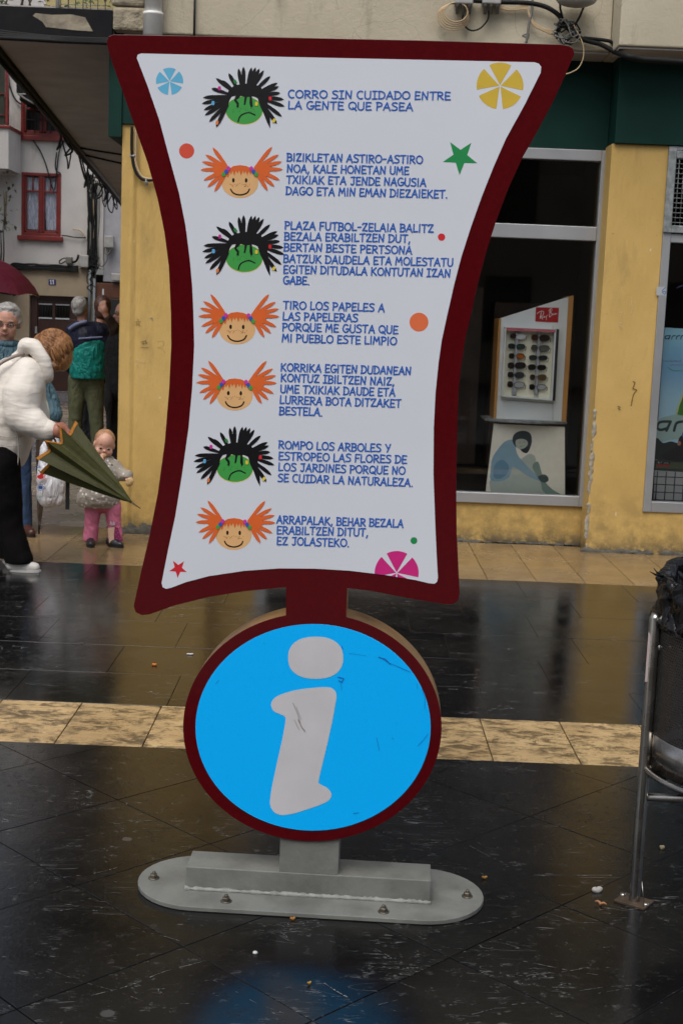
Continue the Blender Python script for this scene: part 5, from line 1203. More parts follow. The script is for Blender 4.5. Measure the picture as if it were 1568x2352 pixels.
# poster and grille in window two
wpl = Plane((0, YP+.13, 0), (0,-1,0)); c7 = lambda x, y: (x*.3714+1428, y*.3714+319.2)
po = empty('poster', wpl.pt(*c7(370, 2000)), 'blue sky advertising poster with black brand lettering in the right window', 'poster')
b = MB(); 
q, t, bs = newmat('poster_print'); v = coords(t); sp = t.nodes.new('ShaderNodeSeparateXYZ'); t.links.new(v, sp.inputs[0])
zt, zb3 = wpl.pt(*c7(300,1168)).z, wpl.pt(*c7(300,1985)).z
c_ = mixc(t, ramp(t, sp.outputs['Z'], zb3+.3, zt), (.42,.66,.80), (.32,.58,.74)); c_ = mixc(t, ramp(t, sp.outputs['Z'], zb3+.45, zb3+.8, 0, 1), c_, (.09,.29,.62)); c_ = mixc(t, ramp(t, sp.outputs['Z'], zt-.35, zt-.05, 0, 1), c_, (.34,.66,.82)); c_ = mixc(t, ramp(t, noise(t, v, 5, 4), .5, .75, 0, .4), c_, (.5,.66,.72))
t.links.new(c_, bs.inputs['Base Color']); bs.inputs['Roughness'].default_value = .4
pface('print', [(262,1166),(640,1190),(590,2010),(205,1985)], c7, .004, q, po, 0, plane=wpl)
def wp(name, pts, c, l, sm=3):
    b = MB(); shape(b, wpl, [c7(p.x, p.y) for p in crom([(q[0],q[1],0) for q in pts], sm, True)] if sm else [c7(*q) for q in pts], l); b.build(name, P(c,.5), po)
wp('printed_hill', [(218,1745),(290,1712),(380,1700),(560,1690),(560,1840),(450,1850),(300,1860),(212,1870)], '#a4c0bc', .0015)
wp('printed_trees', [(210,1850),(250,1880),(300,1870),(350,1880),(450,1860),(560,1860),(560,2000),(206,1982)], '#16211f', .0020)
wp('printed_leaf', [(335,1700),(352,1640),(372,1590),(420,1540),(480,1560),(450,1650),(400,1705)], '#3f7f2a', .0020)
wp('printed_leaf_edge', [(328,1700),(345,1640),(368,1580),(380,1560),(372,1600),(352,1650),(338,1702)], '#c9cf9a', .0026)
wp('printed_rider', [(240,1960),(290,1925),(335,1895),(350,1850),(375,1830),(420,1850),(470,1930),(420,1985),(300,1990)], '#0c0d10', .0026)
wp('printed_helmet', [(372,1815),(395,1805),(420,1825),(415,1855),(385,1860),(370,1840)], '#2458b0', .0032)
wp('printed_glove', [(340,1880),(352,1868),(362,1880),(355,1895),(342,1893)], '#b07868', .0032)
b = MB(); l = .003
def scr(strokes, w, mat_, l0=.003):
    b = MB(); l = l0
    for pts in strokes: l = ribbon(b, wpl, [c7(p.x, p.y) for p in crom([(q[0],q[1],0) for q in pts], 4)], w, l)
    b.build('brand_lettering', P(mat_), po)
def arn(x, y, s): return [[(x+26*s,y-12*s),(x+4*s,y-10*s),(x-2*s,y+2*s),(x+6*s,y+8*s),(x+22*s,y+4*s)],[(x+30*s,y-12*s),(x+20*s,y+10*s)],[(x+38*s,y+10*s),(x+44*s,y-8*s),(x+60*s,y-12*s)],[(x+66*s,y+10*s),(x+72*s,y-8*s),(x+88*s,y-12*s)],[(x+94*s,y+10*s),(x+100*s,y-10*s),(x+118*s,y-11*s),(x+116*s,y+10*s)]]
scr(arn(266, 1228, 1.0), 2.0, '#14161a'); scr(arn(220, 1778, 2.6), 6.0, '#2c3a3c', .0034)
scr([[(250+i*9, 1372+3*math.sin(i*2)),(254+i*9, 1376-4*math.sin(i*2))] for i in range(13)], .9, '#8c3040'); scr([[(290+i*9, 1396+3*math.sin(i*2)),(294+i*9, 1399-3*math.sin(i*3))] for i in range(11)], .8, '#8c3040'); scr([[(282,1410),(310,1430),(360,1432),(420,1420)]], 1.6, '#5fb08a')
wp('footer_strip', [(208,1984),(600,2010),(597,2070),(204,2044)], '#49563a', .0034, 0); wp('logo_patch', [(212,1990),(294,1994),(293,2012),(211,2010)], '#17191b', .004, 0); wp('logo_patch', [(211,2012),(293,2014),(292,2026),(210,2024)], '#9c1c20', .004, 0)
scr([[(218,1998),(226,1996),(222,2004),(232,2002)],[(236,2004),(244,1996)]], .7, '#d8d8d8', .0046); scr([[(255,2003),(284,2004)]], .7, '#d8d8d8', .0046)
pface('white_board', [(200,2048),(597,2075),(590,2260),(192,2248)], c7, .006, P('#b4b8b8'), po, 0, plane=wpl)
g2 = empty('window_grid', wpl.pt(*c7(300, 2240), .03), 'dark wire grid in front of the white board low in the right window', 'grid')
b = MB(); z0_, z1_ = wpl.pt(*c7(300,2248)).z, wpl.pt(*c7(300,2055)).z; xx_ = wpl.pt(*c7(196,2150)).x
for i in range(16): b.tube([(xx_+.008+i*.064, YP+.09, z0_-.01), (xx_+.008+i*.064, YP+.09, z1_)], .004, 5)
for i in range(6): b.tube([(xx_-.01, YP+.095, z0_+.02+i*.056), (xx_+1.0, YP+.095, z0_+.02+i*.056)], .0035, 5)
b.build('wires', P('#1c2440'), g2)
stk = Plane((0, YP-.0155, 0), (0,-1,0)); b = MB(); shape(b, stk, [c7(*p) for p in ((212,914),(266,914),(272,970),(210,968))], .001); so = b.build('sticker', P('#a8acae'), None, loc=stk.pt(*c7(240,940))); tag(so, 'torn white sticker with blue mark on the grey window frame', 'sticker')
b = MB()
for i, pts in enumerate(([(246,938),(258,926),(266,918)],[(250,945),(262,940),(268,948),(260,962)],[(246,944),(254,958)])): ribbon(b, stk, [c7(*p) for p in pts], 1.5, .0018+.0001*i)
b.build('mark', P('#2a5a9c'), so)
bl = MB(); bl.tube(crom([W(1553+i*9, 662-7*math.sin(i*.6), YP+.5) for i in range(6)]), .006, 6); tag(bl.build('display_hook', P('#1a2860'), None, loc=W(1560,660,YP+.5)), 'dim blue bent rod inside the dark right window', 'rod')
# graffiti on the yellow walls (drawn by hand, flat)
wl_ = Plane((0, YP-.0045, 0), (0,-1,0)); cg = lambda x, y: (x*.3071, y*.3071+638.4)
def graf(strokes, w, c, lb, conv):
    b = MB(); l = .0015
    for pts in strokes: l = ribbon(b, wl_, [conv(*p) for p in pts], w, l)
    p = wl_.pt(*conv(*strokes[0][0])); 
    o = b.build('graffiti_mark', P(c, .8), shop); return o
graf([[(1018,358),(1033,308),(1050,362)],[(1015,328),(1054,324),(1020,360)],[(1015,330),(1050,362)]], .55, '#4a3a1c', 'star', cg)
graf([[(1180,478),(1210,472),(1232,482),(1220,510),(1180,522),(1215,530),(1236,562)]], .5, '#7a6a40', 'm', cg)
graf([[(1055,480),(1090,470)],[(1062,492),(1105,485)],[(1070,478),(1078,498)],[(1090,464),(1098,496)],[(1056,518),(1112,522)]], .9, '#4a4024', 'm', cg)
graf([[(1018,610),(1040,608),(1030,640),(1018,655)],[(1030,640),(1046,670)],[(1052,628),(1085,628)],[(1060,620),(1080,636)]], .7, '#c9b48c', 'm', cg)
graf([[(1126,300),(1140,300),(1140,318)]], 1.5, '#4a6a78', 'm', cg)
graf([[(1030,1348),(1040,1352),(1028,1385),(1048,1392),(1030,1420),(1018,1478)]], 1.7, '#5a3a12', 'm', c6)
graf([[(958,980),(970,978),(962,1000)],[(952,1035),(968,1035),(955,1048),(970,1058)],[(1020,915),(1024,960),(1018,990)]], 1.2, '#c9b48c', 'm', c6)
graf([[(948,1480),(962,1485)],[(950,1492),(960,1496)]], 1.8, '#4a4030', 'm', c6)

# ================================================================== PEOPLE
SKIN = M('skin', (.50,.26,.185), (.43,.215,.15), rough=.5, scale=14, bstr=.05)
SKIN_RED = M('ruddy_skin', (.36,.15,.10), (.29,.11,.075), rough=.5, scale=14, bstr=.05)
BABY = M('baby_skin', (.60,.33,.235), (.54,.27,.19), rough=.5, scale=12, bstr=.03)
def hairmat(name, a, c, st=(30,30,6)):
    q, t, b = newmat(name); v = coords(t, st); n = noise(t, v, 2.2, 4, .6, .8)
    t.links.new(mixc(t, ramp(t, n, .38, .62), a, c), b.inputs['Base Color']); b.inputs['Roughness'].default_value = .45; bump(t, b, n, .6, .006); return q
def fabric(name, a, c=None, rough=.8, scale=30, bstr=.3):
    q = M(name, a, c, rough=rough, scale=scale, bstr=0, spec=.2); t = q.node_tree; b = t.nodes['Principled BSDF']
    v = coords(t, (1,1,.6)); h_ = mth(t, 'ADD', mth(t, 'MULTIPLY', mth(t, 'ABSOLUTE', mth(t, 'SUBTRACT', noise(t, v, 6, 3, .5, 1.2), .5)), 5.0), mth(t, 'MULTIPLY', noise(t, v, 120, 2), .12)); bump(t, b, h_, min(1, bstr*1.6), .02); return q
def frame3(yaw, pitch=0.0, roll=0.0):
    """columns: right, forward, up of a head; yaw 0 looks at the camera (-Y), positive turns towards +X"""
    return Matrix.Rotation(yaw, 3, 'Z') @ Matrix.Rotation(PI, 3, 'Z') @ Matrix.Rotation(-pitch, 3, 'X') @ Matrix.Rotation(roll, 3, 'Y')
def head_shapes(mb, c, h, Q, child=False):
    """h = head height; Q maps (right, forward, up) to world"""
    c = Vector(c); T = lambda x, y, z: c + Q @ Vector((x*h, y*h, z*h))
    mb.ball(T(0,-.04,.12), (.325*h,.40*h,.37*h), 18, 12, Q)
    if child: mb.ball(T(0,.06,-.16), (.30*h,.29*h,.26*h), 16, 10, Q); mb.ball(T(.13,.16,-.18), .14*h); mb.ball(T(-.13,.16,-.18), .14*h)
    else: mb.ball(T(0,.07,-.20), (.25*h,.27*h,.27*h), 16, 10, Q); mb.ball(T(0,.20,-.38), (.12*h,.10*h,.09*h), 12, 8, Q); mb.ball(T(.15,.17,-.12), .115*h); mb.ball(T(-.15,.17,-.12), .115*h)
    if not child: mb.ball(T(0,.30,.085), (.23*h,.065*h,.045*h), 12, 8, Q)
    else: mb.ball(T(.16,.20,-.17), .135*h); mb.ball(T(-.16,.20,-.17), .135*h); mb.ball(T(0,.10,-.02), (.27*h,.245*h,.2*h), 14, 10, Q)
    nl = .055 if not child else .042
    if not child: mb.cap(T(0,.33,.02), T(0,.41,-.10), .030*h, nl*h, 8); mb.ball(T(.045,.355,-.11), .035*h); mb.ball(T(-.045,.355,-.11), .035*h)
    else: mb.ball(T(0,.36,-.12), (.05*h,.035*h,.035*h), 10, 7, Q)
    mb.ball(T(0,.315,-.235), (.085*h,.045*h,.022*h), 10, 6, Q); mb.ball(T(0,.305,-.275), (.07*h,.045*h,.022*h), 10, 6, Q)
    for s_ in (-1, 1): mb.ball(T(s_*.335,-.04,-.02), (.035*h,.075*h,.115*h), 10, 8, Q)
def face_parts(root, c, h, Q, smile=.3, open_=.0, brow='#5a534c', glasses=False, lip='#7d3a34', child=False):
    es = 1.3 if child else 1.0; ey = -.03 if child else .015; ed = .02 if child else 0
    c = Vector(c); T = lambda x, y, z: c + Q @ Vector((x*h, y*h, z*h))
    for s_ in (-1, 1):
        b = MB(); b.ball(T(s_*.135,.295+ed,ey), (.05*h*es,.032*h,.026*h*es), 10, 7, Q); o = b.build('eye', P('#9c8a80' if child else '#c9c2ba', .3), root)
        b = MB(); b.ball(T(s_*.135,.322+ed,ey-.002), (.022*h*es**2,.010*h,.021*h*es), 8, 6, Q); b.build('pupil', P('#1a120e', .1), o)
        b = MB(); b.tube([T(s_*.075,.345-ed,.085), T(s_*.14,.352-ed*1.5,.105), T(s_*.21,.315-ed,.085)], [.012*h/es**3,.014*h/es**3,.008*h/es**3], 6); b.build('eyebrow', P(brow), root)
    b = MB(); pts = [T(x*.11,.352-.03*x*x,-.255+smile*.07*x*x) for x in (-1,-.5,0,.5,1)]; b.tube(pts, [.006*h,.013*h+open_*h,.015*h+open_*h,.013*h+open_*h,.006*h], 6); b.build('mouth', P(lip), root)
    if glasses:
        b = MB()
        for s_ in (-1, 1):
            ring = [T(s_*.14+.085*math.cos(a), .385, .005+.058*math.sin(a)) for a in [2*PI*i/16 for i in range(17)]]; b.tube(ring, .008*h, 5, caps=False); b.tube([T(s_*.225,.38,.02), T(s_*.31,.25,.02), T(s_*.345,-.02,.01)], .008*h, 5)
        b.tube([T(-.055,.39,.015), T(0,.40,.03), T(.055,.39,.015)], .008*h, 5); b.build('glasses', P('#2a2522', .3), root)
def hand_shapes(mb, w, d, up, s=1.0, curl=1.0, thumb=1):
    """w wrist, d direction of the hand, up = back of the hand; s = size of an adult hand (0.18 m)"""
    w = Vector(w); d = Vector(d).normalized(); up = Vector(up); up = (up - d*up.dot(d)).normalized(); sd = d.cross(up); L_ = .18*s
    mb.ball(w + d*L_*.26, (.04*s,.04*s,.04*s)); mb.cap(w, w + d*L_*.2, .026*s, .030*s, 10)
    for i, (o, ln) in enumerate(((-.030,.82),(-.010,.95),(.010,1.0),(.029,.88))):
        b0 = w + d*L_*.42 + sd*o*s; mb.cap(w + d*L_*.15 + sd*o*s*.7, b0, .0145*s, .0125*s, 8); a = b0; dirv = d.copy(); seg = L_*.19*ln
        for j in range(3):
            ang = curl*(.35 + .38*j); dirv = (d*math.cos(ang*(j+1)*.75) - up*math.sin(ang*(j+1)*.75)).normalized(); e = a + dirv*seg*(1-.13*j); mb.cap(a, e, (.0115-.001*j)*s, (.0105-.001*j)*s, 8); a = e
    a = w + d*L_*.12 - sd*thumb*.025*s; e = a + (d*.75 - sd*thumb*.75 - up*.15).normalized()*L_*.24; mb.cap(a, e, .0155*s, .012*s, 8); mb.cap(e, e + (d - up*.35*curl + sd*thumb*.15).normalized()*L_*.19, .012*s, .0095*s, 8)
def shoe(name, heel, toe, mat_, parent, w=.045, hgt=.07, sole=None):
    heel = Vector(heel); toe = Vector(toe); d = (toe-heel).normalized(); b = MB(); L_ = (toe-heel).length
    b.cap(heel + Vector((0,0,w*.8)), heel + d*L_*.45 + Vector((0,0,w*.8)), w*.8, w*.9, 12); b.cap(heel + d*L_*.45 + Vector((0,0,w*.75)), toe - d*w*.7 + Vector((0,0,w*.62)), w*.88, w*.66, 12); b.cap(heel + Vector((0,0,w)), heel + d*w*.5 + Vector((0,0,hgt)), w*.75, w*.72, 12)
    o = blob(name, b, mat_, parent, voxel=.007, smooth=3)
    for v in o.data.vertices:
        z = v.co.z + wloc(parent).z
        if z < .006: v.co.z = .006 - wloc(parent).z + .0
    b = MB(); n = 14; sd = Vector((-d.y, d.x, 0)); pts = []
    for i in range(n): a = 2*PI*i/n; pts.append(heel + d*(L_*.5 - w*.15) + d*math.cos(a)*(L_*.5+w*.25) + sd*math.sin(a)*w*.9 + Vector((0,0,.014)))
    b.prism(pts, (0,0,-.013)); b.build('sole', sole or MT['black'], o); return o

# ---- woman in the white padded coat, bending towards the child
Yw = G(70, 1306).y; kw = Yw/F_PX; wom = empty('person', (W(20,1100,Yw).x, Yw, 0), 'person with reddish bob bending forward in a white hooded coat and black trousers', 'person')
def h(x, y, dy=0.0): return W(x, y, Yw + dy)
# measured outline of the coat and limbs
body = MB(); Qw = Matrix.Rotation(R(-90), 3, 'Z') 
Qw = frame3(R(90), R(52)); hc = h(122, 808, .02); hs = .215
head_shapes(body, hc, hs, Qw); body.cap(h(92, 838), h(120, 818), 20*kw, 19*kw); body.cap(h(14, 960), h(48, 868), 40*kw, 34*kw); body.cap(h(-6,1060), h(14,960), 44*kw, 40*kw)
body.cap(h(64, 868, -.12), h(46, 948, -.15), 16*kw, 14*kw); body.cap(h(46,948,-.15), h(116, 984, -.20), 14*kw, 10*kw)
hand_shapes(body, h(114, 983, -.20), h(150, 996, -.20) - h(114, 983, -.20), (0,-.75,.66), 1.1, 1.2, 1)
for dy in (-.08, .10): body.cap(h(0,1060,dy), h(12,1180,dy), 34*kw, 24*kw); body.cap(h(12,1180,dy), h(30,1290,dy), 24*kw, 17*kw)
blob('body', body, SKIN_RED, wom, voxel=.0075, smooth=3)
q, t, bs = newmat('white_padded_nylon'); v = coords(t, (1,1,1)); t.links.new(mixc(t, ramp(t, noise(t, v, 5, 4), .35, .7), (.72,.67,.60), (.64,.59,.52)), bs.inputs['Base Color']); bs.inputs['Roughness'].default_value = .6
vv_ = coords(t, (1,1,3.2)); bump(t, bs, noise(t, vv_, 6, 2, .45, .3), .45, .025)
COATM = q
coat = MB()
coat.cap(h(-20,1040), h(-2,960), 74*kw, 74*kw, 20); coat.cap(h(-2,960), h(36,885), 76*kw, 66*kw, 20); coat.cap(h(36,885), h(66,856), 66*kw, 44*kw, 20); coat.cap(h(0,1045,0), h(24,960), 62*kw, 66*kw, 20)
for z_ in (985, 1010, 1034, 1056): coat.cap(h(-24,z_,0), h(0-(z_-985)*.1,z_+1,0), 76*kw, 66*kw, 20)
coat.cap(h(66,862,-.09), h(52,905,-.15), 42*kw, 43*kw, 18); coat.cap(h(52,905,-.15), h(46,948,-.17), 43*kw, 38*kw, 18); coat.cap(h(47,950,-.17), h(78,972,-.18), 38*kw, 33*kw, 18); coat.cap(h(78,972,-.18), h(106,990,-.19), 33*kw, 24*kw, 18); coat.cap(h(66,858,.12), h(84,925,.16), 38*kw, 26*kw, 18); coat.cap(h(84,925,.16), h(100,975,.10), 26*kw, 18*kw, 16)
co_ = blob('coat', coat, COATM, wom, voxel=.010, smooth=5, disp=.018, dscale=.14)
# hem cut: flatten below
zh = h(20, 1068).z - wloc(wom).z
for v in co_.data.vertices:
    if v.co.z < zh: v.co.z = zh + (v.co.z - zh)*.06
hd_ = MB(); arc_ = crom([h(54,812,-.06), h(62,795,-.085), h(80,798,-.095), h(96,818,-.10), h(106,845,-.10), h(110,872,-.08)], 8); n_ = len(arc_)
hd_.tube(arc_, [(13+6*math.sin(PI*i/(n_-1)))*kw for i in range(n_)], 14); arc_ = crom([h(54,812,-.06), h(58,793,.02), h(74,796,.09), h(95,820,.12), h(106,850,.10), h(110,872,.04)], 8); hd_.tube(arc_, [(13+5*math.sin(PI*i/(n_-1)))*kw for i in range(len(arc_))], 14); hd_.cap(h(52,835,-.02), h(86,860,-.02), 32*kw, 30*kw, 18)
blob('hood', hd_, COATM, wom, voxel=.008, smooth=5, disp=.006, dscale=.08)
cf = MB(); 
cf.cap(h(108,987,-.19), h(112,988,-.19), 24*kw, 23*kw, 14)
blob('cuff', cf, COATM, wom, voxel=.007, smooth=2)
b = MB(); b.tube(crom([h(-30,868,-.19), h(0,836,-.17), h(30,820,-.14), h(56,812,-.10)], 5), .012, 6); b.build('bag_strap', P('#8a7c74'), wom)
b = MB(); b.tube(crom([h(42,1068,-.165), h(43,1020,-.175), h(38,985,-.205)], 4), .0035, 6); b.build('seam', P('#a8a298'), wom)
hr = MB(); hr.ball(h(120,797,.02), (41*kw, .118, 42*kw), 18, 12); hr.ball(h(140,806,.0), (27*kw, .115, 43*kw), 18, 12, Matrix.Rotation(R(10), 3, 'Y')); hr.ball(h(104,788,.02), (28*kw, .09, 26*kw), 14, 10); hr.ball(h(148,824,-.01), (18*kw,.10,30*kw), 14, 10, Matrix.Rotation(R(12), 3, 'Y')); hr.ball(h(130,838,-.04), (20*kw,.075,16*kw), 14, 10)
HAIR_R = hairmat('auburn_hair', (.13,.045,.014), (.36,.17,.06), (34,10,12))
blob('hair', hr, HAIR_R, wom, voxel=.007, smooth=3, disp=.008, dscale=.05)
def strands(root, c, rad, crown, n, rr, mat_, seed, span=(.5, 1.0), pred=None):
    rnd = random.Random(seed); b = MB(); crown = Vector(crown).normalized(); u = crown.orthogonal().normalized(); w_ = crown.cross(u)
    for i in range(n):
        a = rnd.uniform(0, 2*PI); d = u*math.cos(a) + w_*math.sin(a); e = rnd.uniform(*span)*PI*.62; st = rnd.uniform(.02,.35); pts = []; sw = rnd.uniform(-.12,.12)
        for j in range(7):
            t_ = st + (e-st)*j/6; q_ = crown*math.cos(t_) + (d*math.cos(sw*j/6*3) + crown.cross(d)*math.sin(sw*j/6*3))*math.sin(t_); f = 1.0 + .025*math.sin(j*1.1+i)
            pts.append(Vector(c) + Vector((q_.x*rad[0], q_.y*rad[1], q_.z*rad[2]))*f)
        if pred and not pred(pts[-1]): continue
        b.tube(pts, [rr*.5, rr, rr, rr, rr, rr*.8, rr*.2], 4)
    o = b.build('hair_strands', mat_, root); o['kind'] = 'stuff'
strands(wom, h(123,801,.0), (43*kw, .122, 45*kw), (-.75,-.15,.55), 420, .0030, HAIR_R, 3, (.6, 1.15))
strands(wom, h(138,810,-.005), (31*kw, .120, 46*kw), (-.6,-.2,.75), 320, .0028, hairmat('copper_hair_light', (.40,.20,.075), (.22,.085,.026), (40,12,12)), 4, (.6, 1.15))
tr = MB()
for dy in (-.09, .10):
    e_ = 0 if dy < 0 else -24
    tr.cap(h(-6,1062,dy), h(10+e_*.5,1140,dy), 54*kw, 42*kw, 16); tr.cap(h(10+e_*.5,1140,dy), h(24+e_,1215,dy), 42*kw, 30*kw, 16); tr.cap(h(24+e_,1215,dy), h(44+e_,1285,dy), 30*kw, 33*kw, 16)
BLK = M('black_wool', (.0035,.003,.003), (.006,.005,.005), rough=.9, scale=12, spec=.1, bstr=.4, bscale=20, bdist=.01)
o = blob('trousers', tr, BLK, wom, voxel=.012, smooth=5, disp=.012, dscale=.12)
zt0 = .055
for v in o.data.vertices:
    if v.co.z < zt0: v.co.z = zt0 + (v.co.z - zt0)*.12
WS = plain('white_shoe_leather', (.55,.53,.50), .4); WSOLE = plain('white_sole', (.5,.49,.46), .5)
q = G(48, 1303); shoe('shoe', (q.x-.02, Yw-.10, 0), (G(107,1303).x, Yw-.10, 0), WS, wom, .046, .085, WSOLE)
shoe('shoe', (G(10,1306).x, Yw+.06, 0), (G(66,1306).x, Yw+.04, 0), WS, wom, .044, .085, WSOLE)

for k, (z_, l_) in enumerate(((1000, 1), (1020, 1))):
    b = MB(); b.tube(crom([h(-28,z_,-.19), h(0,z_+2,-.205), h(28,z_+5,-.195), h(50,z_+3,-.15)], 4), .0022, 5); b.build('quilt_seam', P('#a39d92', .7), wom)
b = MB(); b.tube(crom([h(44,848,-.185), h(30,880,-.195), h(22,920,-.20), h(20,950,-.19)], 5), .0022, 5); b.build('arm_seam', P('#a39d92', .7), wom)
# ---- open-folded green umbrella in her hand
um = empty('umbrella', h(128, 990, -.17), 'half folded olive green umbrella with orange hem pointing down at the child', 'umbrella')
ap = W(299, 1151, Yw-.42); mo = W(134, 1026, Yw-.16); ax = (ap-mo); La = ax.length; axn = ax.normalized()
sdv = axn.cross(Vector((0,1,0))).normalized(); upv = sdv.cross(axn).normalized()
GRN = fabric('olive_umbrella_cloth', (.040,.040,.010), (.032,.033,.008), rough=.6, scale=8, bstr=.12); ORG = fabric('orange_hem', (.33,.13,.018), (.28,.11,.015), rough=.7)
if sdv.z < 0: sdv = -sdv
nr = 8; rnd = random.Random(6); vv = []; ff = []; NS = 14; NF = 6; hemv = []
rad = [66*kw, 60*kw, 57*kw, 60*kw, 68*kw, 60*kw, 54*kw, 58*kw]
for j in range(NS+1):
    t_ = j/NS; 
    for r_ in range(nr):
        for f_ in range(NF):
            u = f_/NF; a = 2*PI*(r_+u)/nr + .12; fold = 1 - (.40*math.sin(PI*u))*(1-.5*t_); rr = (rad[r_]*(1-u) + rad[(r_+1) % nr]*u)*fold*(1-t_)**.92 + .006
            off = -.040*math.sin(PI*u)*(1-t_)**3 + (.02*((r_*7)%3-1))*(1-t_)**3*math.sin(PI*u)   # hem hangs past the ribs between them
            vv.append(mo + axn*(La*t_ - off*(1 if f_ else 0)) + sdv*math.cos(a)*rr + upv*math.sin(a)*rr)
K = nr*NF
for j in range(NS):
    for i in range(K): q_ = (i+1) % K; ff.append((j*K+i, j*K+q_, (j+1)*K+q_, (j+1)*K+i))
b = MB(); b.add(vv, ff, False); o = b.build('canopy', GRN, um); so_ = o.modifiers.new('cloth', 'SOLIDIFY'); so_.thickness = .002
b = MB(); vv2 = []; 
for i in range(K):
    p = vv[i]; c_ = mo + axn*((p-mo).dot(axn)); out_ = (p-c_).normalized(); vv2 += [p + out_*.003 - axn*.004, vv[K+i]*.42 + p*.58 + out_*.004]
b.add(vv2, [(2*i, 2*((i+1) % K), 2*((i+1) % K)+1, 2*i+1) for i in range(K)]); o = b.build('hem', ORG, um); o.modifiers.new('cloth', 'SOLIDIFY').thickness = .003
for r_ in range(nr):
    a = 2*PI*r_/nr + .12; rr = rad[r_]; p0 = mo + sdv*math.cos(a)*rr*1.02 + upv*math.sin(a)*rr*1.02
    b = MB(); b.tube([p0 - axn*.018, p0, mo + axn*La*.5 + (sdv*math.cos(a)+upv*math.sin(a))*rr*.54, ap], [.003,.0035,.0028,.003], 5); b.build('rib', GRN, um)
b = MB(); b.tube([h(118, 992, -.12), mo, ap, W(323,1168,Yw-.46)], [.006,.006,.0055,.003], 8); b.build('shaft', MT['brown'], um); b = MB(); b.cap(ap - axn*.02, ap + axn*.012, .012, .007, 10); b.build('collar', GRN, um)
b = MB(); b.box((-.012,-.002,-.17), (.012,.002,0)); b.v = [p + h(156,1105,-.17) for p in b.v]; b.build('strap', MT['black'], um)
# ---- man with glasses behind her, jeans, blue jacket
Ym = G(62, 1232).y + .10; km = Ym/F_PX; man = empty('person', (W(0,1100,Ym).x, Ym, 0), 'smiling grey haired person with glasses, blue jacket and jeans at the left edge', 'person')
def hm(x, y, dy=0.0): return W(x, y, Ym + dy)
body = MB(); Qm = frame3(R(6), R(8), R(-3)); hcm = hm(17, 742); hsm = .262
head_shapes(body, hcm, hsm, Qm); body.cap(hm(5,815,.03), hm(14,780,.02), 22*km, 20*km); body.cap(hm(-5,960), hm(0,870), 50*km, 50*km)
body.cap(hm(72,850,.03), hm(112,925,.02), 18*km, 15*km); body.cap(hm(112,925,.02), hm(124,968,-.06), 14*km, 10*km); hand_shapes(body, hm(124,966,-.06), (0.05,-.1,-1), (1,-.3,0), .95, 1.4, 1)
body.cap(hm(-70,850,.03), hm(-95,920,-.05), 18*km, 15*km); body.cap(hm(-95,920,.05), hm(-92,860,.40), 14*km, 10*km); hand_shapes(body, hm(-92,862,.40), (0.05,0,1), (-1,0,0), .95, 1.6, -1)
for x0, x1 in ((-32,-26),(34,52)): body.cap(hm(x0,1000), hm((x0+x1)/2,1110), 28*km, 21*km); body.cap(hm((x0+x1)/2,1110), hm(x1,1215), 21*km, 14*km)
blob('body', body, SKIN, man, voxel=.0075, smooth=2)
face_parts(man, hcm, hsm, Qm, smile=.55, open_=.006, glasses=True)
GH = hairmat('grey_hair', (.20,.19,.18), (.36,.35,.33)); hr = MB(); T = lambda x, y, z: hcm + Qm @ Vector((x*hsm, y*hsm, z*hsm))
hr.ball(T(0,-.09,.20), (.355*hsm,.40*hsm,.345*hsm), 18, 12, Qm)
for s_ in (-1, 1): hr.ball(T(s_*.27,-.10,.04), (.10*hsm,.22*hsm,.20*hsm), 12, 8, Qm)
hr.ball(T(0,.12,.40), (.26*hsm,.14*hsm,.10*hsm), 12, 8, Qm); blob('hair', hr, GH, man, voxel=.007, smooth=2, disp=.012, dscale=.016)
BJ = fabric('steel_blue_jacket', (.060,.115,.145), (.045,.09,.115), rough=.55, scale=7, bstr=.5); jk = MB()
jk.cap(hm(-5,1000), hm(-2,870,.02), 68*km, 72*km, 20); jk.cap(hm(-56,830,.03), hm(52,824,.03), 33*km, 33*km, 16); jk.cap(hm(62,842,.03), hm(112,925,.02), 32*km, 27*km, 16); jk.cap(hm(112,925,.02), hm(123,952,-.04), 27*km, 22*km, 16); jk.cap(hm(-62,842,.03), hm(-95,920,-.05), 32*km, 26*km, 16); jk.cap(hm(-95,920,.0), hm(-92,880,.34), 24*km, 18*km, 14); jk.ball(hm(4,806,.03), (54*km, .13, 30*km))
blob('jacket', jk, BJ, man, voxel=.011, smooth=4, disp=.02, dscale=.08)
cl_ = MB(); ring = [hm(10,790,.02) + Vector((30*km*math.cos(a), .085*math.sin(a), .018*math.cos(a)*0)) for a in [2*PI*i/20 for i in range(21)]]; cl_.tube(ring, 9*km, 8); blob('collar', cl_, BJ, man, voxel=.007, smooth=2)
b = MB(); b.tube(crom([hm(98,905,-.085), hm(108,930,-.095), hm(113,958,-.10)], 4), .012, 6); b.build('pale_stripe', P('#a9aea0', .6), man)
b = MB(); b.tube([hm(9,810,-.09), hm(8,850,-.17), hm(6,940,-.19)], .004, 5); b.build('zip', P('#1c2226'), man)
JN = fabric('blue_denim', (.035,.065,.135), (.05,.085,.16), rough=.85, scale=10); jn = MB()
for x0, x1 in ((-32,-26),(36,52)): jn.cap(hm(x0,1000), hm((x0+x1)/2,1100), 38*km, 29*km, 16); jn.cap(hm((x0+x1)/2,1100), hm(x1,1212), 29*km, 24*km, 16)
jn.cap(hm(-30,1000), hm(34,1000), 38*km, 38*km, 16); blob('jeans', jn, JN, man, voxel=.011, smooth=4, disp=.012, dscale=.1)
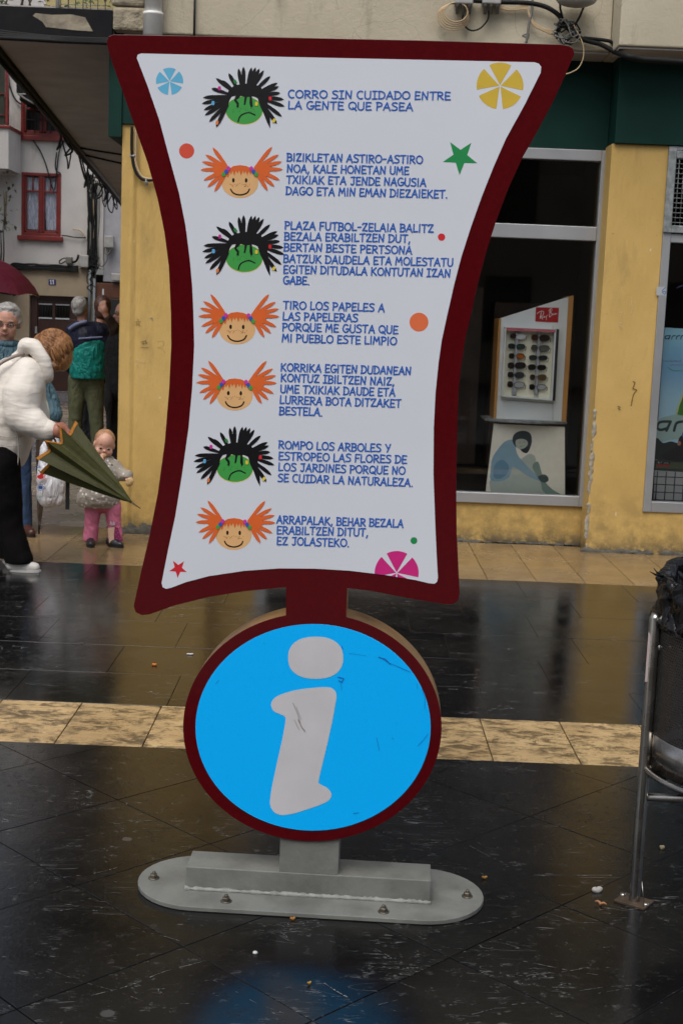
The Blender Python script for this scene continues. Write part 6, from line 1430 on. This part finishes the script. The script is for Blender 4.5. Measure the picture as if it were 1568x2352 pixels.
SH = plain('brown_leather', (.06,.022,.014), .3); xx = G(50,1232).x; shoe('shoe', (xx-.02, Ym+.02, 0), (xx+.09, Ym-.14, 0), SH, man, .046, .07); shoe('shoe', (xx-.28, Ym+.05, 0), (xx-.30, Ym-.14, 0), SH, man, .046, .07)
# his maroon umbrella
mu = empty('umbrella', hm(-92, 850, -.14), 'open dark red umbrella whose edge shows above the smiling grey haired person', 'umbrella')
mc = hm(-92, 634, .40); b = MB(); n = 8; vv = []; ff = []; RR = .56
edge = []
for j in range(9):
    ph_ = j/8; rr = RR*math.sin(ph_*1.25)/math.sin(1.25); zz = .30*(math.cos(ph_*1.25)-math.cos(1.25))/(1-math.cos(1.25)) - .12
    for i in range(n*6):
        a = 2*PI*i/(n*6)+.28; u = (i % 6)/6; sc_ = 1-.05*math.sin(PI*u)*ph_; vv.append(mc + Vector((math.cos(a)*max(rr,.002)*sc_, math.sin(a)*max(rr,.002)*sc_, zz + .018*math.sin(PI*u)*ph_)))
for j in range(8):
    for i in range(n*6): q_ = (i+1) % (n*6); ff.append((j*n*6+i, (j+1)*n*6+i, (j+1)*n*6+q_, j*n*6+q_))
b.add(vv, ff, False); o = b.build('canopy', fabric('maroon_umbrella_cloth', (.085,.010,.020), (.07,.008,.016), rough=.5, scale=6, bstr=.08), mu); o.modifiers.new('c', 'SOLIDIFY').thickness = .002
b = MB(); b.tube([mc + Vector((0,0,.24)), hm(-92, 880, .40)], .006, 8); b.build('shaft', MT['steel'], mu)
for i in range(n): a = 2*PI*i/n+.28; b = MB(); b.tube([mc+Vector((0,0,.10)), mc + Vector((math.cos(a)*RR*.99, math.sin(a)*RR*.99, -.125))], .003, 5); b.build('rib', MT['steel'], mu)
# his carrier bag and furled umbrella
bgc = hm(112, 1110, -.12); cbag = empty('carrier_bag', bgc, 'white plastic carrier bag printed with a red lobster and a blue fish', 'bag')
bb_ = MB(); bb_.ball(hm(120,1115,-.12), (31*km,.075,50*km), 18, 14); bb_.ball(hm(108,1128,-.12), (24*km,.06,40*km)); bb_.cap(hm(102,1030,-.12), hm(108,1100,-.12), 9*km, 25*km); bb_.cap(hm(122,985,-.09), hm(102,1030,-.12), 4*km, 9*km); bb_.cap(hm(126,985,-.09), hm(135,1060,-.12), 4*km, 14*km); bb_.ball(hm(133,1142,-.12), (17*km,.05,22*km))
q, t, bs = newmat('bag_polythene'); v = coords(t); t.links.new(mixc(t, ramp(t, noise(t, v, 8, 4), .35, .7), (.66,.66,.68), (.52,.52,.55)), bs.inputs['Base Color']); bs.inputs['Roughness'].default_value = .28; bump(t, bs, mth(t, 'ABSOLUTE', mth(t, 'SUBTRACT', noise(t, coords(t,(2,2,.6)), 8, 3, .5, .8), .5)), .9, .05)
blob('bag', bb_, q, cbag, voxel=.0065, smooth=2, disp=.012, dscale=.08)
bpl = Plane((0, Ym-.12-.094, 0), (0,-1,0)); cq = lambda x, y: (x*.3071, y*.3071+638.4)
def bagart(name, items, c):
    b = MB(); l = .0
    for kind, pts, w in items:
        if kind == 's': l = ribbon(b, bpl, [cq(p.x, p.y) for p in crom([(q_[0],q_[1],0) for q_ in pts], 3)], w, l+.0004)
        else: shape(b, bpl, [cq(*p) for p in pts], l+.0004); l += .0004
    b.build(name, P(c), cbag)
bagart('printed_lobster', [('p', ell(305,1488,24,17,16), 0), ('p', ell(318,1468,13,10,12), 0), ('s', [(282,1480),(276,1500),(284,1510)], 1.2), ('s', [(325,1470),(340,1466),(343,1478),(332,1484)], 1.1), ('s', [(325,1498),(340,1494),(343,1506),(330,1508)], 1.1), ('s', [(305,1470),(300,1455),(306,1448)], 1.0), ('s', [(318,1460),(322,1450)], 1.0)], '#c02c2c')
bagart('printed_fish', [('s', [(280,1568),(300,1545),(322,1552),(338,1572),(346,1560)], 1.1), ('s', [(282,1572),(300,1590),(322,1585),(336,1572),(348,1582)], 1.1), ('p', ell(306,1568,18,14,14), 0)], '#284a86')
bagart('printed_word', [('s', [(279,1400),(279,1420)], 1.3), ('s', [(287,1404),(280,1411),(288,1420)], 1.3), ('s', [(301,1406),(294,1406),(292,1414),(298,1419),(303,1408),(304,1420)], 1.2)], '#2c4c8c')
bagart('printed_script', [('s', [(275+i*7, 1640+6*math.sin(i*2.2)),(279+i*7, 1632-7*math.sin(i*2.2))], 1.0) for i in range(6)] + [('s', [(280+i*7, 1664+4*math.sin(i*2.6)),(284+i*7, 1657-4*math.sin(i*2.6))], .9) for i in range(4)], '#4a7a82')
fu = empty('umbrella', hm(96, 1180, -.02), 'furled brown umbrella held point down behind the carrier bag', 'umbrella')
b = MB(); vv = []; ff = []; pa, pb = hm(100,1010,.02), hm(91,1205,-.02)
for j in range(12):
    t_ = j/11; c_ = pa.lerp(pb, t_)
    for i in range(24): a = 2*PI*i/24; rr = (11.5*km*(1-t_)**.7 + .009)*(1+.18*math.cos(4*a+t_*2)); vv.append(c_ + Vector((math.cos(a)*rr, math.sin(a)*rr, 0)))
for j in range(11):
    for i in range(24): q_ = (i+1) % 24; ff.append((j*24+i, (j+1)*24+i, (j+1)*24+q_, j*24+q_))
b.add(vv, ff, True); b.build('canopy', fabric('taupe_umbrella_cloth', (.085,.06,.045), (.06,.042,.03), rough=.6), fu); b = MB(); b.tube([hm(104,950,.02), pa, pb, hm(90,1226,-.02)], .006, 8); b.build('shaft', MT['black'], fu); b = MB(); b.tube([pb-Vector((0,0,-.02)), hm(90.5,1218,-.02)], [.010,.007], 8); b.build('collar', MT['black'], fu)

# ---- child
Yb = G(232, 1252).y; kb = Yb/F_PX; ch = empty('child', (W(235,1150,Yb).x, Yb, 0), 'small child in a speckled grey jacket and pink trousers eating bread by the yellow wall', 'child')
def hb_(x, y, dy=0.0): return W(x, y, Yb + dy)
body = MB(); Qb = frame3(R(14), R(10), R(-7)); hcb = hb_(240, 1022, -.01); hsb = 68*kb
head_shapes(body, hcb, hsb, Qb, True); body.cap(hb_(240,1070), hb_(240,1045), 15*kb, 14*kb); body.cap(hb_(236,1130), hb_(238,1085), 30*kb, 26*kb)
body.cap(hb_(262,1072), hb_(285,1088,-.02), 10*kb, 9*kb); body.cap(hb_(285,1088,-.02), hb_(294,1094,-.05), 9*kb, 7.5*kb); hand_shapes(body, hb_(294,1092,-.05), hb_(302,1110,-.07)-hb_(294,1092,-.05), (.6,-.5,.5), .52, 1.2, -1)
body.cap(hb_(212,1075), hb_(204,1100,-.06), 10*kb, 9*kb); body.cap(hb_(204,1100,-.06), hb_(232,1062,-.12), 9*kb, 7*kb); hand_shapes(body, hb_(232,1062,-.12), hb_(238,1046,-.13)-hb_(232,1062,-.12), (0,-1,0), .5, 1.2, 1)
for x in (216, 258): body.cap(hb_(x,1160), hb_(x,1240), 13*kb, 9*kb)
blob('body', body, BABY, ch, voxel=.0048, smooth=2); face_parts(ch, hcb, hsb, Qb, smile=.0, open_=.010, brow='#9a6a4c', lip='#a04a44', child=True)
hr = MB(); T = lambda x, y, z: hcb + Qb @ Vector((x*hsb, y*hsb, z*hsb)); hr.ball(T(0,-.10,.19), (.345*hsb,.385*hsb,.335*hsb), 18, 12, Qb); blob('hair', hr, hairmat('fair_fluff', (.27,.13,.06), (.42,.23,.12), (20,20,20)), ch, voxel=.005, smooth=2, disp=.004, dscale=.01)
q, t, bs = newmat('speckled_jacket'); v = coords(t); c_ = mixc(t, ramp(t, noise(t, v, 6, 4), .35, .7), (.36,.32,.265), (.28,.245,.205)); vo = nd(t, 'ShaderNodeTexVoronoi', Scale=34.0); t.links.new(v, vo.inputs['Vector']); c_ = mixc(t, ramp(t, vo.outputs['Distance'], .22, .32, .9, 0), c_, (.72,.69,.62)); t.links.new(c_, bs.inputs['Base Color']); bs.inputs['Roughness'].default_value = .75; bump(t, bs, noise(t, coords(t,(1,1,2)), 20, 4), .7, .012)
jb = MB(); jb.cap(hb_(228,1135), hb_(240,1090), 45*kb, 36*kb, 18); jb.cap(hb_(240,1090), hb_(243,1066), 36*kb, 24*kb, 18); jb.cap(hb_(262,1072), hb_(278,1090,-.02), 18*kb, 16*kb, 14); jb.cap(hb_(278,1090,-.02), hb_(293,1092,-.045), 15.5*kb, 13*kb, 14); jb.cap(hb_(214,1075), hb_(206,1100,-.06), 17*kb, 15*kb, 14); jb.cap(hb_(206,1100,-.06), hb_(228,1068,-.11), 15*kb, 11*kb, 14)
o = blob('jacket', jb, q, ch, voxel=.0065, smooth=4, disp=.012, dscale=.04); zj = hb_(235,1164).z
for v in o.data.vertices:
    v.co.x = (v.co.x)*(1.0 if v.co.z > zj+.12 else 1+.30*min(1,(zj+.12-v.co.z)/.12))
    if v.co.z < zj: v.co.z = zj + (v.co.z-zj)*.05
b = MB(); b.tube(crom([hb_(198,1146,-.14), hb_(215,1150,-.155), hb_(240,1154,-.155), hb_(262,1150,-.14)],4), .0022, 5); b.build('pocket_seam', P('#4a453e'), ch)
b = MB(); b.ball(hb_(262,1158,-.13), .006); b.ball(hb_(258,1068,-.10), .006); b.build('button', P('#3c3832'), ch)['kind'] = 'stuff'
PK = fabric('pink_corduroy', (.56,.17,.26), (.48,.13,.21), rough=.8, scale=16); tb = MB()
for x, x1 in ((215,208),(259,266)): tb.cap(hb_(x,1160), hb_((x+x1)/2,1200), 20*kb, 17*kb, 14); tb.cap(hb_((x+x1)/2,1200), hb_(x1,1240), 16*kb, 18*kb, 14)
tb.cap(hb_(218,1158), hb_(256,1158), 22*kb, 22*kb, 14); o = blob('trousers', tb, PK, ch, voxel=.0065, smooth=4, disp=.008, dscale=.05)
for v in o.data.vertices:
    if v.co.z < .030: v.co.z = .030 + (v.co.z-.030)*.1
tpl = Plane((0, Yb-.062, 0), (0,-1,0)); cr2 = lambda x, y: (x*.3071, y*.3071+638.4)
def patch(name, pts, c, l=0): b = MB(); shape(b, tpl, [cr2(*p) for p in pts], l); o_ = b.build(name, P(c, .8), ch); return o_
patch('cream_patch', [(808,1870),(858,1862),(852,1925),(858,1975),(818,1985),(812,1930)], '#c8a890'); patch('purple_patch', [(862,1862),(885,1868),(900,1920),(916,1968),(862,1972),(855,1925)], '#7c2050', .0005)
b = MB()
for i, (x, y) in enumerate(((872,1885),(884,1905),(870,1920),(888,1935),(874,1950),(900,1950),(886,1965))): shape(b, tpl, [cr2(*p) for p in ell(x,y,2.6,2.6,7)], .0012)
b.build('dots', P('#c890b0'), ch)['kind'] = 'stuff'
b = MB(); l = .0005
for pts in ([(824,1842),(830,1822),(838,1838)],[(846,1842),(852,1824),(858,1842)],[(826,1842),(845,1848),(860,1842)]): l = ribbon(b, tpl, [cr2(*p) for p in pts], 1.4, l)
b.build('embroidery', P('#b8c4cc'), ch)
BS = plain('black_baby_shoe', (.014,.014,.018), .35); q1, q2 = G(212,1250), G(262,1247); shoe('shoe', (q1.x-.01, Yb+.02, 0), (q1.x+.02, Yb-.13, 0), BS, ch, .034, .045); shoe('shoe', (q2.x-.01, Yb-.02, 0), (q2.x+.095, Yb-.09, 0), BS, ch, .034, .045)
b = MB(); p = hb_(298,1107,-.095); b.ball(p, (.026,.018,.034), 12, 8, Matrix.Rotation(.4,3,'Y')); tag(blob('bread_roll', b, MT['crust'], None, voxel=.004, smooth=1, disp=.008, dscale=.02, loc=p), 'torn piece of bread in the child\'s outstretched hand', 'bread')
b = MB(); p = hb_(240,1047,-.13); b.ball(p, (.010,.014,.018), 10, 7); tag(blob('bread_crust', b, MT['crust'], None, voxel=.003, smooth=1, disp=.004, dscale=.02, loc=p), 'crust of bread held at the child\'s mouth', 'bread')

# ---- people further down the alley
def walker(Y, pts, label, name='person'):
    """pts: measured joints in picture units; builds body + clothes"""
    k = Y/F_PX; H = lambda x, y, dy=0.0: W(x, y, Y+dy); rt = empty(name, (W(pts['hip'][0], 900, Y).x, Y, 0), label, 'person'); return rt, k, H
Yt = 14.6; r1, k1, H1 = walker(Yt, dict(hip=(198,870)), 'grey haired person seen from behind in navy and teal jacket and olive trousers')
fy = G(200,1,0)
def footy(x, Y): # picture row of the ground at depth Y
    lo, hi = 800.0, 2300.0
    for _ in range(40):
        mid = (lo+hi)/2
        if G(x, mid).y > Y: lo = mid
        else: hi = mid
    return lo
fb = footy(190, Yt)
b = MB(); Q1 = frame3(R(165), R(0)); hc1 = H1(186, 707); hs1 = .24
head_shapes(b, hc1, hs1, Q1); b.cap(H1(190,745), H1(188,722), 11*k1, 11*k1); b.cap(H1(198,850), H1(198,795), 32*k1, 30*k1)
for s_, xs2 in ((-1,(160,150,160)),(1,(234,246,240))): b.cap(H1(xs2[0],768), H1(xs2[1],815,-.02), 11*k1, 9*k1); b.cap(H1(xs2[1],815,-.02), H1(xs2[2],850,.16), 9*k1, 7*k1); hand_shapes(b, H1(xs2[2],850,.16), (-s_,.4,-.1), (s_,0,0), .95, 1.0, s_)
for x0, x1 in ((178,172),(216,226)): b.cap(H1(x0,870), H1((x0+x1)/2,950), 17*k1, 13*k1); b.cap(H1((x0+x1)/2,950), H1(x1,fb-10), 13*k1, 9*k1)
blob('body', b, SKIN, r1, voxel=.010, smooth=2)
b = MB(); T = lambda x, y, z: hc1 + Q1 @ Vector((x*hs1, y*hs1, z*hs1)); b.ball(T(0,-.12,.12), (.37*hs1,.40*hs1,.40*hs1), 18, 12, Q1); b.ball(T(0,-.25,-.15), (.28*hs1,.2*hs1,.22*hs1), 12, 8, Q1); blob('hair', b, GH, r1, voxel=.010, smooth=2, disp=.02, dscale=.02)
NV = fabric('navy_nylon', (.010,.012,.030), (.008,.010,.022), rough=.55, scale=6); TL = fabric('teal_nylon', (.010,.22,.19), (.008,.17,.145), rough=.55, scale=6, bstr=.6)
b = MB(); b.cap(H1(200,800), H1(198,780), 42*k1, 43*k1, 18); b.cap(H1(172,764), H1(226,766), 23*k1, 23*k1, 14); b.cap(H1(162,770), H1(150,815,-.02), 15*k1, 13*k1); b.cap(H1(150,815,-.02), H1(160,848,.12), 12.5*k1, 10*k1); b.cap(H1(234,772), H1(248,815), 16*k1, 14*k1); b.cap(H1(248,815), H1(243,852,.05), 13.5*k1, 11*k1); b.ball(H1(188,748), (24*k1,.10,12*k1))
blob('jacket', b, NV, r1, voxel=.013, smooth=4, disp=.02, dscale=.09)
b = MB(); b.cap(H1(203,852,-.015), H1(204,802,-.015), 42*k1, 42.5*k1, 20); o = blob('teal_panel', b, TL, r1, voxel=.012, smooth=4, disp=.022, dscale=.09); za, zb_2 = H1(200,778).z, H1(200,868).z
for v in o.data.vertices:
    if v.co.z > za: v.co.z = za + (v.co.z-za)*.03; v.co.y *= .93; v.co.x *= .98
    if v.co.z < zb_2: v.co.z = zb_2 + (v.co.z-zb_2)*.1
b = MB(); b.tube(crom([H1(181,778,-.20), H1(205,776,-.215), H1(236,774,-.19)],4), .010, 6); b.tube(crom([H1(160,756,-.13), H1(176,745,-.17), H1(200,738,-.13)],4), .020, 6); b.build('lilac_trim', P('#6f7898', .6), r1)
OL = fabric('olive_corduroy', (.095,.10,.055), (.075,.08,.044), rough=.9, scale=8); b = MB(); b.cap(H1(184,872), H1(214,872), 25*k1, 25*k1, 16)
for x0, x1 in ((179,170),(217,226)): b.cap(H1(x0,872), H1((x0+x1)/2,955), 23*k1, 17*k1, 16); b.cap(H1((x0+x1)/2,955), H1(x1,fb-12), 17*k1, 14*k1, 16)
blob('trousers', b, OL, r1, voxel=.013, smooth=4, disp=.014, dscale=.1)
for x in (172, 226): q = W(x, 900, Yt); shoe('shoe', (q.x, Yt-.05, 0), (q.x, Yt+.18, 0), SH, r1, .048, .08)
# second person mostly hidden behind the first
Y2 = 15.3; r2, k2, H2 = walker(Y2, dict(hip=(215,870)), 'dark haired person in dark clothes standing behind the navy and teal jacket'); f2 = footy(210, Y2)
b = MB(); Q2 = frame3(R(190)); hc2 = H2(236, 706); head_shapes(b, hc2, .24, Q2); b.cap(H2(228,760), H2(234,725), 12*k2, 10*k2); b.cap(H2(215,850), H2(222,790), 30*k2, 28*k2)
for x in (196, 222): b.cap(H2(x,870), H2(x,f2-10), 16*k2, 9*k2)
blob('body', b, SKIN, r2, voxel=.012, smooth=2); b = MB(); b.ball(hc2+Vector((0,0,.02)), (.098,.11,.12)); b.ball(hc2+Vector((.0,.0,-.06)), (.09,.09,.09)); blob('hair', b, hairmat('dark_brown_hair', (.05,.02,.012), (.09,.035,.02)), r2, voxel=.011, smooth=2, disp=.015, dscale=.03)
DK = fabric('charcoal_cloth', (.014,.014,.018), (.02,.02,.026), rough=.85); b = MB(); b.cap(H2(212,860), H2(222,775), 36*k2, 38*k2, 16)
for x in (194, 220): b.cap(H2(x,870), H2(x,950), 22*k2, 18*k2, 14); b.cap(H2(x,950), H2(x,f2-12), 18*k2, 15*k2, 14)
blob('clothes', b, DK, r2, voxel=.014, smooth=4, disp=.015, dscale=.1)
for x in (194, 220): q = W(x, 900, Y2); shoe('shoe', (q.x, Y2+.12, 0), (q.x, Y2-.12, 0), MT['black'], r2, .048, .08)
# third person half hidden by the yellow corner, one hand raised
Y3 = 12.6; r3, k3, H3 = walker(Y3, dict(hip=(285,870)), 'person in black with one hand raised, half hidden by the yellow corner'); f3 = footy(275, Y3)
b = MB(); Q3 = frame3(R(-70), R(0)); hc3 = H3(287, 722); hs3 = .245; head_shapes(b, hc3, hs3, Q3); b.cap(H3(292,775), H3(289,745), 14*k3, 13*k3); b.cap(H3(296,870), H3(294,815), 40*k3, 38*k3)
b.cap(H3(268,785,-.02), H3(262,750,-.12), 11*k3, 10*k3); b.cap(H3(262,750,-.12), H3(243,722,-.18), 9*k3, 7*k3); hand_shapes(b, H3(243,722,-.18), H3(236,700,-.2)-H3(243,722,-.18), (-.3,-1,0), .95, .9, 1)
for x in (262, 300): b.cap(H3(x,900), H3(x,f3-10), 16*k3, 9*k3)
blob('body', b, SKIN, r3, voxel=.009, smooth=2); b = MB(); T = lambda x, y, z: hc3 + Q3 @ Vector((x*hs3, y*hs3, z*hs3)); b.ball(T(0,-.14,.14), (.345*hs3,.36*hs3,.37*hs3), 16, 12, Q3); blob('hair', b, hairmat('light_grey_hair', (.34,.32,.30), (.46,.44,.42)), r3, voxel=.009, smooth=2, disp=.012, dscale=.02)
face_parts(r3, hc3, hs3, Q3, glasses=True)
BK = fabric('black_coat', (.008,.008,.009), (.013,.012,.013), rough=.85); BRN = fabric('dark_brown_sleeve', (.045,.028,.02), (.03,.02,.015)); b = MB(); b.cap(H3(296,880), H3(294,800), 54*k3, 52*k3, 18); b.cap(H3(278,785), H3(310,785), 26*k3, 26*k3, 14); b.cap(H3(268,800), H3(254,850,-.05), 20*k3, 16*k3, 14)
blob('coat', b, BK, r3, voxel=.014, smooth=4, disp=.02, dscale=.09); b = MB(); b.cap(H3(268,775,-.04), H3(262,750,-.12), 15*k3, 13*k3, 12); b.cap(H3(262,750,-.12), H3(249,731,-.165), 12*k3, 10*k3, 12); blob('sleeve', b, BRN, r3, voxel=.010, smooth=3, disp=.012, dscale=.05)
b = MB()
for x in (263, 300): b.cap(H3(x,890), H3(x,960), 22*k3, 19*k3, 14); b.cap(H3(x,960), H3(x,f3-14), 19*k3, 16*k3, 14)
blob('trousers', b, BK, r3, voxel=.014, smooth=4, disp=.012, dscale=.1)
for x in (264, 300): q = W(x, 900, Y3); shoe('shoe', (q.x+.06, Y3, 0), (q.x-.14, Y3-.02, 0), MT['black'], r3, .048, .08)
fb3 = empty('umbrella', H3(252, 940, -.10), 'furled black umbrella hanging beside the person in black', 'umbrella'); b = MB(); b.tube([H3(250,880,-.12), H3(250,925,-.12), H3(253,985,-.12), H3(254,1000,-.12)], [.04,.045,.012,.005], 10); b.build('canopy', BK, fb3); b = MB(); b.tube([H3(250,862,-.12), H3(254,1008,-.12)], .006, 6); b.build('shaft', MT['black'], fb3)
